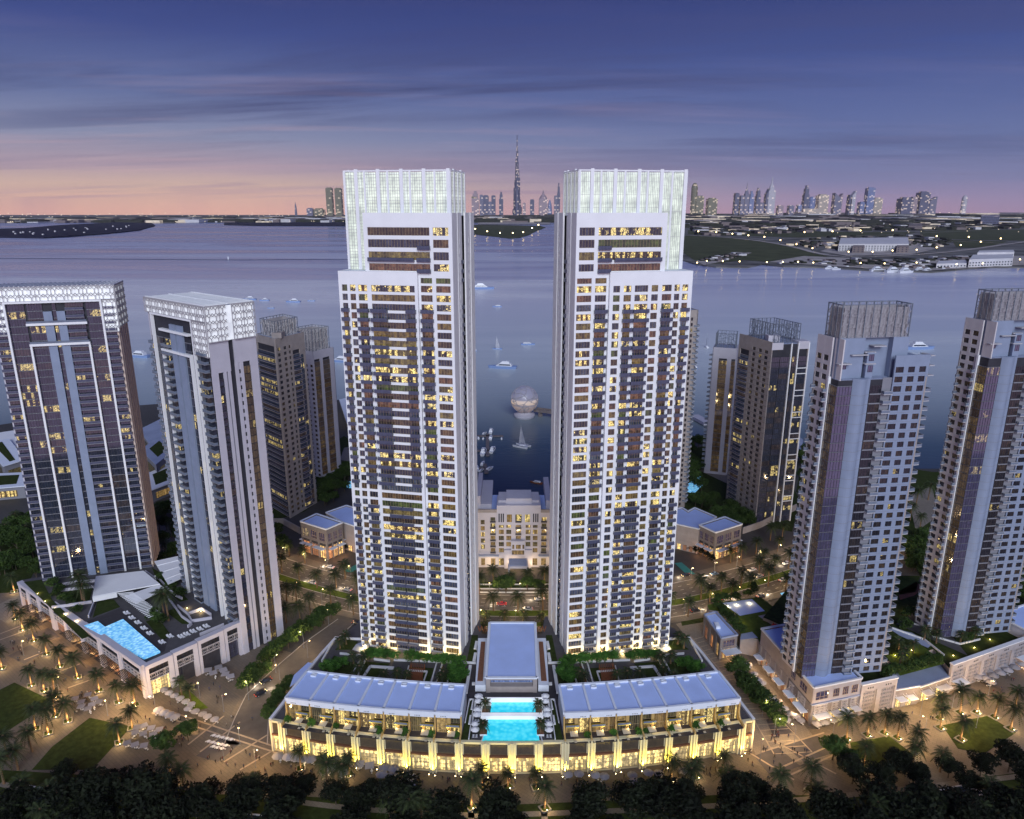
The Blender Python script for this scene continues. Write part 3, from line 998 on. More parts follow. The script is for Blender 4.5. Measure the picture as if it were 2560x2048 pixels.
def balcony(w, d=1.5, rail='balcony', slab='balcony', posts=True):
    w = round(w, 2)
    key = ('balcony', w, d, rail, slab)
    if key in CACHE:
        return CACHE[key]
    b = MB()
    b.box(0, w, -d, 0, -.28, 0, 1)
    b.box(.03, w - .03, -d + .02, -d + .06, .06, 1.02, 0)
    b.box(.03, .07, -d + .06, -.05, .06, 1.02, 0)
    b.box(w - .07, w - .03, -d + .06, -.05, .06, 1.02, 0)
    b.box(0, w, -d - .01, -d + .09, 1.03, 1.13, 1)
    if posts:
        n = max(2, round(w / 1.3))
        for i in range(n + 1):
            x = min(max(w * i / n, .06), w - .06)
            b.box(x - .03, x + .03, -d - .02, -d + .015, 0, 1.03, 2)
    return entry(key, b, [M[rail], M[slab], M['mullion_dark']])


def tri_balcony(w, d=2.0, slab='balcony_pale', rail='balcony_clear'):
    w = round(w, 2)
    key = ('tri_balcony', w, d, slab, rail)
    if key in CACHE:
        return CACHE[key]
    b = MB()
    b.prism([(0, 0), (w, 0), (w, -d), (w * .75, -d)], -.3, 0, 1)
    for p, q in (((0, 0), (w * .75, -d)), ((w * .75, -d), (w, -d)), ((w, -d), (w, 0))):
        b.bar((p[0], p[1], .55), (q[0], q[1], .55), .05, 1.0, 0)
        b.bar((p[0], p[1], 1.08), (q[0], q[1], 1.08), .09, .07, 1)
    return entry(key, b, [M[rail], M[slab]])


class Fac:
    """One wall plane of a building, A to B left to right as seen from outside; x along, -y outwards."""

    def __init__(s, root, A, B, out=0.0):
        s.root = root
        A, B = Vector((A[0], A[1], 0)), Vector((B[0], B[1], 0))
        s.u = (B - A).normalized()
        s.n = Vector((s.u.y, -s.u.x, 0))
        s.A = A + s.n * out
        s.L = (B - A).length
        s.ang = math.atan2(s.u.y, s.u.x)

    def P(s, x, y=0.0):
        return s.A + s.u * x - s.n * y

    def put(s, name, e, x, y, z):
        p = s.P(x, y)
        return s.root.put(name, e, p.x, p.y, z, s.ang)

    def mesh(s, name, b, mats, label=None):
        p = s.A
        o = link(name, b.mesh(name, mats), s.root.o, (p.x - s.root.base.x, p.y - s.root.base.y, -s.root.base.z), s.ang)
        if label:
            o['label'] = label
        return o

    def wall(s, cols, z0, z1, mat, th=0.6, name='wall', x0=0.0, x1=None, y=0.0):
        """cols: (xa, xb, [(za, zb), ...]) openings; the rest is solid."""
        x1 = s.L if x1 is None else x1
        b = MB()
        x = x0
        for xa, xb, ops in sorted(cols, key=lambda c: c[0]):
            if xa - x > .01:
                b.box(x, xa, y, y + th, z0, z1)
            z = z0
            for za, zb in sorted(ops):
                if za - z > .01:
                    b.box(xa, xb, y + .02, y + th - .02, z, za)
                z = zb
            if z1 - z > .01:
                b.box(xa, xb, y + .02, y + th - .02, z, z1)
            x = xb
        if x1 - x > .01:
            b.box(x, x1, y, y + th, z0, z1)
        return s.mesh(name, b, M[mat])


def floors(z0, n, fh, lo, hi):
    return [(z0 + i * fh + lo, z0 + i * fh + hi) for i in range(n)]


def inset(poly, d):
    """Shrink a convex polygon by d."""
    poly = [Vector((p[0], p[1], 0)) for p in poly]
    ar = sum(poly[i - 1].x * poly[i].y - poly[i].x * poly[i - 1].y for i in range(len(poly)))
    if ar < 0:
        poly = poly[::-1]
    out = []
    n = len(poly)
    for i in range(n):
        a, b, c = poly[i - 1], poly[i], poly[(i + 1) % n]
        e1, e2 = (b - a).normalized(), (c - b).normalized()
        n1, n2 = Vector((-e1.y, e1.x, 0)), Vector((-e2.y, e2.x, 0))
        k = 1 + n1.dot(n2)
        out.append(b + (n1 + n2) * (d / max(.2, k)))
    return out


def plain_side(root, A, B, z0, z1, mat, n, fh, glass, every=4.5, ww=2.2):
    """A wall seen only from elsewhere: solid with a regular grid of windows joined into one part."""
    f = Fac(root, A, B)
    b = MB()
    b.box(0, f.L, 0, .6, z0, z1, 0)
    k = max(1, int(f.L / every))
    for i in range(k):
        x = f.L * (i + .5) / k
        for j in range(n):
            z = z0 + j * fh + 1
            b.quad((x - ww / 2, -.02, z), (x + ww / 2, -.02, z), (x + ww / 2, -.02, z + 1.9), (x - ww / 2, -.02, z + 1.9), 1)
    return f.mesh('side_wall', b, [M[mat], M[glass]])


# ------------------------------------------------------------------ the two white towers
def main_tower(label, FL, FR, tier, plain, tcols, ecols, bal, upper, ucols, crown, side):
    """tier: x range standing proud up to the terrace; tcols/ecols: window columns of the tier / of the flush bay; side: 'R' or 'L' flank seen."""
    grid = (side == 'R')
    u = (FR - FL).normalized()
    nin = Vector((-u.y, u.x, 0))
    W = (FR - FL).length
    D = 29.0
    root = Root('residential_tower', label, 'tower', (FL + FR) / 2, 13.0)
    q = lambda x, y: FL + u * x + nin * y
    Z0, ZT, ZU, ZC = 13.0, 173.0, 194.0, 209.0
    FH, NF = 3.45, 45
    # dark rooms behind the glass
    b = MB()
    b.prism([q(1.9, .62), q(W - 1.9, .62), q(W - 1.9, D - .62), q(1.9, D - .62)], Z0, ZT - .4)
    b.prism([q(upper[0] + 1.9, .62), q(upper[1] - 1.9, .62), q(upper[1] - 1.9, D - 1), q(upper[0] + 1.9, D - 1)], ZT - .3, ZU - 1.2)
    root.part('inner_core', b, M['dark_core'])
    b = MB()
    x0, x1 = (0.0, upper[0]) if tier[0] == 0 else (upper[1], W)
    b.prism([q(x0 + .1, .65), q(x1 - .1, .65), q(x1 - .1, D), q(x0 + .1, D)], ZT - .38, ZT - .2)
    b.prism([q(upper[0] + .65, .66), q(upper[1] - .65, .66), q(upper[1] - .65, D - 1.2), q(upper[0] + .65, D - 1.2)], ZU - 1.1, ZU - .9)
    root.part('terrace_roof', b, M['roof_trim'])
    rows = [(Z0 + i * FH + .8, Z0 + i * FH + 3.22) for i in range(NF)]
    nobal = {NF - 1, NF - 2, 20, 21}

    def fill(f, cols, dx, rws, skip=()):
        for ci, (xa, xb) in enumerate(cols):
            for i, (za, zb) in reversed(list(enumerate(rws))):
                f.put('window', win(xb - xa, zb - za, 'win_main'), xa - dx, .34, za)

    # the proud tier
    f = Fac(root, q(tier[0], 0), q(tier[1], 0), 1.3)
    f.wall([(a - tier[0], c - tier[0], rows) for a, c in tcols], Z0, ZT, 'white_wall', 1.5)
    fill(f, tcols, tier[0], rows)
    for bx0, bx1, lo, hi in bal['tier']:
        for i in range(hi - 1, lo - 1, -1):
            if i not in nobal:
                f.put('balcony', balcony(bx1 - bx0), bx0 - tier[0], -.03, Z0 + i * FH + .34)
    # the flush bay below, the whole front above
    f = Fac(root, q(plain[0], 0), q(plain[1], 0))
    rows2 = rows + [(Z0 + NF * FH + .6, Z0 + NF * FH + 2.6)]
    f.wall([(a - plain[0], c - plain[0], rows2) for a, c in ecols], Z0, ZT, 'white_wall', .6)
    fill(f, ecols, plain[0], rows2)
    for bx0, bx1, lo, hi in bal['plain']:
        for i in range(hi - 1, lo - 1, -1):
            if i not in nobal:
                f.put('balcony', balcony(bx1 - bx0), bx0 - plain[0], -.03, Z0 + i * FH + .34)
    f = Fac(root, q(upper[0], 0), q(upper[1], 0))
    urows = [(173.3, 175.9), (177.3, 180.2), (181.7, 184.6), (186.0, 188.9)]
    f.wall([(a - upper[0], c - upper[0], urows) for a, c in ucols], ZT, ZU, 'white_wall', .6)
    fill(f, ucols, upper[0], urows)
    for xa, xb, z in bal['upper']:
        f.put('balcony', balcony(xb - xa, 1.2), xa - upper[0], -.03, z)
    # flanks and back
    if side == 'R':
        A, B = q(W, 0), q(W, D)
        far_a, far_b = q(0, D), q(0, 0)
        sx = lambda d: d
    else:
        A, B = q(0, D), q(0, 0)
        far_a, far_b = q(W, 0), q(W, D)
        sx = lambda d: D - d
    f = Fac(root, A, B)
    srows = [(Z0 + i * FH + .6, Z0 + i * FH + 3.0) for i in range(NF + 5)]

    def seg(d0, d1, y, slits, z1=ZU, name='flank_wall'):
        xa, xb = sorted((sx(d0), sx(d1)))
        cols = [(min(sx(s0), sx(s1)), max(sx(s0), sx(s1)), srows) for s0, s1 in slits]
        f.wall(cols, Z0, z1, 'side_wall', .6, name, xa, xb, y)
        for xa_, xb_, _ in cols:
            for za, zb in srows:
                f.put('slit_window', slit(round(xb_ - xa_, 2), round(zb - za, 2)), xa_, y + .3, za)

    seg(.61, 3.4, 0, [])
    seg(3.7, 7.2, .25, [])
    seg(7.5, 11.5, 0, [(9.0, 9.7)])
    seg(11.5, 16.2, .9, [])
    seg(16.2, 19.4, -.5, [])
    seg(19.7, 23.6, -.2, [(21.3, 22.0)])
    seg(23.9, D, -.5, [])
    b = MB()
    for d0, d1, y0_ in ((3.4, 3.7, .3), (7.2, 7.5, .3), (19.4, 19.7, .1), (23.6, 23.9, .1)):
        xa, xb = sorted((sx(d0), sx(d1)))
        b.box(xa, xb, y0_, .6, Z0, ZU - .05)
    xa, xb = sorted((sx(16.2), sx(16.4)))
    f.mesh('shadow_joint', b, M['grey_panel'])
    for i in range(NF + 3):
        if i not in nobal:
            xa = min(sx(13.2), sx(15.6))
            f.put('side_balcony', balcony(2.4, .8), xa, .88, Z0 + i * FH + .4)
    plain_side(root, far_a, far_b, Z0, ZT, 'white_wall', NF, FH, 'win_main')
    plain_side(root, q(W, D), q(0, D), Z0, ZT, 'white_wall', NF, FH, 'win_main')
    b = MB()
    xa, xb = (upper[0], upper[0] + .6) if tier[0] == 0 else (upper[1] - .6, upper[1])
    b.prism([q(xa, .61), q(xb, .61), q(xb, D - .7), q(xa, D - .7)], ZT - .2, ZU)
    b.prism([q(upper[0] + .61, D - 1.3), q(upper[1] - .61, D - 1.3), q(upper[1] - .61, D - .7), q(upper[0] + .61, D - .7)], ZT - .2, ZU)
    root.part('upper_wall', b, M['white_wall'])
    # the lit crown: fins, rails and glass
    cx0, cx1, cy0, cy1 = crown
    bx = [cx0 + (cx1 - cx0) * t for t in (0, .12, .2, .33, .42, .55, .63, .76, .86, 1.0)]
    for (PA, PB, xs, zlow) in ((q(cx0, cy0), q(cx1, cy0), [x - cx0 for x in bx], None), (q(cx1, cy0), q(cx1, cy1), [0, 5, 10, 15, cy1 - cy0], None), (q(cx1, cy1), q(cx0, cy1), [0, 8, 16, 24, 32, cx1 - cx0], None), (q(cx0, cy1), q(cx0, cy0), [0, 5, 10, 15, cy1 - cy0], None)):
        g = Fac(root, PA, PB)
        for j, x in enumerate(xs):
            wp = g.P(x)
            rel = (wp - FL).dot(u)
            low = ZT if not (upper[0] <= rel <= upper[1]) else ZU - 1.2
            w = 1.3 if j % 2 else .7
            x_ = min(max(x, w / 2), g.L - w / 2)
            key = ('crown_fin', w, low)
            e = CACHE.get(key)
            if not e:
                bb = MB()
                bb.box(-w / 2, w / 2, -.25, .45, 0, ZC - low + (.5 if j % 2 else 0), 0)
                e = entry(key, bb, [M['white_wall']])
            g.put('crown_fin', e, x_, 0, low)
        for xa, xb in zip(xs, xs[1:]):
            wp = g.P((xa + xb) / 2)
            rel = (wp - FL).dot(u)
            low = ZT if not (upper[0] <= rel <= upper[1]) else ZU - 1.2
            key = ('crown_glass', round(xb - xa, 1), low, grid)
            e = CACHE.get(key)
            if not e:
                bb = MB()
                w = xb - xa
                bb.quad((0, 0, 0), (w, 0, 0), (w, 0, ZC - low - .6), (0, 0, ZC - low - .6), 0)
                nm = max(2, round(w / (.95 if grid else .7)))
                for k in range(1, nm):
                    bb.box(w * k / nm - .05, w * k / nm + .05, -.12, -.01, 0, ZC - low - .6, 1)
                zz = 1.0 if grid else 3.0
                while zz < ZC - low - .5:
                    bb.box(.0, w, -.10, -.012, zz - .05, zz + .05, 1)
                    zz += 1.15 if grid else 4.6
                e = entry(key, bb, [M['crown_glass'], M['screen_grey']])
            g.put('crown_panel', e, xa, .1, low)
        bb = MB()
        bb.box(0, g.L, -.2, .3, ZC - .35, ZC + .1)
        g.mesh('crown_rim', bb, M['white_wall'])
    return root


FL1, FR1 = Vector((-65.0, 275.0, 0)), Vector((-21.5, 265.9, 0))
main_tower('white residential tower left of the central gap, its terrace step on the left', FL1, FR1, (0, 31.2), (31.2, 44.43),
           [(1.3, 3.4), (4.5, 6.7), (7.8, 11.3), (13.0, 30.0)], [(32.0, 36.4), (37.9, 43.4)],
           {'tier': [(1.0, 3.9, 0, 45), (7.4, 11.9, 0, 45), (12.6, 19.2, 20, 45), (26.6, 30.4, 20, 45), (16.6, 21.8, 0, 20), (21.9, 26.4, 0, 20)], 'plain': [(31.9, 36.8, 0, 45)],
            'upper': [(12.0, 30.0, 177.0), (31.0, 36.2, 177.0), (31.0, 36.2, 173.0), (31.4, 36.2, 181.3)]},
           (10.5, 44.43), [(12.1, 35.9), (37.2, 43.0)], (0.8, 42.0, 7.0, 27.0), 'R')
FL2, FR2 = Vector((23.1, 265.9, 0)), Vector((67.7, 275.2, 0))
main_tower('white residential tower right of the central gap, its terrace step on the right', FL2, FR2, (12.9, 45.55), (0, 12.9),
           [(14.3, 16.9), (18.4, 21.3), (22.7, 27.9), (29.3, 31.9), (33.5, 37.3), (38.4, 40.5), (41.6, 43.9)], [(.7, 6.3), (7.7, 12.0)],
           {'tier': [(18.0, 21.9, 0, 45), (22.1, 28.3, 0, 45), (33.2, 37.9, 0, 45), (41.2, 44.5, 0, 45)], 'plain': [(7.4, 12.4, 0, 45)],
            'upper': [(8.3, 13.5, 177.0), (14.6, 33.0, 177.0), (8.3, 13.2, 173.0), (8.3, 13.2, 181.3)]},
           (0, 34.7), [(1.2, 6.9), (8.4, 32.8)], (2.6, 44.6, 7.0, 27.0), 'L')
# ------------------------------------------------------------------ the curved podium between plaza and towers
DZ = 13.0
YA = lambda x: 213.8 + 0.0015 * x * x
arc = [Vector((x, YA(x), 0)) for x in [k * 9.42 for k in range(-9, 10)]]
endL, endR = Vector((-89.6, 225.6, 0)), Vector((89.6, 225.6, 0))
pod = Root('podium', 'long curved podium with glowing cream columns and shop fronts below the white towers', 'podium', (0, 250))
backL, backR = G(800, 1640, DZ), G(1760, 1640, DZ)
bl2, br2 = G(839, 1597, DZ), G(1723, 1597, DZ)
foot = [endL] + arc + [endR, backR, br2, Vector((61, 310, 0)), Vector((14.5, 297, 0)), Vector((12.8, 283, 0)), Vector((-12.8, 283, 0)), Vector((-14.5, 297, 0)), Vector((-61, 310, 0)), bl2, backL]
b = MB()
b.prism([p if 0 < i < 20 else p for i, p in enumerate(inset(foot, 1.4))], 0, DZ - .25)
pod.part('inner_core', b, M['dark_core'])
b = MB()
b.prism(inset(foot, .7), DZ - .24, DZ)
pod.part('deck_slab', b, M['paver_dark'])
# column: three upright fins
b = MB()
for x, w, d in ((-1.05, .62, .7), (0, .7, .95), (1.05, .62, .7)):
    b.box(x - w / 2, x + w / 2, -d, .6, 0, 13.75 if x == 0 else 13.2)
b.box(-1.35, 1.35, -.25, .6, 0, 13.1)
col_e = entry(('column',), b, [M['column']])
line = [endL] + arc + [endR]
for i, (A, B) in enumerate(zip(line, line[1:])):
    f = Fac(pod, A, B)
    L = f.L
    end = i in (0, len(line) - 2)
    key = ('bay', round(L, 1))
    x0, x1 = 1.4, L - 1.4
    if i == 0:
        x0 = .7
    if i == len(line) - 2:
        x1 = L - .7
    W = x1 - x0
    e = CACHE.get(('shop', round(W, 1)))
    if not e:
        bb = MB()
        bb.quad((0, 0, 0), (W, 0, 0), (W, 0, 4.7), (0, 0, 4.7), 0)
        n = max(2, round(W / 1.1))
        for k in range(n + 1):
            bb.box(W * k / n - .05, W * k / n + .05, -.12, -.003, 0, 4.7, 1)
        for z in (.12, 2.9, 4.6):
            bb.box(0, W, -.11, -.004, z - .06, z + .06, 1)
        e = entry(('shop', round(W, 1)), bb, [M['shop'], M['mullion']])
        bb = MB()
        bb.quad((0, 0, 0), (W, 0, 0), (W, 0, 2.0), (0, 0, 2.0), 0)
        for k in range(5):
            bb.box(W * k / 4 - .05, W * k / 4 + .05, -.12, -.003, 0, 2.0, 1)
        entry(('clear', round(W, 1)), bb, [M['shop'], M['mullion']])
        bb = MB()
        bb.box(0, W, .05, .2, 0, 4.5, 0)
        n = max(4, round(W / .42))
        for k in range(n):
            x = W * (k + .5) / n
            bb.box(x - .09, x + .09, -.28, .05, 0, 4.5, 1)
        for z in (.1, 4.4):
            bb.box(0, W, -.3, .05, z - .1, z + .1, 1)
        entry(('louvre', round(W, 1)), bb, [M['dark_core'], M['louvre']])
        bb = MB()
        bb.box(-.1, W + .1, -.8, .2, 0, .7, 0)
        bb.box(0, W, -.95, -.8, .1, .35, 0)
        entry(('shelf', round(W, 1)), bb, [M['brown_wood']])
    k_ = round(W, 1)
    f.put('shop_window', CACHE[('shop', k_)], x0, .9, .25)
    f.put('transom_window', CACHE[('clear', k_)], x0, .5, 5.15)
    f.put('canopy', CACHE[('shelf', k_)], x0, .3, 7.3)
    f.put('louvre_panel', CACHE[('louvre', k_)], x0, .5, 8.1)
    bb = MB()
    bb.box(0, L, .05, 1.3, 12.55, 13.35)
    bb.box(x0 - .02, x0 + .25, .1, 1.0, 0, 12.54)
    bb.box(x1 - .25, x1 + .02, .1, 1.0, 0, 12.54)
    bb.box(.1, L - .1, .2, 1.2, 0, .24)
    f.mesh('bay_frame', bb, M['column'])
    if i > 0:
        f.put('column', col_e, 0, 0, 0)
for A, B, x in ((line[0], line[1], .35), (line[-2], line[-1], (line[-1] - line[-2]).length - .35)):
    f = Fac(pod, A, B)
    bb = MB()
    bb.box(-.35, .35, -.4, .6, 0, 13.7)
    f.put('column', entry(('column_end',), bb, [M['column']]), x, 0, 0)
# flanks of the podium
for A, B in ((backL, endL), (endR, backR), (bl2, backL), (backR, br2)):
    f = Fac(pod, A, B)
    bb = MB()
    bb.box(0, f.L, 0, .8, 0, 13.9)
    n = max(1, int(f.L / 7))
    for k in range(n):
        x = f.L * (k + .5) / n
        bb.box(x - 2.4, x + 2.4, -.12, 0, 1, 11, 1)
    f.mesh('flank_wall', bb, [M['lav_wall'], M['louvre']])
    bb = MB()
    bb.box(-.1, f.L + .1, -.15, .95, 13.91, 14.15)
    f.mesh('coping', bb, M['white_stone'])

# warm lights at the foot of every column, shining up
COLUMN_LIGHTS = []


def nth(i, n, last='last'):
    return last if i == n - 1 and n > 2 else (ORD[i] if i < 20 else '%d%s' % (i + 1, {1: 'st', 2: 'nd', 3: 'rd'}.get((i + 1) % 10, 'th')))


def point_light(parent, loc, energy, col=(1, .72, .34), r=.25):
    d = bpy.data.lights.get('warm_%d_%s' % (int(energy), str(col))) or bpy.data.lights.new('warm_%d_%s' % (int(energy), str(col)), 'POINT')
    d.energy = energy
    d.color = col
    d.shadow_soft_size = r
    o = bpy.data.objects.new('lamp_light', d)
    COL.objects.link(o)
    o.parent = parent
    o.location = loc
    return o


b = MB()
b.lathe([(.18, 0), (.22, .12), (.16, .2)], 8, m=0)
b.lathe([(.13, .2), (.13, .24)], 8, m=1)
UPL = b.mesh('uplight', [M['black_metal'], M['lamp_small']])


def spot_up(p, A, energy, col):
    d = bpy.data.lights.get('column_spot') or bpy.data.lights.new('column_spot', 'SPOT')
    d.energy, d.color, d.spot_size, d.spot_blend, d.shadow_soft_size = energy, col, R(80), 1.0, .2
    o = bpy.data.objects.new('column_spot', d)
    COL.objects.link(o)
    o.location = (p.x, p.y, .5)
    o.rotation_euler = Vector((A.x - p.x, A.y - p.y, 11.0)).to_track_quat('-Z', 'Y').to_euler()



def uplight(p, label, group, energy=260, col=(1, .72, .34), z=0.0, dz=1.3, light=True):
    o = tag(link('uplight', UPL, None, (p.x, p.y, z)), label, 'uplight', group)
    if light:
        point_light(o, (0, 0, dz), energy, col)
    return o


for i, A in enumerate(line):
    if 0 < i < len(line) - 1:
        n = (line[i] - Vector((0, 330, 0))).normalized()
        p = A + n * 1.75
        for k in (-1, 1):
            t = Vector((-n.y, n.x, 0))
            q = p + t * (k * 1.1)
            side = 'left' if A.x < -.5 else ('right' if A.x > .5 else 'middle')
            uplight(q, 'small yellow uplight at the %s foot of podium column %s from the left' % ('left' if k > 0 else 'right', nth(i - 1, 99)), 'uplights under the podium columns', 0, (1, .80, .16), 0, 1.6, False)
        spot_up(p + n * .6, A, 12500, (1, .80, .12))

for fa, fb, nm in ((FL1, FR1, 'left'), (FL2, FR2, 'right')):
    u_ = (fb - fa).normalized()
    for k, t in enumerate((.05, .2, .36, .52, .68, .84, .96)):
        p = fa.lerp(fb, t) + Vector((u_.y, -u_.x, 0)) * 3.6
        uplight(p, 'small warm uplight, %s from left at the foot of the %s white tower' % (ORD[k], nm), 'uplights at the white towers', 1100, (1, .74, .28), DZ, 1.0)

# ------------------------------------------------------------------ the two rows of terraced houses on the podium
RZ = 22.0


def ter_row(fl, fr, blq, brq, side):
    F0, F1, B0, B1 = G(*fl, RZ), G(*fr, RZ), G(*blq, RZ), G(*brq, RZ)
    n = 7
    def bow(t):       # the row follows the podium's curve
        return (F1 - F0).cross(Vector((0, 0, 1))).normalized() * (4 * t * (1 - t) * 1.3)
    Fp = [F0.lerp(F1, i / n) + bow(i / n) for i in range(n + 1)]
    Bp = [B0.lerp(B1, i / n) + bow(i / n) * .8 for i in range(n + 1)]
    for i in range(n):
        a, bq, c, d = Fp[i], Fp[i + 1], Bp[i + 1], Bp[i]
        order = ORD[i] if side == 'left' else ORD[n - 1 - i]
        if i == (0 if side == 'left' else n - 1):
            lab = 'terraced house at the outer end of the %s podium row' % side
        elif i == (n - 1 if side == 'left' else 0):
            lab = 'terraced house at the pool end of the %s podium row' % side
        else:
            lab = 'terraced house, %s from the outer end of the %s podium row' % (order, side)
        h = Root('terraced_house', lab, 'house', (a + bq + c + d) / 4, DZ, 'terraced houses on the podium')
        f = Fac(h, a, bq)
        L = f.L
        mb_ = MB()
        q = inset([a, bq, c, d], .35)
        mb_.prism(q, RZ - 1.0, RZ - .35)
        roof_ = h.part('roof', mb_, M['roof'])
        mb_ = MB()
        q = inset([a, bq, c, d], .5)
        # walls: back and flanks
        for p, r_ in ((bq, c), (c, d), (d, a)):
            mb_.bar((p.x, p.y, DZ + 4), (r_.x, r_.y, DZ + 4), .5, 7.98)
        h.part('wall', mb_, M['lav_wall'])
        mb_ = MB()
        for p, r_ in ((a, d), (d, c), (a, bq)) + (((bq, c),) if i == n - 1 else ()):
            mb_.bar((p.x, p.y, RZ - .2), (r_.x, r_.y, RZ - .2), .85, 1.05)
        h.sub(roof_, 'parapet', mb_, M['roof_trim'])
        # fascia over the terrace with its little vents
        mb_ = MB()
        mb_.box(.3, L - .3, -.25, .6, RZ - 2.1, RZ - .75, 0)
        for k in range(4):
            x = L * (.22 if side == 'left' else .62) + k * .55
            mb_.box(x, x + .3, -.28, -.25, RZ - 1.75, RZ - 1.35, 1)
        f.mesh('fascia', mb_, [M['roof_trim'], M['grey_panel']])
        # glass walls, two storeys
        gx0, gx1 = (.5, L * .47) if side == 'left' else (L * .53, L - .5)
        ux0, ux1 = (L * .60, L - .6) if side == 'left' else (.6, L * .40)
        f.put('window', win(gx1 - gx0, 6.7, 'win_hotel', 5, 'mullion', True), gx0, .62, DZ + .1)
        f.put('window', win(ux1 - ux0, 2.6, 'win_hotel', 3), ux0, .62, DZ + 4.2)
        f.put('door', win(ux1 - ux0, 2.9, 'win_hotel', 3), ux0, .62, DZ + .1)
        px0 = gx1 + .05 if side == 'left' else ux1 + .05
        px1 = ux0 - .05 if side == 'left' else gx0 - .05
        mb_ = MB()
        mb_.box(px0, px1, .2, .7, DZ, RZ - 2.1)
        f.mesh('yellow_panel', mb_, M['ochre'])
        mb_ = MB()
        bx0, bx1 = (L * .44, L - .5) if side == 'left' else (.5, L * .56)
        mb_.box(bx0, bx1, -1.3, .2, DZ + 3.65, DZ + 3.9, 0)
        mb_.box(bx0, bx1, -1.3, -1.24, DZ + 3.9, DZ + 4.7, 1)
        f.mesh('balcony', mb_, [M['yellow'], M['balcony_clear']])
        # curved party wall running out across the terrace
        wl_ = [(0, 0), (-2.0, .9), (-3.4, .95), (-4.6, .75)]
        for x in ((0.0, L) if i == n - 1 else (0.0,)):
            mb_ = MB()
            prof = [(0.7, 0), (0.7, 7.4), (-.2, 7.4), (-.35, 3.6), (-.9, 2.2), (-1.9, 1.5), (-3.3, 1.2), (-4.4, 1.0), (-4.6, .5), (-4.6, 0)]
            for sx_ in (x - .28, x + .28):
                mb_.add([(sx_, y, DZ + z) for y, z in prof], [tuple(range(len(prof)))] if sx_ > x else [tuple(range(len(prof) - 1, -1, -1))])
            for (ya, za), (yb, zb) in zip(prof, prof[1:] + prof[:1]):
                mb_.quad((x - .28, ya, DZ + za), (x + .28, ya, DZ + za), (x + .28, yb, DZ + zb), (x - .28, yb, DZ + zb))
            f.mesh('party_wall', mb_, M['ochre'])
        mb_ = MB()
        mb_.box(.3, L - .3, -4.9, .6, DZ + .01, DZ + .12)
        f.mesh('terrace_floor', mb_, M['deck'])
        # roof hatch near the rear parapet
        p = d.lerp(c, .42) * .88 + a.lerp(bq, .42) * .12
        mb_ = MB()
        ux, uy = f.u, f.n
        for s0, s1 in (((-.9, -.6), (.9, -.6)), ((.9, -.6), (.9, .6)), ((.9, .6), (-.9, .6)), ((-.9, .6), (-.9, -.6))):
            P0 = p + ux * s0[0] + uy * s0[1]
            P1 = p + ux * s1[0] + uy * s1[1]
            mb_.bar((P0.x, P0.y, RZ - .05), (P1.x, P1.y, RZ - .05), .35, .7)
        h.sub(roof_, 'roof_hatch', mb_, M['roof_trim'])
        # loose things on the terrace
        sx_ = L * (.66 if side == 'left' else .34)
        PARASOL_SPOTS.append((f.P(sx_, -2.9), f.ang, order, side))
        SHRUB_SPOTS.append((f.P(1.3 if (i < 3) == (side == 'left') or side == 'right' and i > 3 else L - 1.3, -2.2), order, side))
        o = point_light(h.o, (f.P(L * .5, -1.6) - h.base) + Vector((0, 0, DZ + 3.0)), 230, (1, .74, .30), .3)


PARASOL_SPOTS, SHRUB_SPOTS = [], []
ter_row((714, 1745), (1152, 1783), (768, 1677), (1164, 1713), 'left')
ter_row((1411, 1783), (1850, 1747), (1398, 1713), (1796, 1679), 'right')

b = MB()
b.box(-1.35, 1.35, -1.35, 1.35, 2.35, 2.45, 0)
b.tube([(0, 0, 0), (0, 0, 2.35)], .07, 6, 1)
PAR_SQ = b.mesh('square_parasol', [M['canvas_warm'], M['black_metal']])
b = MB()
b.box(-.45, .45, -.45, .45, .62, .72, 0)
for x in (-.4, .4):
    for y in (-.4, .4):
        b.tube([(x, y, 0), (x, y, .63)], .04, 4, 1)
TABLE = b.mesh('terrace_table', [M['canvas_warm'], M['black_metal']])
for p, a, order, side in PARASOL_SPOTS:
    o = tag(link('parasol', PAR_SQ, None, (p.x, p.y, DZ + .12), a), 'square cream parasol on the terrace of the house %s from the outer end, %s row' % (order, side), 'parasol', 'parasols on the house terraces')
    q = p + Vector((.5, -1.9, 0))
    tag(link('terrace_table', TABLE, None, (q.x, q.y, DZ + .12), a), 'small cream table by the parasol of the house %s from the outer end, %s row' % (order, side), 'table', 'tables on the house terraces')

# ------------------------------------------------------------------ club house between the towers
Y0 = G(1280, 1731, DZ).y
CZ = ZAT(1693, Y0)
club = Root('club_house', 'long flat roofed club house with a glazed end facing the two turquoise pools', 'building', (0, Y0 + 20), DZ)
fl, fr = G(1215, 1693, CZ), G(1343, 1693, CZ)
bl_, br_ = G(1224, 1556, CZ), G(1338, 1556, CZ)
b = MB()
b.prism(inset([fl, fr, br_, bl_], .6), CZ - 1.0, CZ - .35)
club_roof = club.part('roof', b, M['roof'])
b = MB()
for p, q in ((fl, fr), (fr, br_), (br_, bl_), (bl_, fl)):
    b.bar((p.x, p.y, CZ - .25), (q.x, q.y, CZ - .25), 1.1, .6)
club.sub(club_roof, 'parapet', b, M['roof_trim'])
b = MB()
q = [fl + Vector((.3, 2.2, 0)), fr + Vector((-.3, 2.2, 0)), br_ + Vector((-.3, 0, 0)), bl_ + Vector((.3, 0, 0))]
b.prism(q, DZ, CZ - 1.0)
club.part('wall', b, M['lav_wall'])
f = Fac(club, fl, fr)
f.put('window', win(f.L - 3.4, CZ - DZ - 4.2, 'win_lobby', 14, 'mullion_dark'), 1.7, 2.15, DZ + 3.0) if 'win_lobby' in M else None
b = MB()
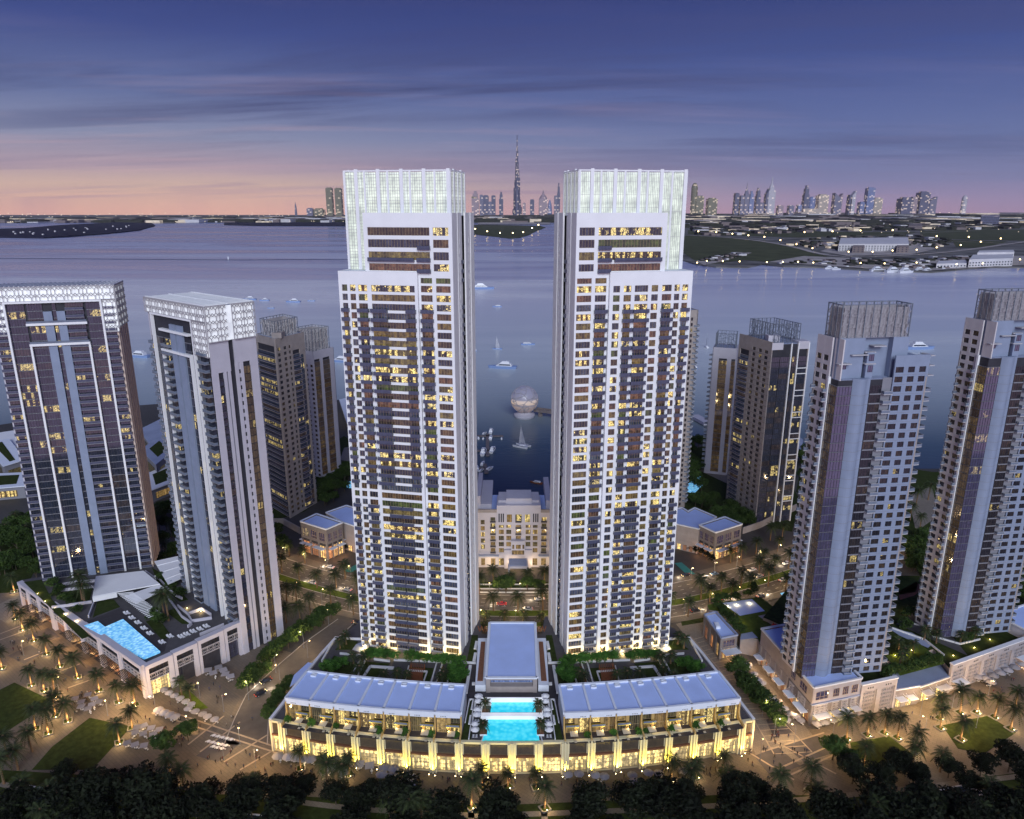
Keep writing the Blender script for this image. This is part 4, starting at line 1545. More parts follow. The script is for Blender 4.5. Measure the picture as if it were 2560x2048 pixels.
b.box(0, 1.6, -.2, 2.1, DZ, CZ - .6)
b.box(f.L - 1.6, f.L, -.2, 2.1, DZ, CZ - .6)
b.box(1.6, f.L - 1.6, -.2, 2.1, CZ - 1.25, CZ - .6)
b.box(1.6, f.L - 1.6, -.3, 2.1, DZ + .2, DZ + 2.8)
f.mesh('portal_frame', b, M['beige_wall'])
LZ = CZ - 4.0
for sgn in (-1, 1):
    o0 = G(1280 + sgn * 67, 1705, LZ)
    wx0, wx1 = sorted((abs(fl.x) * 1.02, abs(G(1280 + sgn * 92, 1712, LZ).x)))
    bx1 = abs(G(1280 + sgn * 84, 1590, LZ).x)
    yb = br_.y - 6
    P4 = [Vector((sgn * wx0, Y0 + .5, 0)), Vector((sgn * wx1, Y0 + .5, 0)), Vector((sgn * bx1, yb, 0)), Vector((sgn * wx0, yb, 0))]
    b = MB()
    b.prism(P4, DZ, LZ)
    club.part('side_wing', b, M['roof_trim'])
    b = MB()
    q = [Vector((sgn * (wx0 + 1.2), Y0 + 3, 0)), Vector((sgn * (wx0 + 3.4), Y0 + 3, 0)), Vector((sgn * (wx0 + 3.0), yb - 3, 0)), Vector((sgn * (wx0 + 1.2), yb - 3, 0))]
    b.prism(q, LZ, LZ + .25)
    club.part('timber_deck', b, M['brown_wood'])

# ------------------------------------------------------------------ pools, beds and loungers in front of it
PT = pts([(1226, 1781), (1339, 1781), (1337, 1756), (1229, 1756)], DZ + 1.6)
b = MB()
b.sheet(PT, DZ + 1.6)
structure('pool_water', b, M['pool'])
PT2 = pts([(1204, 1853), (1349, 1853), (1340, 1799), (1217, 1799)], DZ + .35)
b = MB()
b.sheet(PT2, DZ + .35)
structure('pool_water', b, M['pool'])
weir_y = G(1280, 1799, DZ + .35).y
surr = Root('pool_terrace', 'stepped white pool terrace holding the two turquoise pools in front of the club house', 'pool', (0, weir_y), DZ)
wx = abs(G(1202, 1790, DZ + 1).x)
b = MB()
b.box(-wx, wx, weir_y, weir_y + .9, DZ, DZ + 1.75)
b.box(-wx, wx, weir_y + .9, PT[0].y - .05, DZ, DZ + 1.52)
b.box(-wx, -wx + .35, weir_y + .9, PT[2].y, DZ, DZ + 1.7)
b.box(wx - .35, wx, weir_y + .9, PT[2].y, DZ, DZ + 1.7)
surr.part('weir_wall', b, M['pool_white'] if 'pool_white' in M else M['white_stone'])
b = MB()
b.box(-wx, wx, PT[2].y, PT[2].y + .6, DZ, DZ + 3.4)
b.box(-.12, .12, PT[2].y - .12, PT[2].y, DZ, DZ + 3.4)
surr.part('back_wall', b, M['pool_white'] if 'pool_white' in M else M['white_stone'])
b = MB()
for s in (-1, 1):
    b.bar((s * abs(PT2[0].x), PT2[0].y, DZ + .2), (s * abs(PT2[2].x), PT2[2].y, DZ + .2), .4, .42)
b.bar((PT2[0].x, PT2[0].y, DZ + .15), (PT2[1].x, PT2[1].y, DZ + .15), .3, .3)
surr.part('pool_rim', b, M['white_stone'])
b = MB()
b.prism([(-1.3, -1.3), (1.3, -1.3), (1.3, 1.3), (-1.3, 1.3)], 0, .8, 0, 1)
POOL_PLANTER = b.mesh('pool_planter', [M['white_stone'], M['brown_wood']])
# dark timber decks and green beds each side
for s in (-1, 1):
    b = MB()
    xs = lambda u, v: abs(G(u, v, DZ).x)
    b.sheet([(s * wx * 1.01, 217.5), (s * 21.2, 217.5), (s * 22.5, 262), (s * 13, 262), (s * wx * 1.0, Y0)], DZ + .03)
    structure('pool_deck', b, M['deck'])
    for q in ([(1152, 1852), (1176, 1852), (1190, 1752), (1178, 1752)],):
        P = [Vector((s * abs(p.x), p.y, 0)) for p in pts(q, DZ)]
        b = MB()
        b.prism(P, DZ + .03, DZ + .5)
        structure('planting_bed', b, M['grass'])
    for (ua, va), (ub, vb), w in (((1172, 1852), (1186, 1752), .35), ((1186, 1752), (1174, 1752), .35), ((1174, 1752), (1163, 1810), .35), ((1176, 1815), (1180, 1793), 1.6), ((1182, 1778), (1187, 1752), 1.6), ((1185, 1656), (1189, 1636), 1.2), ((1188, 1626), (1192, 1607), 1.2), ((1180, 1712), (1188, 1712), 1.0), ((1165, 1735), (1176, 1667), 1.2)):
        p, q = G(ua, va, DZ), G(ub, vb, DZ)
        o = MB()
        o.bar((s * abs(p.x), p.y, DZ + .45), (s * abs(q.x), q.y, DZ + .45), w, .9)
        garden_wall(o, M['white_stone'], 'along the %s pool deck' % ('left' if s < 0 else 'right'))
    P = [Vector((s * abs(p.x), p.y, 0)) for p in pts([(1166, 1659), (1186, 1659), (1195, 1590), (1180, 1590)], DZ)]
    b = MB()
    b.prism(P, DZ + .03, DZ + .4)
    structure('planting_bed', b, M['grass'])

# gardens between the houses and the towers, mirrored about the middle
def garden(s):
    def X(lst, z=DZ):
        return [Vector((s * abs(p.x), p.y, 0)) for p in pts(lst, z)]
    for q, m in (([(800, 1690), (835, 1640), (870, 1655), (905, 1660), (882, 1696)], 'grass'), ([(890, 1697), (912, 1655), (975, 1660), (935, 1700)], 'grass'), ([(1010, 1705), (1020, 1668), (1090, 1672), (1070, 1708)], 'grass'),
                 ([(1105, 1710), (1120, 1672), (1170, 1672), (1162, 1712)], 'grass'), ([(838, 1625), (870, 1600), (895, 1605), (880, 1625)], 'grass')):
        b = MB()
        b.prism(X(q), DZ, DZ + .25)
        structure('lawn', b, M[m])
    b = MB()
    b.sheet(X([(1016, 1702), (1025, 1671), (1060, 1673), (1055, 1704)]), DZ + .3)
    structure('terracotta_paving', b, M['terracotta'])
    b = MB()
    b.sheet(X([(1092, 1708), (1104, 1668), (1112, 1668), (1100, 1708)]), DZ + .3)
    structure('terracotta_paving', b, M['terracotta'])
    b = MB()
    b.sheet(X([(870, 1620), (905, 1605), (930, 1612), (900, 1632)]), DZ + .08)
    structure('terrace_paving', b, M['roof_grey'])
    for line, w in (([(805, 1655), (838, 1597), (905, 1600)], .6), ([(893, 1697), (915, 1650)], .5), ([(880, 1692), (903, 1648)], .5), ([(908, 1697), (926, 1669), (985, 1673)], 1.0), ([(908, 1697), (960, 1702)], .8), ([(1013, 1704), (1022, 1668)], .4),
                    ([(1078, 1709), (1092, 1660)], .5), ([(1090, 1710), (1106, 1662)], .5), ([(985, 1652), (1190, 1660)], .5), ([(1060, 1705), (1068, 1682), (1018, 1679)], .5), ([(935, 1650), (975, 1655)], .5), ([(1118, 1710), (1130, 1672)], .5), ([(850, 1636), (915, 1642)], .5)):
        l = X(line)
        for p, q in zip(l, l[1:]):
            b = MB()
            b.bar((p.x, p.y, DZ + .45), (q.x, q.y, DZ + .45), w, .9)
            garden_wall(b, M['white_stone'], 'of the %s podium garden' % ('left' if s < 0 else 'right'))
    b = MB()
    p = X([(1160, 1690)])[0]


garden(-1)
garden(1)
# timber pergola slats in each garden
for s, nm in ((-1, 'left'), (1, 'right')):
    P = [Vector((s * abs(p.x), p.y, 0)) for p in pts([(1020, 1700), (1056, 1703), (1062, 1676), (1028, 1673)], DZ)]
    r = Root('pergola', 'terracotta slatted pergola in the %s podium garden' % nm, 'pergola', (P[0] + P[2]) / 2, DZ)
    for k in range(9):
        a, c = P[0].lerp(P[1], k / 8), P[3].lerp(P[2], k / 8)
        b = MB()
        b.bar((a.x, a.y, DZ + 2.9), (c.x, c.y, DZ + 2.9), .22, .2)
        r.part('slat', b, M['terracotta'])
    for p in P:
        b = MB()
        b.box(p.x - .15, p.x + .15, p.y - .15, p.y + .15, DZ, DZ + 2.8)
        r.part('post', b, M['terracotta'])
# blue canopy over the ramp at the podium's left flank
b = MB()
P = pts([(725, 1718), (757, 1695), (793, 1662), (770, 1658), (735, 1690)], 8)
b.prism(P, 8.0, 8.4)
tag(link('ramp_canopy', b.mesh('ramp_canopy', M['roof'])), 'flat pale blue canopy over the ramp beside the side street', 'canopy')
for s, nm in ((-1, 'left'), (1, 'right')):   # zig-zag red fence behind the club house
    for k in range(1):
        b = MB()
        p0, p1 = G(1280 + s * 58, 1580, DZ), G(1280 + s * 85, 1580, DZ)
        for j in range(6):
            a, c = p0.lerp(p1, j / 6), p0.lerp(p1, (j + 1) / 6)
            za, zc = (.2, 3.0) if j % 2 else (3.0, .2)
            b.bar((a.x, a.y, DZ + za), (c.x, c.y, DZ + zc), .3, .3)
        tag(link('zigzag_screen', b.mesh('zigzag_screen', M['terracotta'])), 'red zigzag screen beside the %s side of the club house rear' % nm, 'screen')
# ------------------------------------------------------------------ lattice screens (chevrons of real bars)
def lattice(f, x0, x1, z0, z1, mat, cell=3.4, th=.22, y=-.15, name='lattice_screen', kind=True):
    b = MB()
    nx, nz = max(1, round((x1 - x0) / cell)), max(1, round((z1 - z0) / cell))
    cx, cz = (x1 - x0) / nx, (z1 - z0) / nz
    for i in range(nx):
        for j in range(nz):
            xa, za = x0 + i * cx, z0 + j * cz
            m = (xa + cx / 2, y, za + cz * .45)
            for p, q in ((m, (xa, y, za + cz)), (m, (xa + cx, y, za + cz)), (m, (xa + cx / 2, y, za)), ((xa, y, za + cz * .55), (xa + cx / 2, y, za + cz)), ((xa + cx, y, za + cz * .55), (xa + cx / 2, y, za + cz))):
                b.bar(p, q, th, th, 0, (0, 1, 0))
    for i in range(0, nx + 1, 2):
        b.box(x0 + i * cx - .1, x0 + i * cx + .1, y - .14, y + .14, z0, z1)
    for z in (z0, z1):
        b.box(x0, x1, y - .2, y + .2, z - .18, z + .18)
    o = f.mesh(name, b, M[mat])
    if kind:
        o['kind'] = 'stuff'
    return o


def lining(f, x0, x1, z0, z1, mat, y=.25, name='crown_lining'):
    b = MB()
    b.box(x0, x1, y, y + .15, z0, z1)
    return f.mesh(name, b, M[mat])


def voronoi_screen(root, P, z0, z1, mat, lin=None, cell=1.5, th=.12, post=3.2):
    """A roof screen of irregular pierced cells between dark posts, one part per side."""
    rr = random.Random(5)
    for A, B in zip(P, P[1:] + P[:1]):
        f = Fac(root, A, B)
        b = MB()
        nx, nz = max(2, round(f.L / cell)), max(3, round((z1 - z0) / cell))
        g = [[(f.L * i / nx + (rr.uniform(-.4, .4) * cell if 0 < i < nx else 0), z0 + (z1 - z0) * j / nz + (rr.uniform(-.4, .4) * cell if 0 < j < nz else 0)) for j in range(nz + 1)] for i in range(nx + 1)]
        for i in range(nx + 1):
            for j in range(nz + 1):
                p = g[i][j]
                if i < nx and (i + j) % 2 or j in (0, nz) and i < nx:
                    q = g[i + 1][j]
                    b.bar((p[0], 0, p[1]), (q[0], 0, q[1]), th, th, 0, (0, 1, 0))
                if j < nz:
                    q = g[i][j + 1]
                    b.bar((p[0], 0, p[1]), (q[0], 0, q[1]), th, th, 0, (0, 1, 0))
                if i < nx and j < nz and (i * 3 + j) % 3 == 0:
                    q = g[i + 1][j + 1]
                    b.bar((p[0], 0, p[1]), (q[0], 0, q[1]), th, th, 0, (0, 1, 0))
        f.mesh('roof_screen', b, M[mat])['kind'] = 'stuff'
        b = MB()
        n = max(1, round(f.L / post))
        for i in range(n + 1):
            b.box(f.L * i / n - .13, f.L * i / n + .13, -.2, .2, z0, z1 + .3)
        b.box(0, f.L, -.15, .15, z1, z1 + .25)
        f.mesh('screen_post', b, M['screen_dark'])
        if lin:
            lining(f, .3, f.L - .3, z0, z1 - 1.0, lin, .9)


def body(root, P, z0, z1, mat='dark_core', ins=.62, roof='roof_grey', name='inner_core'):
    b = MB()
    b.prism(inset(P, ins), z0, z1 - .6)
    root.part(name, b, M[mat])
    b = MB()
    b.prism(inset(P, ins + .02), z1 - .58, z1 - .4)
    root.part('roof', b, M[roof])


def fit(fr, L):
    return [(a * L, b * L) for a, b in fr]


def curtain(f, bays, z0, n, fh, glass, bal=(), mull='mullion_dark', y=.3, slab_mat='grey_panel', rail='balcony', d=1.3):
    """Storey-high glazing between white piers, with slab edges; balconies on the bays listed."""
    for bi, (xa, xb) in enumerate(bays):
        for i in range(n - 1, -1, -1):
            f.put('window', win(xb - xa, fh - .25, glass, None, mull), xa, y, z0 + i * fh + .23)
            if bi in bal:
                f.put('balcony', balcony(xb - xa, d, rail, slab_mat, False), xa, y - .02, z0 + i * fh + .4)
    b = MB()
    for xa, xb in bays:
        for i in range(n + 1):
            b.box(xa, xb, y - .04, y + .3, z0 + i * fh, z0 + i * fh + .22)
    f.mesh('slab_edges', b, M[slab_mat])['kind'] = 'stuff'


# ------------------------------------------------------------------ far left tower: dark glass in white frames under a lit lattice crown
D14 = 14.0
A1, B1 = G(107, 1452, D14), G(383, 1417, D14)
u1 = (B1 - A1).normalized()
n1 = Vector((-u1.y, u1.x, 0))
t1 = Root('lattice_crowned_tower', 'dark glass tower in white frames under a lit lattice crown, at the left edge', 'tower', (A1 + B1) / 2, D14)
P1 = [A1, B1, B1 + n1 * 20, A1 + n1 * 20]
ZT1, ZL1, ZF1 = 161.0, 139.0, 153.5
body(t1, P1, D14, 158.0)
f = Fac(t1, A1, B1)
L = f.L
FH1, N1 = 3.47, 40
bays = fit([(.004, .105), (.122, .262), (.278, .405), (.482, .512), (.588, .738), (.756, .88), (.896, .994)], L)
curtain(f, bays, D14 + .3, N1, FH1, 'win_dark', (0, 4, 6), slab_mat='grey_panel')
b = MB()
for a in (.112, .27, .747, .888):
    b.box(a * L - .45, a * L + .45, -1.1, .3, D14, ZF1 if a in (.112, .888) else 134.0)
f.mesh('white_frame', b, M['white_wall'])
for xa, xb in ((.408, .478), (.516, .584)):
    b = MB()
    b.box(xa * L, xb * L, -.6, .4, D14, ZF1 - 4)
    f.mesh('pier', b, M['blue_panel'])
for xa, xb, z in ((.262, .756, 133.6), (.262, .756, 143.2)):
    b = MB()
    b.box(xa * L, xb * L, -1.5, .4, z, z + 1.1)
    f.mesh('frame_beam', b, M['white_wall'])
    b = MB()
    b.box(xa * L + .2, xb * L - .2, -1.45, -1.4, z + 1.1, z + 2.1)
    f.mesh('balustrade', b, M['balcony_clear'])
b = MB()
b.box(.105 * L, .895 * L, -1.2, .4, ZF1, ZF1 + .9)
f.mesh('frame_beam', b, M['white_wall'])
# the crown: across the top, down both shoulders and back round the flank
lattice(f, -.6, L + .6, ZF1 + .9, ZT1, 'screen_grey', 3.2, .26, -.9)
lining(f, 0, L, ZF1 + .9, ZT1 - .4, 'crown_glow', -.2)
for xa, xb in ((-.6, .105 * L), (.895 * L, L + .6)):
    lattice(f, xa, xb, ZL1, ZF1 + .8, 'screen_grey', 3.2, .26, -.9)
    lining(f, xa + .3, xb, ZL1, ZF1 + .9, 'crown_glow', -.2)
g = Fac(t1, B1, P1[2])
lattice(g, -.6, g.L + .6, ZL1 + 2, ZT1, 'screen_grey', 3.2, .26, -.9)
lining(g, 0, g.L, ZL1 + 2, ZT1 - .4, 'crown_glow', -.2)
b = MB()
for i in range(26):
    p, q = A1.lerp(B1, (i + .5) / 26), P1[3].lerp(P1[2], (i + .5) / 26)
    b.bar((p.x, p.y, ZT1 + .1), (q.x, q.y, ZT1 + .1), .5, .5)
t1.part('crown_beams', b, M['white_wall'])['kind'] = 'stuff'
b = MB()
n = 10
for i in range(n):
    xa, xb = g.L * i / n, g.L * (i + 1) / n
    b.box(xa, xb - .35, -.5 if i % 2 else -.2, .6, D14, ZL1 + 1.8)
g.mesh('ribbed_wall', b, M['bronze_wall'])
plain_side(t1, P1[2], P1[3], D14, 158, 'lav_wall', N1, FH1, 'win_dark')
plain_side(t1, P1[3], A1, D14, 158, 'lav_wall', N1, FH1, 'win_dark')

# ------------------------------------------------------------------ second left tower: white gable to the right, balconies and glass to the left
PL, P0, PR = Vector((-162, 320, 0)), Vector((-122, 286, 0)), Vector((-109, 303, 0))
PB = PL + (PR - P0)
t2 = Root('lattice_crowned_tower', 'slim tower with a white striped gable and lit lattice crown, second from left', 'tower', (PL + PR) / 2, 0)
P2 = [PL, P0, PR, PB]
ZT2, ZL2, ZF2 = 158.0, 143.5, 151.0
body(t2, P2, 0, 156.0)
f = Fac(t2, PL, P0)
L = f.L
N2 = 40
FH2 = 3.45
z0 = 3.0
bays = fit([(.01, .075), (.10, .215), (.24, .375), (.475, .492), (.60, .695), (.72, .835), (.84, .965)], L)
curtain(f, bays, z0, N2, FH2, 'win_dark', (0, 2, 6), slab_mat='grey_panel', rail='balcony_clear', d=2.0)
b = MB()
for a, zt in ((.0875, ZF2), (.228, 136), (.708, 136), (.78, ZF2)):
    b.box(a * L - .4, a * L + .4, -1.0, .3, z0, zt)
f.mesh('white_frame', b, M['white_wall'])
for xa, xb in ((.385, .47), (.497, .595)):
    b = MB()
    b.box(xa * L, xb * L, -.5, .4, 0, ZF2 - 3)
    f.mesh('pier', b, M['blue_panel'])
for z in (135.6, 144.5):
    b = MB()
    b.box(.22 * L, .715 * L, -1.3, .4, z, z + 1.0)
    f.mesh('frame_beam', b, M['white_wall'])
b = MB()
b.box(.08 * L, .79 * L, -1.1, .4, ZF2, ZF2 + .8)
f.mesh('frame_beam', b, M['white_wall'])
lattice(f, -.5, L + .5, ZF2 + .8, ZT2, 'screen_grey', 3.0, .24, -.8)
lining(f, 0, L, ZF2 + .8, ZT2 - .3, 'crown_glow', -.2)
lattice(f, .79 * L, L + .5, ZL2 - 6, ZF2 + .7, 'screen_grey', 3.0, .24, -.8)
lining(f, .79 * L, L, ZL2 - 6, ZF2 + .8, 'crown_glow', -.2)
g = Fac(t2, P0, PR)
L = g.L
for xa, xb in ((-.5, L * .40), (L * .52, L + .3)):
    lattice(g, xa, xb, ZL2, ZT2, 'screen_grey', 3.0, .24, -.8)
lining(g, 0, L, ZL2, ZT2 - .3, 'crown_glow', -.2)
b = MB()
for xa, xb in ((0, .13), (.24, .30), (.33, .39), (.50, .565), (.605, .67), (.83, 1.0)):
    b.box(xa * L, xb * L, -.15, .5, 0, ZL2 - .2)
b.box(0, .40 * L, -.145, .49, ZL2 - 13, ZL2 - .21)
b.box(.50 * L, L, -.145, .49, ZL2 - 10, ZL2 - .21)
g.mesh('gable_wall', b, M['lav_wall'])
b = MB()
b.box(.40 * L, .50 * L, 1.8, 2.4, 0, ZL2)
b.box(.30 * L, .33 * L, .2, .5, 0, ZL2 - 14)
g.mesh('recess_wall', b, M['grey_panel'])
for i in range(N2 - 1, -1, -1):
    z = i * FH2 + .5
    if z < ZL2 - 16:
        g.put('window', win(.11 * L - .1, FH2 - .35, 'win_dark', 1, 'mullion_dark'), .13 * L + .05, .25, z)
    if z < ZL2 - 12:
        g.put('window', win(.16 * L - .1, FH2 - .15, 'win_brown', 2, 'mullion_dark'), .67 * L + .05, .25, z)
        g.put('slit_window', slit(.75, 1.7), .57 * L, .05, z + .6)
b = MB()
b.box(.565 * L, .605 * L, .12, .5, 0, ZL2 - .3)
g.mesh('gable_wall', b, M['lav_wall'])
b = MB()
for i in range(22):
    p, q = PL.lerp(P0, (i + .5) / 22), PB.lerp(PR, (i + .5) / 22)
    b.bar((p.x, p.y, ZT2 + .1), (q.x, q.y, ZT2 + .1), .45, .45)
for k in (0, .5, 1):
    p, q = PL.lerp(PB, k), P0.lerp(PR, k)
    b.bar((p.x, p.y, ZT2 + .35), (q.x, q.y, ZT2 + .35), .6, .5)
t2.part('crown_beams', b, M['white_wall'])['kind'] = 'stuff'
h = Fac(t2, PR, PB)
plain_side(t2, PR, PB, 0, 156, 'lav_wall', N2, FH2, 'win_dark')
plain_side(t2, PB, PL, 0, 156, 'lav_wall', N2, FH2, 'win_dark')
for i in range(N2 - 1, 1, -1):      # balconies cut against the sea on the two far corners
    h.put('tri_balcony', tri_balcony(3.4, 2.2), .4, -.02, i * FH2 + .4)
    k = Fac(t2, PB, PL)
    k.put('tri_balcony', tri_balcony(3.4, 2.2), k.L - 3.6, -.02, i * FH2 + .4)

# ------------------------------------------------------------------ third left tower, standing behind: tan stone and dark glass in two blocks
NA, RA, LA = G(726, 1296), G(793, 1257), G(680, 1268)
BA = LA + (RA - NA)
ZA = ZAT(830, RA.y)
t3 = Root('stone_tower', 'tan stone tower in two blocks behind the slim tower, roof screens pale', 'tower', (NA + BA) / 2, 0)
body(t3, [LA, NA, RA, BA], 0, ZA)
FH3 = 3.5
N3 = int((ZA - 6) / FH3)
f = Fac(t3, NA, RA)
rows = floors(1.5, N3, FH3, .9, 2.9)
cols = fit([(.07, .16), (.27, .36), (.44, .50)], f.L)
gl = fit([(.56, .80), (.82, .93)], f.L)
f.wall([(a, c, rows) for a, c in cols] + [(gl[0][0], gl[0][1], [(2, ZA - 10)]), (gl[1][0], gl[1][1], [(2, ZA - 14)])], 0, ZA, 'beige_wall')
for a, c in cols:
    for za, zb in reversed(rows):
        f.put('window', win(c - a, zb - za, 'win_beige', 2, 'mullion_dark'), a, .3, za)
curtain(f, gl, 1.0, N3 - 2, FH3, 'win_dark', (0,), slab_mat='beige_wall', rail='balcony')
f2 = Fac(t3, LA, NA)
curtain(f2, fit([(.05, .95)], f2.L), 1.0, N3 - 1, FH3, 'win_dark', (0,), slab_mat='beige_wall')
b = MB()
b.box(0, f2.L * .05, -.1, .6, 0, ZA)
b.box(f2.L * .95, f2.L, -.1, .6, 0, ZA - .01)
b.box(f2.L * .05, f2.L * .95, 0, .6, ZA - 5, ZA - .02)
f2.mesh('wall', b, M['beige_wall'])
plain_side(t3, RA, BA, 0, ZA, 'beige_wall', N3, FH3, 'win_beige')
plain_side(t3, BA, LA, 0, ZA, 'beige_wall', N3, FH3, 'win_beige')
q = inset([LA, NA, RA, BA], 3.0)
voronoi_screen(t3, q, ZA - .4, ZAT(786, BA.y - 6), 'screen', 'crown_glow_dim', 2.2, .2)
b = MB()
p = NA.lerp(RA, .14) + (BA - RA).normalized() * 2
b.box(p.x - 3, p.x + 3, p.y - 1, p.y + 6, ZA - .4, ZA + 3)
t3.part('roof_house', b, M['beige_wall'])
NB, RB = G(806, 1195), G(854, 1174)
nb = Vector((-(RB - NB).y, (RB - NB).x, 0)).normalized() * 20
ZB = ZAT(868, RB.y)
body(t3, [NB, RB, RB + nb, NB + nb], 0, ZB, name='inner_core')
f = Fac(t3, NB, RB)
NBn = int((ZB - 9) / FH3)
gl = fit([(.0, .30), (.44, .78)], f.L)
f.wall([(a, c, [(2, ZB - 6)]) for a, c in gl], 0, ZB, 'lav_wall')
curtain(f, gl, 1.2, NBn, FH3, 'win_brown', (), slab_mat='grey_panel')
plain_side(t3, RB, RB + nb, 0, ZB, 'lav_wall', NBn, FH3, 'win_beige')
plain_side(t3, RB + nb, NB + nb, 0, ZB, 'lav_wall', NBn, FH3, 'win_beige')
plain_side(t3, NB + nb, NB, 0, ZB, 'lav_wall', NBn, FH3, 'win_beige')
h = Fac(t3, RB, RB + nb)
for i in range(NBn, 0, -1):
    h.put('tri_balcony', tri_balcony(3.2, 2.0), 1.0, -.02, i * FH3 + .4)
    h2 = Fac(t3, RA, BA)
    h2.put('tri_balcony', tri_balcony(3.2, 2.0), .5, -.02, i * FH3 + .4)
voronoi_screen(t3, inset([NB, RB, RB + nb, NB + nb], 2.0), ZB - .4, ZAT(820, NB.y + 10), 'screen', 'crown_glow_dim', 2.2, .2)

# ------------------------------------------------------------------ left podium with its roof pool
C0, CL, CR = G(372, 1745), G(61, 1511), G(523, 1679)
CR2 = Vector((-122.5, 287.5, 0))
lp = Root('podium', 'left podium of white portals and black screens with a blue roof pool', 'podium', (-195, 300), 0)
deckP = [CL, C0, CR, CR2, Vector((-128, 320, 0)), B1 + n1 * 4, A1 + n1 * 6]
b = MB()
b.prism(inset(deckP, 1.3), 0, D14 - .2)
lp.part('inner_core', b, M['dark_core'])
b = MB()
b.prism(inset(deckP, .8), D14 - .19, D14)
lp.part('deck_slab', b, M['paver_dark'])


def portal_bay(f, x0, x1, z1, lit, awning=True, name='portal'):
    w = x1 - x0
    b = MB()
    b.box(x0, x0 + 1.3, -1.1, .8, 0, z1 - .3)
    b.box(x1 - 2.2, x1 - .25, -1.1, .8, 0, z1 - .3)
    b.box(x0, x1 - .25, -1.3, 1.6, z1 - 1.8, z1)
    f.mesh(name, b, M['lav_wall'])
    xa, xb = x0 + 1.3, x1 - 2.2
    b = MB()
    b.box(xa, xb, .3, .45, z1 - 8.0, z1 - 1.8, 0)
    n = max(2, round((xb - xa) / 1.6))
    for i in range(n + 1):
        x = xa + (xb - xa) * i / n
        b.box(x - .08, x + .08, -.5, .3, z1 - 8.0, z1 - 1.8, 1)
    for z in (z1 - 7.9, z1 - 4.6, z1 - 2):
        b.box(xa, xb, -.55, .3, z - .12, z + .12, 1)
    f.mesh('black_screen', b, [M['dark_core'], M['black_metal']])
    lattice(f, xa, xb, z1 - 7.8, z1 - 4.7, 'screen_grey', 1.5, .12, -.6)
    f.put('shop_window', win(xb - xa, z1 - 8.6, lit, None, 'mullion_dark', True), xa, .35, .15)
    if awning:
        b = MB()
        for i in range(8):
            y = -.6 - i * .55
            b.box(xa - .3, xb + .3, y - .14, y + .14, z1 - 8.7, z1 - 8.5)
        for x in (xa - .2, (xa + xb) / 2, xb + .2):
            b.box(x - .1, x + .1, -4.8, .2, z1 - 8.9, z1 - 8.7)
        f.mesh('awning', b, M['black_metal'])


f = Fac(lp, CL, C0)
zt = lambda t: 12.8 + 2.6 * t
br = [0, .09, .19, .305, .425, .56, .70, .85, 1.0]
for i, (a, c) in enumerate(zip(br, br[1:])):
    portal_bay(f, a * f.L, c * f.L, zt(c) + .2, 'shop_dim', i in (1, 2, 4, 5, 6, 7))
    p = f.P((a + c) / 2 * f.L, -4.5)
    point_light(lp.o, Vector((p.x, p.y, 3.2)) - lp.base, 850, (1, .55, .22), .4)
f = Fac(lp, C0, CR2)
LR = f.L
for i, (a, c, lit) in enumerate(((0, .27, 'shop'), (.27, .52, 'win_dark'), (.52, .80, 'win_dark'), (.80, 1.0, 'win_dark'))):
    portal_bay(f, a * LR, c * LR, 15.4 + 1.6 * (c - .27), lit, False)
# things of the roof terrace
P = pts([(211, 1564), (243.5, 1553), (262, 1567.5), (307, 1548), (399, 1628), (360, 1644)], D14 + .9)
b = MB()
b.sheet(P, D14 + .9)
structure('pool_water', b, M['pool_blue'])
b = MB()
for a, c in zip(P, P[1:] + P[:1]):
    b.bar((a.x, a.y, D14 + .4), (c.x, c.y, D14 + .4), .35, .9)
tag(link('pool_wall', b.mesh('pool_wall', M['pool_blue'])), 'raised rim of the notched blue pool on the left podium roof', 'pool rim')
b = MB()
b.sheet(pts([(200, 1560), (302, 1520), (420, 1594), (412, 1628), (365, 1655), (300, 1625)], D14), D14 + .03)
structure('pool_deck', b, M['deck'])
for q, m in (([(60, 1456), (104, 1450), (130, 1500), (225, 1590), (205, 1598), (118, 1512)], 'grass'), ([(150, 1482), (232, 1470), (222, 1508), (180, 1515)], 'grass'), ([(232, 1545), (245, 1500), (285, 1500), (300, 1518), (240, 1540)], 'grass'),
             ([(365, 1555), (395, 1545), (430, 1592), (405, 1600)], 'grass'), ([(415, 1530), (455, 1560), (480, 1560), (440, 1520)], 'grass'), ([(380, 1420), (420, 1445), (470, 1500), (450, 1505), (395, 1460)], 'grass')):
    b = MB()
    b.prism(pts(q, D14), D14, D14 + .2)
    structure('lawn', b, M[m])
for line in ([(140, 1468), (190, 1458), (240, 1455)], [(140, 1480), (235, 1470)], [(130, 1522), (230, 1508)], [(364, 1432), (385, 1447), (398, 1450), (420, 1475), (440, 1492), (456, 1500)], [(400, 1470), (430, 1510), (455, 1545), (480, 1562), (470, 1570)], [(445, 1518), (470, 1538), (505, 1525), (528, 1540)], [(470, 1538), (480, 1556), (530, 1548)], [(222, 1545), (236, 1508)], [(500, 1590), (560, 1565)]):
    l = pts(line, D14)
    for p, q in zip(l, l[1:]):
        b = MB()
        b.bar((p.x, p.y, D14 + .7), (q.x, q.y, D14 + .7), .5, 1.4)
        garden_wall(b, M['lav_wall'], 'on the left podium roof')
cz = D14 + 3.6
can = Root('roof_canopy', 'broad white folded canopy with slats above the left podium roof terrace', 'canopy', G(310, 1470, cz), D14)
b = MB()
b.prism(pts([(240, 1443), (359, 1429), (400, 1462), (292, 1482), (232, 1494)], cz), cz, cz + .5)
b.prism(pts([(398, 1462), (415, 1474), (340, 1510), (312, 1492)], cz - .8), cz - .8, cz - .4)
can.part('canopy_slab', b, M['white_wall'])
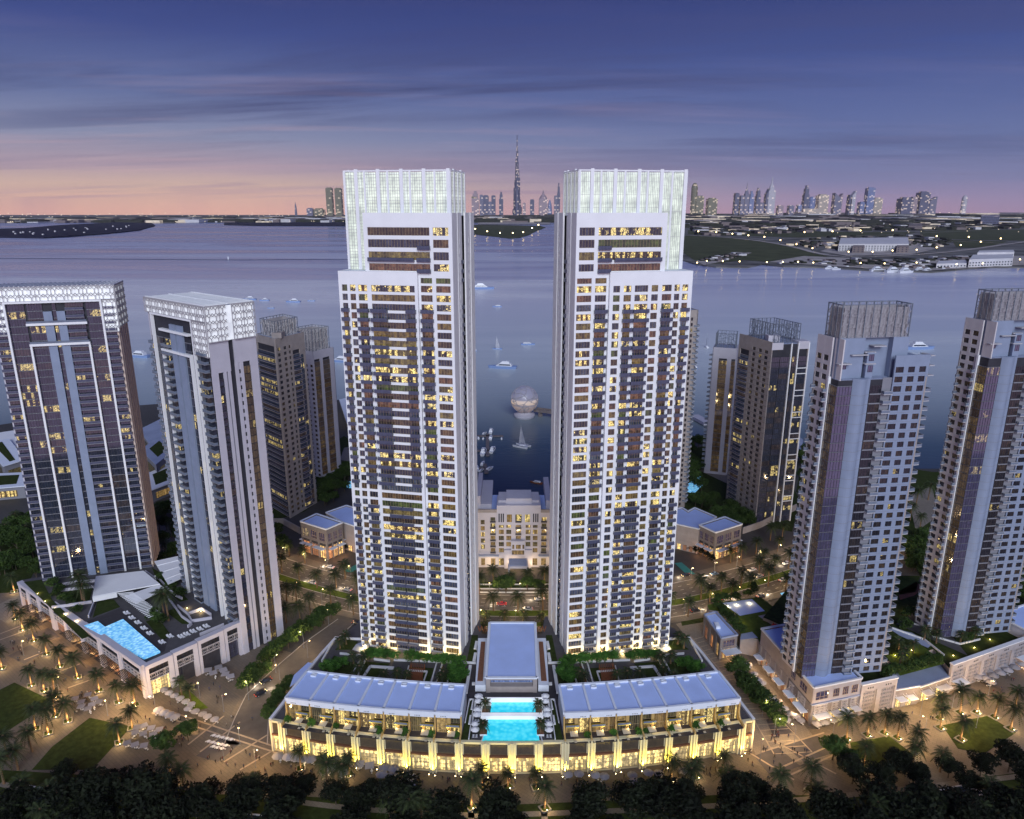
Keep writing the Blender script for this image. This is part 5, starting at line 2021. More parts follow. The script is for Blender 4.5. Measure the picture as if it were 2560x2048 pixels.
b = MB()
P = pts([(232, 1495), (292, 1483)], cz)
b.bar((P[0].x, P[0].y, cz - .9), (P[1].x, P[1].y, cz - .9), .3, 2.4)
P = pts([(232, 1495), (240, 1445)], cz)
b.bar((P[0].x, P[0].y, cz - .9), (P[1].x, P[1].y, cz - .9), .3, 2.4)
can.part('canopy_skirt', b, M['white_wall'])
q0, q1, q2, q3 = pts([(292, 1483), (372, 1546), (405, 1534), (332, 1479)], cz - .4)
for i in range(20):
    b = MB()
    a, c = q0.lerp(q1, (i + .5) / 20), q3.lerp(q2, (i + .5) / 20)
    b.bar((a.x, a.y, cz - .4), (c.x, c.y, cz - .4), .4, .25)
    can.part('slat', b, M['white_wall'])
for q in ((245, 1470), (300, 1470), (390, 1455), (372, 1540), (400, 1530)):
    p = G(*q, D14)
    b = MB()
    b.tube([(p.x, p.y, D14), (p.x, p.y, cz)], .2, 6)
    can.part('post', b, M['white_wall'])
b = MB()
b.prism(pts([(386, 1405), (445, 1392), (470, 1440), (420, 1462)], cz), cz, cz + .4)
for t in (.2, .5, .8):
    a, c = G(386, 1405, cz).lerp(G(420, 1462, cz), t), G(445, 1392, cz).lerp(G(470, 1440, cz), t)
    b.bar((a.x, a.y, cz + .5), (c.x, c.y, cz + .5), .8, .3)
p = G(428, 1430, D14)
b.box(p.x - 3, p.x + 3, p.y - 3, p.y + 3, D14, cz)
tag(link('entrance_canopy', b.mesh('entrance_canopy', M['white_wall'])), 'stepped white entrance roof between the two left lattice towers', 'canopy')
# ------------------------------------------------------------------ right towers: pale panels, corner glass and a pierced roof screen
def right_tower(label, L2, N2_, E2, zb, zt, scr, name='panel_tower'):
    BK = L2 + (E2 - N2_)
    r = Root(name, label, 'tower', (L2 + E2) / 2, zb, 'panel towers on the right')
    FH = 3.5
    zlow = zt - 14.0
    body(r, [L2, N2_, E2, BK], zb, zlow)
    f = Fac(r, L2, N2_)
    L = f.L
    n = int((zt - zb - 3) / FH)
    nl = int((zlow - zb - 2) / FH)
    rows = floors(zb, n, FH, .9, 2.95)
    c1, c2 = fit([(.05, .23), (.33, .52)], L)
    f.wall([(c1[0], c1[1], rows), (c2[0], c2[1], rows)], zb, zt, 'brightened_wall', .6, 'wall', 0, .62 * L)
    for c in (c1, c2):
        for za, zb_ in reversed(rows):
            f.put('window', win(c[1] - c[0], zb_ - za, 'win_beige', 2, 'mullion_dark'), c[0], .3, za)
    for i in range(nl - 1, 0, -1):
        f.put('tri_balcony', tri_balcony(2.6, 1.9), .50 * L - .6, -.02, zb + i * FH + .5)
        f.put('tri_balcony', tri_balcony(2.0, 1.7), -.3, -.02, zb + i * FH + .5)
    b = MB()
    b.box(.62 * L, .68 * L, -.5, .5, zb, zlow)
    f.mesh('white_fin', b, M['white_wall'])
    b = MB()
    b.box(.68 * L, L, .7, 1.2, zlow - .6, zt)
    f.mesh('wall', b, M['brightened_wall'])

    def glass(f, xa, xb, mat, k=1):
        for i in range(nl - 1, -1, -1):
            f.put('glazing', win(xb - xa, FH - .12, mat, None, 'mullion_dark'), xa, .05, zb + i * FH + .06)
        b = MB()
        for i in range(nl + 1):
            b.box(xa, xb, -.02, .3, zb + i * FH - .06, zb + i * FH + .06)
        f.mesh('slab_edges', b, M['grey_panel'])['kind'] = 'stuff'

    glass(f, .68 * L, L, 'win_brown')
    g = Fac(r, N2_, E2)
    LR = g.L
    glass(g, 0, .165 * LR, 'win_violet')
    # the pale curved pier
    b = MB()
    prof = []
    for k in range(11):
        t = k / 10
        prof.append((.175 * LR + t * .195 * LR, .5 - 1.6 * math.sin(math.pi * min(1, t * 1.15)) if t < .9 else .3))
    for (xa, ya), (xb, yb) in zip(prof, prof[1:]):
        z = zb
        b.quad((xa, ya, zb), (xb, yb, zb), (xb, yb, zlow), (xa, ya, zlow))
        for i in range(nl):
            zz = zb + i * FH
            b.add([(xa, ya - .03, zz), (xb, yb - .03, zz), (xb, yb - .03, zz + .14), (xa, ya - .03, zz + .14)], [(0, 1, 2, 3)], 1)
    b.add([(x, y, zlow) for x, y in prof] + [(prof[-1][0], 1.2, zlow), (prof[0][0], 1.2, zlow)], [tuple(range(len(prof) + 2))])
    g.mesh('curved_pier', b, [M['blue_panel'], M['grey_panel']])
    # recessed balconies
    xa, xb = .38 * LR, .61 * LR
    for i in range(nl - 1, -1, -1):
        g.put('window', win((xb - xa) * .55, FH - .5, 'win_beige', None, 'mullion_dark'), xa, .5, zb + i * FH + .45)
        g.put('balcony', balcony((xb - xa) * .42, 1.6, 'balcony_clear', 'balcony_pale', False), xa + (xb - xa) * .56, .3, zb + i * FH + .4)
    b = MB()
    b.box(xa + (xb - xa) * .56, xb, .4, .6, zb, zlow)
    for i in range(nl):
        b.box(xa, xa + (xb - xa) * .55, .2, .55, zb + i * FH, zb + i * FH + .42)
    g.mesh('recess_wall', b, M['grey_panel'])
    # gridded panel wall with three window columns
    c = fit([(.63, .72), (.77, .845), (.895, .97)], LR)
    nr = int((zlow - 2 + 7 - zb) / FH)
    rows2 = floors(zb, nr, FH, .8, 2.9)
    g.wall([(a, d, rows2) for a, d in c], zb, zlow + 8, 'blue_panel', .6, 'wall', .615 * LR, LR)
    for ci, (a, d) in enumerate(c):
        for za, z_ in reversed(rows2):
            g.put('window', win(d - a, z_ - za, 'win_beige', 2, 'mullion_dark'), a, .3, za)
    b = MB()
    for i in range(nr):
        z = zb + i * FH
        b.box(.615 * LR, LR, -.03, 0, z + .02, z + .10)
    g.mesh('panel_joint', b, M['grey_panel'])['kind'] = 'stuff'
    h = Fac(r, E2, BK)
    for i in range(nl - 1, 0, -1):
        h.put('balcony', balcony(3.6, 2.6, 'balcony_clear', 'balcony_pale', False), .3, -.02, zb + i * FH + .5)
    plain_side(r, E2, BK, zb, zlow, 'beige_wall', nl, FH, 'win_beige')
    plain_side(r, BK, L2, zb, zlow, 'beige_wall', nl, FH, 'win_beige')
    # stepped top: set-back penthouse block, terraces and shades
    uR, nR = g.u, -g.n
    Q = lambda x, y: N2_ + uR * x + nR * y
    b = MB()
    b.prism([Q(.4, 2.6), Q(.30 * LR, 2.6), Q(.30 * LR, 5.5), Q(.62 * LR, 5.5), Q(.62 * LR, 3), Q(.80 * LR, 3), Q(.80 * LR, 12.3), Q(.4, 12.3)], zlow - .6, zt)
    r.part('penthouse_wall', b, M['blue_panel'])
    b = MB()
    b.prism([Q(.32 * LR, 1.4), Q(.40 * LR, 1.4), Q(.40 * LR, 5.6), Q(.32 * LR, 5.6)], zlow - .5, zt - 5)
    r.part('penthouse_wall', b, M['blue_panel'])
    b = MB()
    b.prism([Q(.815 * LR, 1.0), Q(LR, 1.0), Q(LR, 12), Q(.815 * LR, 12)], zlow + .1, zt - 7.5)
    r.part('penthouse_wall', b, M['blue_panel'])
    for x, y, w, d, z in ((.30, 1.8, .12, 1.6, zt - 5.2), (.30, 1.0, .12, 2.2, zt - 9.2), (.0, .4, .14, 2.2, zt - 9.0), (.15, 1.2, .18, 2.0, zt - 6.0), (.84, .2, .17, 3.5, zt - 7.3), (.40, 2.2, .14, 3.0, zt - 3.2)):
        b = MB()
        b.prism([Q(x * LR, y), Q((x + w) * LR, y), Q((x + w) * LR, y + d), Q(x * LR, y + d)], z, z + .35)
        r.part('terrace_slab', b, M['balcony_pale'])
    for (x, w, z) in ((.05, .07, zt - 11), (.34, .055, zt - 8), (.34, .055, zt - 12), (.69, .07, zt - 11), (.86, .1, zt - 11.5)):
        g.put('window', win(w * LR, 2.4, 'win_violet', 2, 'mullion_dark'), x * LR, (2.55 if x < .3 else 1.35 if x < .5 else 2.95 if x < .8 else .95), z)
    for i in range(3):
        b = MB()
        h2 = Fac(r, E2, BK)
        b.box(-.2, 5, -2.4 + .3 * i, 0, zlow + i * 3.6 + .2, zlow + i * 3.6 + .55)
        h2.mesh('terrace_slab', b, M['balcony_pale'])
    P = [Q(.5, 3.0), Q(.80 * LR - .5, 3.4), Q(.80 * LR - .5, 12.0), Q(.5, 11.8)]
    b = MB()
    b.prism(inset(P, .2), zt, zt + .15)
    r.part('roof', b, M['roof_grey'])
    voronoi_screen(r, P, zt + .1, zt + scr, 'screen_grey', 'crown_glow_dim', 1.25, .13, 3.0)
    return r


right_tower('pale panel tower with brown corner glass on the corner shop block at right', Vector((111.5, 260, 0)), Vector((114.5, 246.5, 0)), Vector((148.5, 251.2, 0)), 16.0, 151.6, 11.5)
right_tower('pale panel tower partly cut off by the right edge of the view', Vector((186.0, 294.5, 0)), Vector((189.5, 281, 0)), Vector((224, 285.8, 0)), 12.0, 152.6, 11.5)

# ------------------------------------------------------------------ dark glass and stone pair behind on the right
N4, L4, E4 = G(1887, 1310), G(1813, 1261), G(1974, 1302)
B4 = L4 + (E4 - N4)
Z4 = ZAT(834, L4.y)
t4 = Root('stone_tower', 'tan stone and dark glass pair of blocks beyond the right pavilion', 'tower', (N4 + B4) / 2, 0)
FH4 = 3.5
n4 = int((Z4 - 6) / FH4)
body(t4, [L4, N4, E4, B4], 0, Z4 - 1)
f = Fac(t4, L4, N4)
L = f.L
cols = fit([(.44, .53), (.63, .72), (.80, .90)], L)
rows = floors(1.2, n4, FH4, .8, 2.9)
gl = fit([(.06, .34)], L)
f.wall([(a, c, rows) for a, c in cols] + [(gl[0][0], gl[0][1], [(1, Z4 - 9)])], 0, Z4, 'beige_wall')
for a, c in cols:
    for za, zb in reversed(rows):
        f.put('window', win(c - a, zb - za, 'win_beige', 2, 'mullion_dark'), a, .3, za)
curtain(f, gl, .6, n4 - 2, FH4, 'win_dark', (0,), slab_mat='beige_wall')
b = MB()
for i in range(n4):
    b.box(.37 * L, L, -.04, 0, 1.2 + i * FH4, 1.2 + i * FH4 + .12)
f.mesh('panel_joint', b, M['dark_core'])['kind'] = 'stuff'
g = Fac(t4, N4, E4)
L = g.L
gz = Z4 - 5
curtain(g, fit([(.01, .24), (.25, .50), (.58, .68), (.72, .985)], L), .6, int((gz - 2) / FH4), FH4, 'win_dark', (), slab_mat='dark_core', y=.1)
b = MB()
for a in (.515, .70, .985):
    b.box(a * L, a * L + .7, -.4, .5, 0, Z4 - 1)
for i in range(1, int(gz / 14)):
    for dz in (0, 3.5):
        b.box(.70 * L, L, -.35, .1, i * 14 + dz, i * 14 + dz + .5)
g.mesh('white_frame', b, M['white_wall'])
b = MB()
b.box(.70 * L, L + .3, -.2, 8, gz + .2, Z4)
b.box(.0, .3 * L, -.1, .6, gz + .2, Z4 - .5)
g.mesh('wall', b, M['lav_wall'])
plain_side(t4, E4, B4, 0, Z4 - 1, 'beige_wall', n4, FH4, 'win_beige')
plain_side(t4, B4, L4, 0, Z4 - 1, 'beige_wall', n4, FH4, 'win_beige')
b = MB()
c_ = (L4 + E4) / 2
p = N4.lerp(B4, .25)
b.box(p.x - 4, p.x + 3, p.y - 3, p.y + 3, Z4 - 1, Z4 + 3)
t4.part('roof_house', b, M['lav_wall'])
voronoi_screen(t4, inset([L4, N4, E4, B4], 4.0), Z4 - 1, Z4 + 10, 'screen_dark', None, 2.0, .16, 2.6)
W0, W1 = G(1759, 1182), G(1816, 1189)
nw = Vector((-(W1 - W0).y, (W1 - W0).x, 0)).normalized() * 18
ZW = ZAT(868, W0.y)
body(t4, [W0, W1, W1 + nw, W0 + nw], 0, ZW, name='inner_core')
f = Fac(t4, W0, W1)
gl = fit([(.28, .62), (.80, 1.0)], f.L)
f.wall([(a, c, [(2, ZW - 8)]) for a, c in gl], 0, ZW, 'lav_wall')
curtain(f, gl, 1.0, int((ZW - 9) / FH4), FH4, 'win_brown', (), slab_mat='grey_panel')
for P_, Q_ in ((W1, W1 + nw), (W1 + nw, W0 + nw), (W0 + nw, W0)):
    plain_side(t4, P_, Q_, 0, ZW, 'lav_wall', int((ZW - 6) / FH4), FH4, 'win_beige')
h = Fac(t4, W0 + nw, W0)
for i in range(int(ZW / FH4) - 2, 0, -1):
    h.put('tri_balcony', tri_balcony(3.0, 2.2), h.L - 3.2, -.02, i * FH4 + .5)
voronoi_screen(t4, inset([W0, W1, W1 + nw, W0 + nw], 1.5), ZW - .4, ZW + 10, 'screen_dark', None, 2.0, .16, 2.6)

# tan tower mostly hidden behind the right white tower
N5, E5 = G(1630, 1275), G(1712, 1268)
n5 = Vector((-(E5 - N5).y, (E5 - N5).x, 0)).normalized() * 22
Z5 = ZAT(775, E5.y)
t5 = Root('stone_tower', 'tan stone tower with stacked balconies peeking out behind the right white tower', 'tower', (N5 + E5 + n5) / 2, 0)
body(t5, [N5, E5, E5 + n5, N5 + n5], 0, Z5)
f = Fac(t5, N5, E5)
L = f.L
nf = int((Z5 - 4) / 3.5)
rows = floors(.6, nf, 3.5, .8, 2.9)
cols = [(L - 4.6, L - 3.2), (L - 9, L - 7.4), (L - 13, L - 11.4)]
f.wall([(a, c, rows) for a, c in cols], 0, Z5, 'beige_wall')
for a, c in cols:
    for za, zb in reversed(rows):
        f.put('window', win(c - a, zb - za, 'win_beige', 2, 'mullion_dark'), a, .3, za)
for i in range(nf - 2, 0, -1):
    f.put('tri_balcony', tri_balcony(2.6, 1.6), L - 2.4, -.02, .6 + i * 3.5 + .4)
    h = Fac(t5, E5, E5 + n5)
    h.put('balcony', balcony(3.0, 2.0, 'balcony_clear', 'balcony_pale', False), .4, -.02, .6 + i * 3.5 + .4)
plain_side(t5, E5, E5 + n5, 0, Z5, 'beige_wall', nf, 3.5, 'win_beige')
plain_side(t5, E5 + n5, N5 + n5, 0, Z5, 'beige_wall', nf, 3.5, 'win_beige')
plain_side(t5, N5 + n5, N5, 0, Z5, 'beige_wall', nf, 3.5, 'win_beige')

# ------------------------------------------------------------------ right podium: corner shops, lattice arcades, low stone shops, garden deck
def cornice(root, P, z, closed=True, w=.9, h=.6, mat='white_stone', name='cornice'):
    b = MB()
    n = len(P)
    for i in range(n if closed else n - 1):
        a, c = P[i], P[(i + 1) % n]
        b.bar((a.x, a.y, z), (c.x, c.y, z), w, h)
    root.part(name, b, M[mat])


def lattice_bay(f, x0, x1, z1, vents=True, mat='arcade'):
    """A tall stone frame with a pierced star screen sunk in it."""
    b = MB()
    w = x1 - x0
    b.box(x0, x0 + .9, -.5, .6, 0, z1)
    b.box(x1 - .9, x1, -.5, .6, 0, z1)
    b.box(x0 + .9, x1 - .9, -.5, .6, z1 - 3.0, z1 - .01)
    b.box(x0 + 1.2, x0 + 1.5, -.2, .6, 0, z1 - 3.0)
    b.box(x1 - 1.5, x1 - 1.2, -.2, .6, 0, z1 - 3.0)
    f.mesh('portal', b, M[mat])
    if vents:
        b = MB()
        for k in range(3):
            x = x0 + w / 2 - 1.4 + k * 1.1
            b.box(x, x + .6, -.55, -.5, z1 - 2.2, z1 - 1.5)
        f.mesh('vent', b, M['dark_core'])
    lattice(f, x0 + 1.6, x1 - 1.6, .3, z1 - 3.3, mat, 1.7, .26, .1)
    b = MB()
    b.box(x0 + .9, x1 - .9, .5, .58, 0, z1 - 3)
    f.mesh('back_panel', b, M['grey_panel'])


def shop_awning(f, xa, xb, z, d=3.2, mat='roof_trim'):
    b = MB()
    b.box(xa, xb, -d, -.1, z, z + .18)
    for x in (xa + .1, xb - .1):
        b.bar((x, -d + .2, z + .2), (x, -.1, z + 1.3), .08, .08)
    f.mesh('awning', b, M[mat])


CA, CAl, CAr = G(2023, 1814), G(1895, 1657), G(2141, 1788)
ZRA = 17.2
ra = Root('corner_shop_block', 'two storey stone corner block with star screens under the right panel tower', 'building', CA.lerp(CAr, .5), 0)
PA4 = [CAl, CA, CAr, CAl + (CAr - CA)]
body(ra, PA4, 0, ZRA - .2, roof='roof')
f = Fac(ra, CA, CAr)
L = f.L
b = MB()
b.box(0, L, 0, .6, 9.6, ZRA)
f.mesh('wall', b, M['arcade'])
b = MB()
b.box(0, L, -.1, .6, 5.2, 9.3, 0)
b.box(0, .9, -.15, .6, 0, 5.2, 0)
b.box(L - .9, L, -.15, .6, 0, 5.2, 0)
b.box(L * .3, L * .36, -.1, .6, 0, 5.2, 0)
b.box(L * .66, L * .72, -.1, .6, 0, 5.2, 0)
f.mesh('stone_base', b, M['stone_dark'] if 'stone_dark' in M else M['grey_panel'])
b = MB()
b.box(-.3, L + .3, -.5, .6, 9.3, 9.8)
f.mesh('ledge', b, M['roof_grey'])
for a, c in fit([(.06, .32), (.42, .55), (.62, .74), (.81, .94)], L):
    f.put('window', win(c - a, 3.6, 'win_violet', 3, 'mullion', True), a, -.03, 11.2)
    lattice(f, a, c, 5.5, 9.0, 'screen_grey', 1.1, .14, -.3)
for a, c in fit([(.05, .29), (.37, .65), (.73, .95)], L):
    f.put('shop_window', win(c - a, 4.4, 'shop', None, 'mullion_dark', True), a, .3, .2)
for a, c in fit([(.04, .34), (.40, .58), (.62, .76), (.82, .98)], L):
    shop_awning(f, a, c, 4.6)
g = Fac(ra, CAl, CA)
LG = g.L
b = MB()
b.box(0, LG, 0, .6, 9.6, ZRA - .01)
b.box(0, .55 * LG, -.05, .6, 5.0, 9.6)
for t in (0, .1, .2, .3, .42, .54):
    b.box(t * LG, t * LG + 1.6, -.3, .6, 0, 9.6)
g.mesh('wall', b, M['beige_wall'])
b = MB()
b.box(.58 * LG, LG, -.1, .6, 5.2, 9.3)
for t in (.58, .7, .84, .97):
    b.box(t * LG, t * LG + 1.2, -.15, .6, 0, 5.2)
g.mesh('stone_base', b, M['stone_dark'] if 'stone_dark' in M else M['grey_panel'])
for a, c in fit([(.04, .10), (.14, .20), (.24, .30), (.34, .42), (.46, .54), (.61, .69), (.73, .83), (.87, .96)], LG):
    g.put('shop_window', win(c - a, 4.4, 'shop_dim', None, 'mullion_dark'), a, .3, .2)
for a, c in fit([(.62, .70), (.78, .90)], LG):
    g.put('window', win(c - a, 3.4, 'win_violet', 3, 'mullion', True), a, -.03, 11.2)
    lattice(g, a, c, 5.5, 9.0, 'screen_grey', 1.1, .14, -.3)
for a, c in fit([(.02, .12), (.22, .34), (.42, .54), (.62, .74), (.80, .96)], LG):
    shop_awning(g, a, c, 4.7)
cornice(ra, PA4, ZRA)
for t in (.1, .3, .5, .7, .9):
    p = g.P(t * LG, -4)
    point_light(ra.o, Vector((p.x, p.y, 3.5)) - ra.base, 700, (1, .62, .28), .4)

RB0, RB1 = G(2141, 1789), G(2231, 1769)
ZRB = ZAT(1704, G(2190, 1780).y)
rb = Root('arcade_wall', 'pale arcade of two star screen portals right of the stone corner block', 'wall', RB0.lerp(RB1, .5), 0)
f = Fac(rb, RB0, RB1)
lattice_bay(f, .2, f.L / 2, ZRB)
lattice_bay(f, f.L / 2 + .01, f.L - .1, ZRB)
cornice(rb, [RB0, RB1], ZRB + .2, False, 1.6, .5)
RC0, RC1, RC2, RC3 = G(2231, 1771), G(2292, 1760), G(2302, 1752), G(2366, 1734)
nC = Vector((2, 16, 0))
rc = Root('stone_shops', 'low dark stone shops with lit doors between two pale arcades', 'building', RC1, 0)
b = MB()
b.prism([RC0, RC1, RC1 + nC, RC0 + nC], 0, 8.6, 0, 1)
b.prism([RC1 + Vector((.05, .6, 0)), RC3, RC3 + nC * 1.1, RC1 + nC], 0, 8.0, 0, 1)
rc.part('wall', b, [M['stone_dark'] if 'stone_dark' in M else M['grey_panel'], M['roof_grey']])
for A, B, t in ((RC0, RC1, ((.08, .30), (.50, .72))), (RC1 + Vector((.05, .6, 0)), RC3, ((.12, .32), (.6, .9)))):
    f = Fac(rc, A, B)
    for a, c in fit(t, f.L):
        f.put('shop_window', win(c - a, 4.6, 'shop', 3, 'mullion_dark', True), a, -.06, .2)
        shop_awning(f, a - .6, c + .6, 5.0)
        p = f.P((a + c) / 2, -2.5)
        point_light(rc.o, Vector((p.x, p.y, 3.0)) - rc.base, 420, (1, .70, .34), .4)
cornice(rc, [RC0, RC1], 8.6, False, .7, .5)
cornice(rc, [RC1, RC3], 8.0, False, .7, .5)
RD0, RD1, RD2 = G(2366, 1732), G(2528, 1672), G(2660, 1622)
ZRD = ZAT(1662, G(2366, 1732).y)
rd = Root('arcade_wall', 'long pale arcade of star screen portals along the far right plaza edge', 'wall', RD0.lerp(RD1, .5), 0)
f = Fac(rd, RD0, RD2)
nb_ = 8
for i in range(nb_):
    lattice_bay(f, f.L * i / nb_ + .05, f.L * (i + 1) / nb_ - .05, ZRD if i < 5 else ZRD + 1.5)
for a, c in fit([(.02, .10), (.55, .66), (.72, .86)], f.L):
    shop_awning(f, a, c, 5.0, 4)
for t in (.06, .6, .8):
    p = f.P(t * f.L, -3.5)
    point_light(rd.o, Vector((p.x, p.y, 3.2)) - rd.base, 900, (1, .55, .22), .4)
cornice(rd, [RD0, f.P(f.L * .625)], ZRD + .25, False, 1.8, .5)
b = MB()
Pq = [f.P(f.L * .64, .8), f.P(f.L * .98, .8), f.P(f.L * .98, 16), f.P(f.L * .64, 16)]
b.prism(Pq, 0, ZRD + 2.0, 0, 1)
rd.part('shop_block', b, [M['lav_wall'], M['roof']])
cornice(rd, Pq, ZRD + 2.2, True, .8, .6)

# raised garden deck between the right towers
DKZ = 10.5
b = MB()
dk = [RB0 + Vector((0, .7, 0)), RB1 + Vector((0, 1, 0)), RC0 + nC, RC1 + nC, RC3 + nC, RD0 + Vector((.5, 1, 0)), f.P(f.L * .98, 1), Vector((245, 330, 0)), Vector((150, 340, 0)), Vector((118, 300, 0)), CAl + (CAr - CA)]
b.prism(dk, 0, DKZ - .05, 0, 1)
o = tag(link('garden_podium', b.mesh('garden_podium', [M['beige_wall'], M['grass']])), 'raised planted podium deck between the two right panel towers', 'podium')
for q, m in (([(2240, 1560), (2300, 1520), (2330, 1560), (2380, 1590), (2420, 1640), (2330, 1600)], 'paver_dark'), ([(2220, 1570), (2280, 1582), (2330, 1612), (2320, 1620), (2250, 1590)], 'roof_grey'),
             ([(2215, 1640), (2300, 1610), (2360, 1660), (2250, 1690)], 'grass_bright'), ([(2245, 1480), (2290, 1455), (2310, 1470), (2285, 1490), (2250, 1500)], 'terracotta'), ([(2240, 1440), (2300, 1440), (2290, 1480), (2240, 1490)], 'grass_bright')):
    b = MB()
    b.sheet(pts(q, DKZ), DKZ + .06)
    structure('garden_paving', b, M[m])
for line in ([(2230, 1572), (2310, 1600), (2360, 1640)], [(2330, 1592), (2400, 1612), (2450, 1600)], [(2280, 1560), (2330, 1575)]):
    l = pts(line, DKZ)
    b = MB()
    for p, q in zip(l, l[1:]):
        b.bar((p.x, p.y, DKZ + .4), (q.x, q.y, DKZ + .4), .4, .8)
    garden_wall(b, M['white_stone'], 'on the right garden podium')

# play terrace and stone pavilion by the paved walk
PT0 = pts([(1895, 1657), (1850, 1600), (1845, 1545), (1935, 1530), (1985, 1575), (1970, 1600), (1912, 1605)], 0)
PZ = 9.0
b = MB()
P = pts([(1852, 1590), (1842, 1535), (1772, 1525), (1768, 1512), (1900, 1492), (1990, 1560), (1975, 1575), (1912, 1582), (1898, 1606), (1895, 1598)], PZ)
b.prism(P, 0, PZ, 0, 1)
tag(link('play_podium', b.mesh('play_podium', [M['beige_wall'], M['grass_bright']])), 'beige walled play terrace with lawn beside the stone pavilion', 'podium')
for q, m in (([(1822, 1520), (1805, 1508), (1880, 1498), (1912, 1528), (1850, 1540)], 'roof'), ([(1895, 1540), (1938, 1532), (1985, 1560), (1960, 1572), (1925, 1560)], 'far_sand'), ([(1850, 1600), (1895, 1595), (1880, 1580), (1853, 1585)], 'roof_grey')):
    b = MB()
    b.sheet(pts(q, PZ), PZ + .06)
    structure('play_paving', b, M[m])
b = MB()
b.sheet(pts([(1950, 1483), (1975, 1478), (1985, 1500), (1972, 1508)], 3), 3)
structure('pool_water', b, M['pool_blue'])
b = MB()
p = G(1935, 1574, PZ)
b.box(-1.3, 1.3, -.8, .8, .6, 1.7)
b.prism([(-1.4, -1), (1.4, -1), (1.0, 1), (-1.0, 1)], 1.7, 2.3)
b.bar((1.2, 0, 1.2), (3.4, -1.6, .1), 1.0, .12, 0)
for x in (-1.1, 1.1):
    for y in (-.7, .7):
        b.box(x - .1, x + .1, y - .1, y + .1, 0, .6)
b.lathe([(.55, 2.3), (.1, 3.6)], 8, (-.6, 0, 0))
tag(link('play_house', b.mesh('play_house', M['red']), None, (p.x, p.y, PZ + .06)), 'bright red slide house on the sandy play terrace', 'slide')
RF = pts([(1761, 1537), (1790, 1530), (1844, 1588), (1803, 1596)], 11)
base = G(1801, 1650)
ZRF = ZAT(1597, base.y)
RF = pts([(1761, 1537), (1790, 1530), (1844, 1588), (1803, 1596)], ZRF)
rf = Root('stone_pavilion', 'long narrow stone pavilion with blue roof beside the paved walk', 'building', base, 0)
body(rf, RF, 0, ZRF, roof='roof')
Lf, Cn, Rt, Bk = RF[0], RF[3], RF[2], RF[1]
f = Fac(rf, Lf, Cn)
b = MB()
for a in (0, .28, .36, .62, .70, .94):
    b.box(a * f.L, (a + .07) * f.L, -.3, .6, 0, ZRF)
b.box(0, f.L, -.05, .6, ZRF * .62, ZRF - .02)
f.mesh('wall', b, M['stone_dark'] if 'stone_dark' in M else M['grey_panel'])
for a, c in fit([(.07, .28), (.43, .62), (.77, .94)], f.L):
    f.put('shop_window', win(c - a, ZRF * .58, 'shop_dim', None, 'mullion_dark', True), a, .25, .2)
f = Fac(rf, Cn, Rt)
b = MB()
b.box(0, f.L, 0, .6, ZRF * .45, ZRF - .02)
for a in (0, .9):
    b.box(a * f.L, (a + .1) * f.L, -.2, .6, 0, ZRF * .45)
f.mesh('wall', b, M['stone_dark'] if 'stone_dark' in M else M['grey_panel'])
f.put('shop_window', win(f.L * .8, ZRF * .42, 'shop_dim', None, 'mullion_dark', True), f.L * .1, .25, .2)
f.put('window', win(f.L * .7, ZRF * .3, 'win_violet', 4, 'mullion', True), f.L * .15, -.05, ZRF * .55)
shop_awning(f, .2, f.L - .2, ZRF * .42, 4.5)
p = f.P(f.L / 2, -3)
point_light(rf.o, Vector((p.x, p.y, 3)) - rf.base, 500, (1, .6, .26), .4)
for A, B in ((Rt, Bk), (Bk, Lf)):
    f = Fac(rf, A, B)
    b = MB()
    b.box(0, f.L, 0, .6, 0, ZRF - .03)
    f.mesh('wall', b, M['beige_wall'])
cornice(rf, RF, ZRF + .1, True, .7, .7, 'roof_grey', 'parapet')
b = MB()
p = (Lf + Cn + Rt + Bk) / 4
b.box(p.x - 2.4, p.x - .4, p.y - 3, p.y + 1, ZRF - .4, ZRF + .8)
b.box(p.x - 2.0, p.x - .8, p.y - 2.6, p.y + .6, ZRF + .8, ZRF + 1.0)
rf.part('roof_hatch', b, M['roof_trim'])
# ------------------------------------------------------------------ the low hotel seen in the gap, and the two pavilions by the boulevard
HY = 369.0
hotel = Root('hotel', 'pale seven storey hotel with lit windows in the gap between the white towers', 'hotel', (0, HY + 12), 0)
sx = lambda px, z=20: G(px, 1330, z).x * (HY / G(px, 1330, z).y)     # metres across at the facade line
HX = {}
mx = lambda px: (px - 1282) * .2185
ZH = 37.5
f = Fac(hotel, (-46, HY), (46, HY))
X = lambda z: mx(1160 + z * .232) + 46          # from the close-up's pixels to metres along the wall
H0, FHH = 9.2, 3.75
cols, stuff_ = [], []
rows6 = [H0 + i * FHH for i in range(6)]
spec = [(182, 226, 5, 1.2), (290, 342, 6, 0), (380, 436, 6, 0), (463, 517, 5, 1), (568, 624, 4, 2), (676, 730, 5, 1), (755, 808, 6, 0), (850, 903, 6, 0), (60, 110, 5, 1), (965, 1015, 5, 1), (1040, 1085, 5, 1), (0, 40, 5, 1)]
for a, c, n, sk in spec:
    ops = [(H0 + (6 - n + i) * FHH - (1.6 if n == 5 and sk == 1.2 else 0), H0 + (6 - n + i) * FHH + 2.7 - (1.6 if n == 5 and sk == 1.2 else 0)) for i in range(n)]
    cols.append((X(a), X(c), ops + ([(1.2, 5.6)] if not 440 < a < 740 else [])))
f.wall(cols, 0, ZH - 4, 'hotel_wall' if 'hotel_wall' in M else 'lav_wall', .7, 'wall', 0, 92)
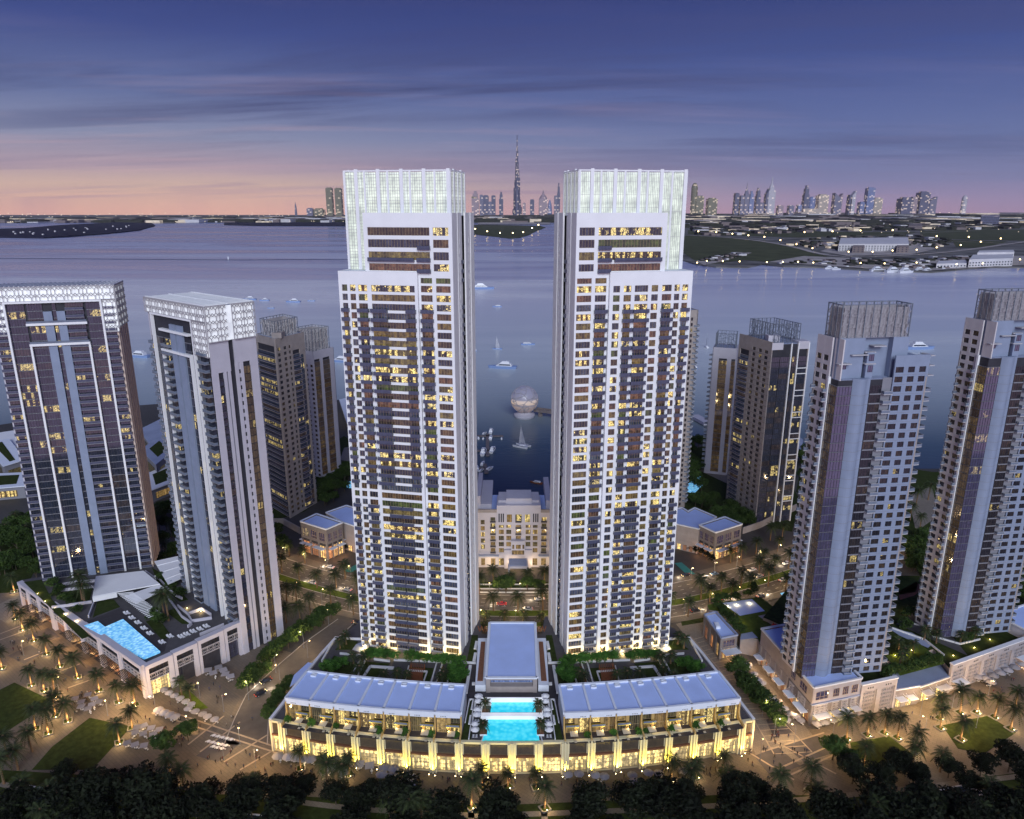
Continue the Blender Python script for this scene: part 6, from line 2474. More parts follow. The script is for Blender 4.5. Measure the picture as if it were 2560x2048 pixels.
for (a, c, ops), s_ in zip(sorted(cols, key=lambda q: q[0]), sorted(spec)):
    for za, zb in ops:
        f.put('window', win(c - a, zb - za, 'win_hotel', 3, 'mullion', True), a, .4, za)
    if s_[0] in (290, 568, 850):
        for za, zb in ops:
            if za > 6:
                f.put('balcony', balcony(c - a + .5, .9, 'dark_core', 'beige_wall', False), a - .25, -.02, za - .1)
b = MB()
b.box(0, 92, .75, 26, 0, ZH - 4.4, 0)
b.box(.0, 92, .75, 26, ZH - 4.39, ZH - 4.2, 1)
b.box(0, 92, -.2, .8, ZH - 4, ZH - 2.2, 0)
f.mesh('body', b, [M['beige_wall'], M['roof']])
b = MB()
b.box(X(360), X(840), -.7, 14, ZH - 11.2, ZH + .5, 0)
b.box(X(462), X(740), 2, 15, ZH + .5, ZH + 3.5, 0)
b.box(X(375), X(825), 3.5, 16, ZH + .51, ZH + 1.8, 0)
f.mesh('centre_block', b, M['lav_wall'])
for a, c in ((378, 392), (402, 416), (424, 438), (755, 769), (779, 793), (801, 815)):
    f.put('slit_window', slit(round(X(c) - X(a), 2), 5.2), X(a), -.72, ZH - 9.5)
for a, c in ((470, 525), (562, 632), (668, 722)):
    f.put('window', win(X(c) - X(a), 4.6, 'win_hotel', 3, 'mullion', True), X(a), -.75, ZH - 9.4)
b = MB()
b.box(X(515), X(668), -3, 0, 9, 17.5, 0)
b.box(X(525), X(660), -3.1, -3, 9.4, 12, 1)
for a, c in ((530, 550), (570, 622), (640, 660)):
    b.box(X(a), X(c), -3.1, -3, 13, 15.4, 1)
b.box(X(440), X(515), -1.6, 0, 0, 11.5, 0)
b.box(X(668), X(745), -1.6, 0, 0, 11.5, 0)
f.mesh('entrance_bay', b, [M['lav_wall'], M['win_hotel']])
b = MB()
b.box(X(490), X(695), -13, -3.05, 6.0, 7.2, 0)
b.box(X(500), X(685), -12.2, -4, 7.2, 7.5, 1)
for x in (X(494), X(690)):
    for y in (-12.6, -7.6):
        b.box(x - .5, x + .5, y - .5, y + .5, 0, 6, 0)
f.mesh('porte_cochere', b, [M['lav_wall'], M['roof_grey']])
b = MB()
for a, c in ((100, 380), (820, 960)):
    b.box(X(a), X(c), -1.5, 0, 7.2, 8.0)
f.mesh('ledge', b, M['roof_grey'])
b = MB()
b.box(X(130), X(180), 3, 40, ZH - 4.2, ZH + 4.5, 0)
b.box(X(180), X(300), 5, 42, ZH - 4.2, ZH - 1, 0)
b.box(X(900), X(960), 5, 42, ZH - 4.2, ZH + 1, 0)
f.mesh('rear_wing', b, M['lav_wall'])
for k in range(5):
    point_light(hotel.o, (-24 + k * 12, -16, 4), 900, (1, .72, .4), .5)


def pavilion(label, roof_front, roof_back, corner, wingroof, side):
    base = G(*corner)
    z1 = ZAT(roof_front[2][1], base.y)
    P = pts(roof_front, z1)
    r = Root('pavilion', label, 'building', base, 0, 'pavilions by the boulevard')
    body(r, [P[0], P[2], P[3], P[1]], 0, z1 - .1, roof='roof')
    l, c, rr, bk = P[0], P[2 if False else 2], P[3], P[1]
    ordP = [P[0], P[2], P[3], P[1]]
    for A, B in zip(ordP, ordP[1:] + ordP[:1]):
        f = Fac(r, A, B)
        b = MB()
        b.box(0, f.L, 0, .6, z1 * .5, z1)
        for a in (0, .32, .64, .95):
            b.box(a * f.L, (a + .05) * f.L, -.1, .6, 0, z1 * .5)
        f.mesh('wall', b, M['pav_wall'] if 'pav_wall' in M else M['beige_wall'])
        for a, c_ in fit([(.07, .3), (.39, .62), (.71, .93)], f.L):
            f.put('window', win(c_ - a, z1 * .26, 'win_violet', 3, 'mullion', True), a, -.05, z1 * .58)
            f.put('shop_window', win(c_ - a, z1 * .40, 'shop_dim', 3, 'mullion_dark', True), a, .3, .3)
        for a, c_ in fit([(.05, .45), (.55, .95)], f.L):
            shop_awning(f, a, c_, z1 * .36, 3.0)
    cornice(r, ordP, z1 + .1, True, .8, .8, 'roof_trim', 'parapet')
    for A, B in ((P[0], P[2]), (P[2], P[3])):
        for t in (.3, .7):
            p = A.lerp(B, t)
            o_ = (p - (P[0] + P[3]) / 2).normalized() * 3
            point_light(r.o, Vector((p.x + o_.x, p.y + o_.y, 3)) - r.base, 420, (1, .45, .2), .4)
    z2 = z1 - 2.0
    Q = pts(wingroof, z2)
    body(r, Q, 0, z2, roof='roof', name='wing_core')
    cq = sum(Q, Vector()) / len(Q)
    ar = sum(Q[i - 1].x * Q[i].y - Q[i].x * Q[i - 1].y for i in range(len(Q)))
    Qo = Q if ar > 0 else Q[::-1]
    for A, B in zip(Qo, Qo[1:] + Qo[:1]):
        f = Fac(r, A, B)
        b = MB()
        b.box(0, f.L, 0, .6, 0, z2 - .02)
        f.mesh('wall', b, M['beige_wall'])
        for a, c_ in fit([(.15, .3), (.4, .55), (.65, .8)], f.L):
            f.put('shop_window', win(c_ - a, 3.6, 'shop_dim', 2, 'mullion_dark'), a, -.05, .3)
    cornice(r, Qo, z2 + .1, True, .7, .7, 'roof_trim', 'parapet')
    return r


pavilion('low stone pavilion with two flat blue roofs left of the left white tower', [(751, 1304), (791, 1285), (815, 1324), (856, 1307)], None, (820, 1401), [(815, 1282), (866, 1264), (930, 1285), (930, 1330), (857, 1306)], 'L')
pavilion('low stone pavilion with two flat blue roofs right of the right white tower', [(1748, 1313), (1812, 1293), (1789, 1332), (1855, 1311)], None, (1788, 1403), [(1688, 1273), (1706, 1270), (1720, 1279), (1737, 1270), (1791, 1293), (1747, 1323), (1688, 1310)], 'R')
for line, lab in (([(680, 1312), (710, 1312), (751, 1335)], 'low garden wall left of the left boulevard pavilion'), ([(1856, 1335), (1900, 1320), (1990, 1275)], 'low garden wall right of the right boulevard pavilion')):
    l = pts(line)
    b = MB()
    for p, q in zip(l, l[1:]):
        b.bar((p.x, p.y, 2.2), (q.x, q.y, 2.2), .5, 4.4)
    tag(link('garden_wall', b.mesh('garden_wall', M['beige_wall'])), lab, 'wall')

# flat white roofed villas at the water's edge on the left
def villa(q, z, lab, m='roof_trim', green=True):
    P = pts(q, z)
    r = Root('waterfront_block', lab, 'building', sum(P, Vector()) / len(P), 0)
    b = MB()
    b.prism(P, 0, z - .3)
    r.part('wall', b, M['grey_panel'])
    b = MB()
    b.prism(inset(P, -.8), z - .29, z + .3)
    r.part('roof', b, M[m])
    if green:
        b = MB()
        b.prism(inset(P, 5), z + .3, z + .5)
        r.part('roof_garden', b, M['grass'])
    ar = sum(P[i - 1].x * P[i].y - P[i].x * P[i - 1].y for i in range(len(P)))
    Po = P if ar > 0 else P[::-1]
    for A, B in zip(Po, Po[1:] + Po[:1]):
        f = Fac(r, A, B)
        if f.L > 6:
            f.put('window', win(round(f.L * .7), z * .5, 'win_hotel', None, 'mullion_dark'), f.L * .15, -.1, z * .2)


villa([(-60, 1092), (30, 1078), (110, 1086), (130, 1105), (-60, 1130)], 12, 'white flat roofed waterfront block at the far left edge', 'white_wall', False)
villa([(-60, 1188), (70, 1182), (60, 1215), (-60, 1225)], 9, 'white flat roof with lawn behind the leftmost tower')
villa([(-40, 1112), (20, 1098), (60, 1150), (10, 1165)], 14, 'dark sided block with roof garden near the left edge')
villa([(350, 1075), (420, 1040), (440, 1080), (380, 1115)], 14, 'blue roofed block at the water between the two lattice towers', 'roof_grey', False)
villa([(362, 1188), (430, 1160), (470, 1190), (372, 1228)], 9, 'white roofed terrace block between the two lattice towers', 'white_wall')
villa([(355, 1125), (400, 1090), (440, 1120), (390, 1160)], 16, 'grey terraced block with garden roof between the two lattice towers', 'roof_grey')
villa([(850, 1000), (905, 985), (930, 1040), (870, 1060)], 9, 'slatted waterfront roof beside the left white tower', 'roof_trim', False)

# ------------------------------------------------------------------ the glass globe on the water and its jetty
gp = G(1311, 1043, -2.5)
gl = Root('globe_pavilion', 'round glass globe pavilion standing in the water on a round base', 'pavilion', gp, -2.5)
rad = 13.4
b = MB()
b.lathe([(9.5, 0), (10.3, 1.5), (10.3, 3.2), (8, 4.2), (6.5, 5.5), (5, 6.5)], 40, (gp.x, gp.y, -2.5))
gl.part('round_base', b, M['lav_wall'])
cz_ = 2.2 + rad
b = MB()
prof = [(rad * math.sin(math.pi * k / 24), -rad * math.cos(math.pi * k / 24)) for k in range(1, 24)]
b.lathe(prof, 40, (gp.x, gp.y, cz_), 0)
gl.part('globe_glass', b, M['globe'] if 'globe' in M else M['crown_glow_dim'])
b = MB()
rr = random.Random(11)
nodes = []
for i in range(90):
    z = 1 - 2 * (i + .5) / 90
    t = i * 2.39996 + rr.uniform(-.25, .25)
    r_ = math.sqrt(1 - z * z)
    nodes.append(Vector((r_ * math.cos(t), r_ * math.sin(t), z)))
done = set()
for i, p in enumerate(nodes):
    for j in sorted(range(90), key=lambda j: (nodes[j] - p).length)[1:5]:
        if (j, i) in done or rr.random() < .12:
            continue
        done.add((i, j))
        q = nodes[j]
        a, c = p, q
        k = 4
        for s in range(k):
            u_, v_ = p.lerp(q, s / k).normalized() * (rad + .1), p.lerp(q, (s + 1) / k).normalized() * (rad + .1)
            b.bar((gp.x + u_.x, gp.y + u_.y, cz_ + u_.z), (gp.x + v_.x, gp.y + v_.y, cz_ + v_.z), .6, .5)
gl.part('globe_lattice', b, M['globe_steel'] if 'globe_steel' in M else M['screen_grey'])['kind'] = 'stuff'
j0, j1 = G(1338, 1028, 2), G(1470, 1045, 2)
b = MB()
b.bar((j0.x, j0.y, 3), (j1.x, j1.y, 3), 8, 1.4)
for t in (0, 1):
    d_ = (j1 - j0).normalized()
    n_ = Vector((-d_.y, d_.x, 0)) * (3.6 if t else -3.6)
    b.bar((j0.x + n_.x, j0.y + n_.y, 4.4), (j1.x + n_.x, j1.y + n_.y, 4.4), .4, 1.4)
for t in (.1, .35, .6, .85):
    p = j0.lerp(j1, t)
    b.box(p.x - 2, p.x + 2, p.y - 2, p.y + 2, -3, 2.3)
tag(link('globe_jetty', b.mesh('globe_jetty', M['dock'])), 'long jetty running from the glass globe to the right', 'jetty')
b = MB()
a, c = G(1735, 1043, -1), G(1770, 1062, -1)
b.bar((a.x, a.y, 0), (c.x, c.y, 0), 9, 3)
tag(link('stone_jetty', b.mesh('stone_jetty', M['lav_wall'])), 'pale stone jetty end beside the right white tower', 'jetty')
for i, line in enumerate(([(1190, 1090), (1258, 1090)], [(1190, 1127), (1222, 1127)], [(1219, 1085), (1219, 1140)], [(1212, 1160), (1216, 1183)], [(1190, 1170), (1212, 1170)])):
    a, c = pts(line, -1.6)
    b = MB()
    b.bar((a.x, a.y, -1.6), (c.x, c.y, -1.6), 3.0, .7)
    tag(link('floating_dock', b.mesh('floating_dock', M['dock'])), ['outer cross dock of the small marina', 'middle cross dock of the small marina', 'long spine dock of the small marina', 'short finger dock at the near end of the marina', 'inner cross dock of the small marina by the hotel'][i], 'dock')


# ------------------------------------------------------------------ boats
def hull(b, L, W, H, m=0, bow=.35):
    st = [(-L / 2, .8), (-L * .2, 1.0), (L * (.5 - bow), .95), (L * .42, .4), (L / 2, .02)]
    vs, n = [], len(st)
    for x, k in st:
        w = W / 2 * k
        vs += [(x, -w, H), (x, w, H), (x * .94, -w * .72, -.3), (x * .94, w * .72, -.3)]
    fs = []
    for i in range(n - 1):
        o = i * 4
        fs += [(o, o + 4, o + 5, o + 1), (o + 2, o + 6, o + 4, o), (o + 1, o + 5, o + 7, o + 3)]
    fs += [(0, 1, 3, 2)]
    b.add(vs, fs, m)


def cabin(b, x0, x1, w0, w1, z0, z1, m, rake=.25):
    d = (x1 - x0) * rake
    b.add([(x0, -w0 / 2, z0), (x1, -w0 / 2, z0), (x1, w0 / 2, z0), (x0, w0 / 2, z0), (x0 + d * .3, -w1 / 2, z1), (x1 - d, -w1 / 2, z1), (x1 - d, w1 / 2, z1), (x0 + d * .3, w1 / 2, z1)],
          [(4, 5, 6, 7), (0, 1, 5, 4), (1, 2, 6, 5), (2, 3, 7, 6), (3, 0, 4, 7)], m)


def boat(kind, u, v, L, rz, lab, mat='boat_white', group=None):
    p = G(u, v, -2.4)
    L *= .95 if 1180 < u < 1345 and v > 900 else 1
    o = thing({'y': 'yacht', 's': 'sailing_boat', 'm': 'motor_boat', 'c': 'catamaran', 'd': 'moored_ship'}[kind], lab, {'y': 'yacht', 's': 'sailboat', 'm': 'boat', 'c': 'catamaran', 'd': 'ship'}[kind], (p.x, p.y, -2.4), R(rz), group)
    W, H = L * .26, L * .095
    b = MB()
    if kind == 'c':
        for s in (-1, 1):
            b2 = MB()
            hull(b2, L, L * .13, H)
            b.add([(x, y + s * L * .2, z) for x, y, z in b2.v], b2.f)
        b.box(-L * .4, L * .2, -L * .2, L * .2, H * .7, H)
    else:
        hull(b, L, W, H)
    link('hull', b.mesh('hull', M[mat]), o)
    b = MB()
    if kind in 'ymd':
        cabin(b, -L * .34, L * .22, W * .74, W * .6, H, H + L * .09, 0)
        cabin(b, -L * .3, L * .16, W * .76, W * .7, H + L * .025, H + L * .065, 1, .2)
        if kind != 'm':
            cabin(b, -L * .25, L * .08, W * .6, W * .5, H + L * .09, H + L * .16, 0)
            b.bar((-L * .12, 0, H + L * .12), (-L * .16, 0, H + L * .19), .25, .25, 0)
    else:
        cabin(b, -L * .25, L * .12, W * .55, W * .45, H, H + L * .05, 0)
    link('cabin', b.mesh('cabin', [M['boat_white'], M['boat_dark']]), o)
    if kind in 'sc':
        b = MB()
        b.tube([(L * .05, 0, H), (L * .05, 0, H + L * 1.2)], [.16, .08], 6)
        b.bar((L * .05, 0, H + L * .12), (-L * .42, 0, H + L * .12), .15, .15)
        link('mast', b.mesh('mast', M['boat_white']), o)
        b = MB()
        b.add([(L * .04, 0.02, H + L * .14), (-L * .26, 0.25, H + L * .14), (L * .04, .02, H + L * 1.12), (L * .06, 0, H + L * 1.05), (L * .18, .15, H + L * .05), (L * .06, -.1, H + L * .12)], [(0, 1, 2), (3, 5, 4), (2, 1, 0), (4, 5, 3)])
        link('sail', b.mesh('sail', M['boat_white']), o)
    return o


boat('y', 1256, 921, 40, 170, 'long white and blue yacht in the channel above the glass globe', 'boat_blue')
boat('s', 1243, 873, 15, 170, 'white sailing boat in the channel left of the small motor cruiser', 'boat_blue')
boat('m', 1320, 862, 22, 5, 'blue motor cruiser right of the channel sailing boat', 'boat_blue')
boat('m', 1243, 767, 20, 180, 'small hazy boat in mid channel nearest the far shore', 'boat_blue')
boat('d', 1207, 723, 60, 0, 'faint low ship beside the left white tower on the channel', 'boat_blue')
boat('c', 1304, 1117, 16, 150, 'white catamaran with raised mast in front of the globe')
boat('m', 1340, 1208, 11, 155, 'small red hulled boat on the dark water behind the hotel', 'terracotta')
boat('m', 1190, 877, 12, 90, 'little boat at the left edge of the channel by the white tower', 'boat_blue')
mar = [('y', 1228, 1080, 16, 85, 'tall white motor yacht at the outer end of the marina'), ('m', 1227, 1096, 14, 88, 'wide white cruiser tied below the tall yacht at the outer dock'), ('m', 1212, 1084, 8, 60, 'small boat above the outer marina dock'), ('m', 1195, 1096, 9, 100, 'small white boat left on the outer marina dock'),
       ('m', 1208, 1097, 7, 90, 'dinghy sized boat in the middle of the outer marina dock'), ('m', 1254, 1097, 7, 90, 'small boat at the right tip of the outer marina dock'), ('y', 1209, 1132, 20, 85, 'large white yacht left of the marina spine dock'), ('y', 1232, 1127, 17, 80, 'large white yacht right of the marina spine dock'),
       ('m', 1207, 1160, 11, 80, 'white runabout nearest the finger dock'), ('m', 1192, 1172, 14, 95, 'white cruiser half hidden by the left white tower'), ('m', 1204, 1177, 8, 60, 'small boat between the inner dock and the finger dock'), ('m', 1224, 1174, 12, 60, 'white speedboat at the near right of the marina')]
for k in mar:
    boat(*k)
boat('y', 345, 893, 38, 165, 'blue yacht on the water right of the leftmost tower', 'boat_blue')
boat('y', 850, 905, 34, 165, 'blue yacht partly hidden by the left white tower', 'boat_blue')
for u, v, L, s in ((623, 750, 34, 'leftmost'), (661, 752, 24, 'second from left'), (677, 771, 16, 'nearest'), (733, 756, 34, 'second from right'), (778, 753, 18, 'rightmost')):
    boat('y' if L > 20 else 'm', u, v, L, 175, 'small far yacht above the pale striped tower, %s of five' % s, 'boat_blue', 'far boats on the left water')
boat('y', 2300, 873, 45, 5, 'blue yacht behind the top of the right panel tower', 'boat_blue')
boat('s', 1766, 868, 16, 90, 'white sailing boat right of the right white tower')
boat('m', 1738, 920, 14, 90, 'small boat beside the right white tower edge', 'boat_blue')
b = MB()
b.lathe([(3, 0), (3, 9), (1, 12)], 8)
p = G(571, 649, -2)
tag(link('channel_beacon', b.mesh('channel_beacon', M['boat_white']), None, (p.x, p.y, -2)), 'small white beacon standing on the left water', 'beacon')
b = MB()
l = resample(pts([(-100, 645), (300, 648), (600, 650), (880, 648)], -2), 40)
for p, q in zip(l, l[1:]):
    b.bar((p.x, p.y, -2.0), (q.x, q.y, -2.0), 5, 1.2)
tag(link('floating_boom', b.mesh('floating_boom', M['far_mangrove'])), 'long thin floating boom across the left water', 'boom')

# ------------------------------------------------------------------ the far shore: houses by the water, big white halls, the skyline
rs = random.Random(3)
b = MB()


def low(poly, n, smin, smax, hmax):
    P = pts(poly, 2)
    x0, x1 = min(p.x for p in P), max(p.x for p in P)
    k = 0
    tries = 0
    while k < n and tries < n * 30:
        tries += 1
        u = rs.uniform(min(q[0] for q in poly), max(q[0] for q in poly))
        v = rs.uniform(min(q[1] for q in poly), max(q[1] for q in poly))
        c = False
        j = len(poly) - 1
        for i in range(len(poly)):
            if (poly[i][1] > v) != (poly[j][1] > v) and u < (poly[j][0] - poly[i][0]) * (v - poly[i][1]) / (poly[j][1] - poly[i][1]) + poly[i][0]:
                c = not c
            j = i
        if not c:
            continue
        p = G(u, v, 2)
        s = p.y / 3000
        w, d, h = rs.uniform(smin, smax) * s, rs.uniform(smin, smax) * s * 1.5, rs.uniform(4, hmax) * s ** .8
        m = rs.choice([0, 1, 1, 2, 3, 3, 3, 3, 3])
        b.box(p.x - w, p.x + w, p.y - d, p.y + d, 1, 2 + h, m)
        k += 1


low([(1720, 572), (2100, 562), (2560, 560), (2560, 572), (2290, 576), (2100, 578), (1880, 586), (1760, 590)], 480, 6, 26, 14)
low([(1960, 612), (2060, 594), (2290, 588), (2380, 600), (2360, 620), (2200, 612), (2090, 626)], 230, 4, 12, 8)
low([(-100, 550), (700, 547), (870, 546), (870, 556), (500, 556), (-100, 557)], 700, 10, 50, 16)
low([(1190, 545), (1380, 545), (1380, 556), (1190, 556)], 260, 10, 45, 20)
low([(1700, 540), (2560, 540), (2600, 560), (1700, 570)], 700, 12, 60, 22)
o = link('distant_low_buildings', b.mesh('distant_low_buildings', [M['far_roof'], M['far_stone'], M['far_lit'], M['far_tree']]))
o['kind'] = 'stuff'
o['label'] = 'carpet of tiny far houses and trees across the far shore'
b = MB()
low([(1920, 660), (2060, 648), (2300, 648), (2460, 640), (2480, 660), (2330, 672), (2190, 668), (2060, 660)], 150, 5, 16, 9)
low([(1745, 652), (1790, 642), (1840, 634), (1870, 636), (1800, 656)], 60, 4, 12, 7)
o = link('waterside_sheds', b.mesh('waterside_sheds', [M['far_roof'], M['far_stone'], M['far_roof'], M['far_tree']]))
o['kind'] = 'stuff'


def far_block(q, z, lab, m='far_roof', win_=True):
    P = pts(q, 3)
    r = Root('far_hall', lab, 'building', sum(P, Vector()) / len(P), 3)
    b = MB()
    b.prism(P, 1, 3 + z)
    r.part('wall', b, M[m])
    b = MB()
    ar = sum(P[i - 1].x * P[i].y - P[i].x * P[i - 1].y for i in range(len(P)))
    Po = P if ar > 0 else P[::-1]
    for A, B in zip(Po, Po[1:] + Po[:1]):
        f = Fac(r, A, B)
        n = int(f.L / 14)
        if n < 1:
            continue
        b2 = MB()
        for i in range(n):
            for j in range(max(1, int(z / 9))):
                x = f.L * (i + .5) / n
                b2.box(x - 3, x + 3, -.6, 0, 6 + j * 9, 10 + j * 9)
        f.mesh('window', b2, M['boat_dark'])['kind'] = 'stuff'
    return r


far_block([(2095, 628), (2270, 628), (2268, 608), (2100, 610)], 34, 'broad white hall on the far right shore behind the ring road', 'far_roof')
far_block([(2130, 632), (2160, 632), (2158, 622), (2134, 622)], 28, 'brown cube in front of the broad white hall on the far shore', 'far_stone')
far_block([(2240, 632), (2270, 632), (2270, 622), (2242, 622)], 28, 'second brown cube at the right end of the broad white hall', 'far_stone')
far_block([(2420, 668), (2530, 664), (2528, 650), (2430, 654)], 26, 'white waterside building with rows of windows at far right', 'far_roof')
far_block([(2440, 654), (2532, 652), (2530, 646), (2445, 648)], 34, 'upper white block behind the white waterside building', 'far_roof')
far_block([(2340, 670), (2415, 668), (2412, 660), (2345, 662)], 14, 'low shed left of the white waterside building', 'far_roof')
far_block([(2450, 566), (2495, 566), (2495, 556), (2450, 556)], 120, 'dark blue office block among the far right sheds', 'far_dark')
far_block([(2270, 574), (2305, 574), (2303, 568), (2272, 568)], 36, 'brown shed on the far right plain', 'far_stone')
for i, (u, v, L) in enumerate(((2075, 672, 40), (2090, 674, 36), (2120, 670, 30), (2195, 678, 62), (2235, 681, 70), (2265, 682, 66), (2300, 678, 54), (2320, 679, 50), (2360, 676, 34))):
    boat('d', u, v, L, 5 + i * 3, 'white ship moored at the far right quay, %s from the left' % ORD[i], 'boat_white', 'ships at the far quay')

SKY_D = 20000.0


def sky_x(u):
    return (u - 1280) / FPX * (SKY_D * CP + CAM_H * SP)


def sky_z(v):
    return ZAT(v, SKY_D)


def skyscraper(u0, u1, vtop, lab, style='flat', m='far_tower', vb=546):
    x0, x1, zt = sky_x(u0), sky_x(u1), sky_z(vtop)
    w = x1 - x0
    xc = (x0 + x1) / 2
    r = Root('skyscraper', lab, 'skyscraper', (xc, SKY_D), 2, 'far skyline towers')
    b = MB()
    dpt = max(w, 180)
    if style == 'flat':
        b.box(-w / 2, w / 2, -dpt / 2, dpt / 2, 0, zt)
        b.box(-w * .35, w * .35, -dpt * .3, dpt * .3, zt, zt + w * .12)
    elif style == 'step':
        b.box(-w / 2, w / 2, -dpt / 2, dpt / 2, 0, zt * .72)
        b.box(-w * .36, w * .36, -dpt * .4, dpt * .4, zt * .72, zt * .9)
        b.box(-w * .2, w * .2, -dpt * .2, dpt * .2, zt * .9, zt)
    elif style == 'spire':
        b.box(-w / 2, w / 2, -dpt / 2, dpt / 2, 0, zt * .66)
        b.lathe([(w * .5, zt * .66), (w * .38, zt * .74), (w * .12, zt * .84), (w * .03, zt)], 8)
    elif style == 'round':
        b.lathe([(w * .5, 0), (w * .5, zt * .86), (w * .4, zt * .94), (w * .2, zt)], 14)
    elif style == 'slant':
        b.add([(-w / 2, -dpt / 2, 0), (w / 2, -dpt / 2, 0), (w / 2, dpt / 2, 0), (-w / 2, dpt / 2, 0), (-w / 2, -dpt / 2, zt * .78), (w / 2, -dpt / 2, zt), (w / 2, dpt / 2, zt), (-w / 2, dpt / 2, zt * .78)],
              [(4, 5, 6, 7), (0, 1, 5, 4), (1, 2, 6, 5), (2, 3, 7, 6), (3, 0, 4, 7)])
    elif style == 'slantl':
        b.add([(-w / 2, -dpt / 2, 0), (w / 2, -dpt / 2, 0), (w / 2, dpt / 2, 0), (-w / 2, dpt / 2, 0), (-w / 2, -dpt / 2, zt), (w / 2, -dpt / 2, zt * .75), (w / 2, dpt / 2, zt * .75), (-w / 2, dpt / 2, zt)],
              [(4, 5, 6, 7), (0, 1, 5, 4), (1, 2, 6, 5), (2, 3, 7, 6), (3, 0, 4, 7)])
    elif style == 'sail':
        b.lathe([(w * .5, 0), (w * .48, zt * .4), (w * .36, zt * .7), (w * .1, zt * .92), (w * .03, zt)], 10)
    elif style == 'needle':
        lv = [(1.0, .0, .10), (.86, .10, .22), (.72, .22, .34), (.60, .34, .46), (.48, .46, .58), (.36, .58, .68), (.24, .68, .78), (.15, .78, .87), (.085, .87, 1.0)]
        for i, (k, a, c) in enumerate(lv):
            for s in range(3):
                t = s * 2.0944 + .5 + i * .0
                kk = k * (1 - .07 * ((i + s) % 3))
                b.lathe([(w * .24 * kk, zt * a), (w * .23 * kk, zt * min(1, c + (.03 if (i + s) % 3 == 0 and i < 7 else 0)))], 10, (math.cos(t) * w * .26 * kk, math.sin(t) * w * .26 * kk, 0))
            b.lathe([(w * .3 * k, zt * a), (w * .28 * k, zt * c)], 10)
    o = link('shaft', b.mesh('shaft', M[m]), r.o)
    return r


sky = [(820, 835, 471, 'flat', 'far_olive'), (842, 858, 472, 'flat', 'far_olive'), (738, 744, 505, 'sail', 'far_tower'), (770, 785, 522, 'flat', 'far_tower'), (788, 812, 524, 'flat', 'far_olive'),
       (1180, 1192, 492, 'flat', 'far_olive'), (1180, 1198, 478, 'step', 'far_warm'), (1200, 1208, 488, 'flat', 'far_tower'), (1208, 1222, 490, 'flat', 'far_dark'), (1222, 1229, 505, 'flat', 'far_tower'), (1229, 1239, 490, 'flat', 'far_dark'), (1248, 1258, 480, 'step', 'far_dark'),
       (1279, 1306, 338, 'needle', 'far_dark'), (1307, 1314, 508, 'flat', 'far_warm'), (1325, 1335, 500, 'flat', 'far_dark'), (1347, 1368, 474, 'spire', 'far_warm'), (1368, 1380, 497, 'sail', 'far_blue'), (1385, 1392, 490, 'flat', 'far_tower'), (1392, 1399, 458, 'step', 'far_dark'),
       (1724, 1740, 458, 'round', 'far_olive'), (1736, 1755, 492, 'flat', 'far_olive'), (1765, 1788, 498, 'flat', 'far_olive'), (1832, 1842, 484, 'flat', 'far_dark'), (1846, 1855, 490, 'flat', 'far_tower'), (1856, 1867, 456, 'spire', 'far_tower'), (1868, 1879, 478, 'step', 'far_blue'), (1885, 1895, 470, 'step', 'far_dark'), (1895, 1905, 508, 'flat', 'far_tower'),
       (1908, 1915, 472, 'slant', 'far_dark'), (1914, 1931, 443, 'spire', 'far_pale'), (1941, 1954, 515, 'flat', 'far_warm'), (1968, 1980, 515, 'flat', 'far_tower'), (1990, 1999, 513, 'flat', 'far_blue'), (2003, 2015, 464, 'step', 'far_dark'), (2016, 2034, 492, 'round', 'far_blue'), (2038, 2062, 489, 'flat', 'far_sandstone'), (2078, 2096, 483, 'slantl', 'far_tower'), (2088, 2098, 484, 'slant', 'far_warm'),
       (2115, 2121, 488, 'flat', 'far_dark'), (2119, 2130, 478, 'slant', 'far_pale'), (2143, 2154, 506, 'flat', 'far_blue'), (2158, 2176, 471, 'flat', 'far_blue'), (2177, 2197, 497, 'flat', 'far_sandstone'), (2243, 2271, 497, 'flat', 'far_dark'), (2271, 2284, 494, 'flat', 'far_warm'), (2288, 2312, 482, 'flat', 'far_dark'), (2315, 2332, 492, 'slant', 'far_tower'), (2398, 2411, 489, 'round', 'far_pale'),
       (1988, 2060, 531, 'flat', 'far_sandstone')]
names = {12: 'very tall stepped needle tower between the two white towers'}
for i, (a, c, v, st, m) in enumerate(sky):
    where = 'left of the left white tower' if a < 900 else ('in the gap between the white towers' if a < 1500 else 'right of the right white tower')
    grp = [k for k in range(len(sky)) if (sky[k][0] < 900) == (a < 900) and (sky[k][0] > 1500) == (a > 1500)]
    look = {'flat': 'flat topped', 'step': 'stepped', 'spire': 'spired', 'round': 'round topped', 'slant': 'slant topped', 'slantl': 'slant topped', 'sail': 'sail shaped', 'needle': 'needle'}[st]
    tone = {'far_olive': 'olive', 'far_tower': 'lavender grey', 'far_warm': 'rosy', 'far_dark': 'dark', 'far_blue': 'blue', 'far_pale': 'pale', 'far_sandstone': 'sandy'}[m]
    k = grp.index(i)
    nk = nth(k, 999)
    skyscraper(a, c, v, names.get(i, '%s %s skyline tower, %s from left %s' % (tone, look, nk, where)), st, m)
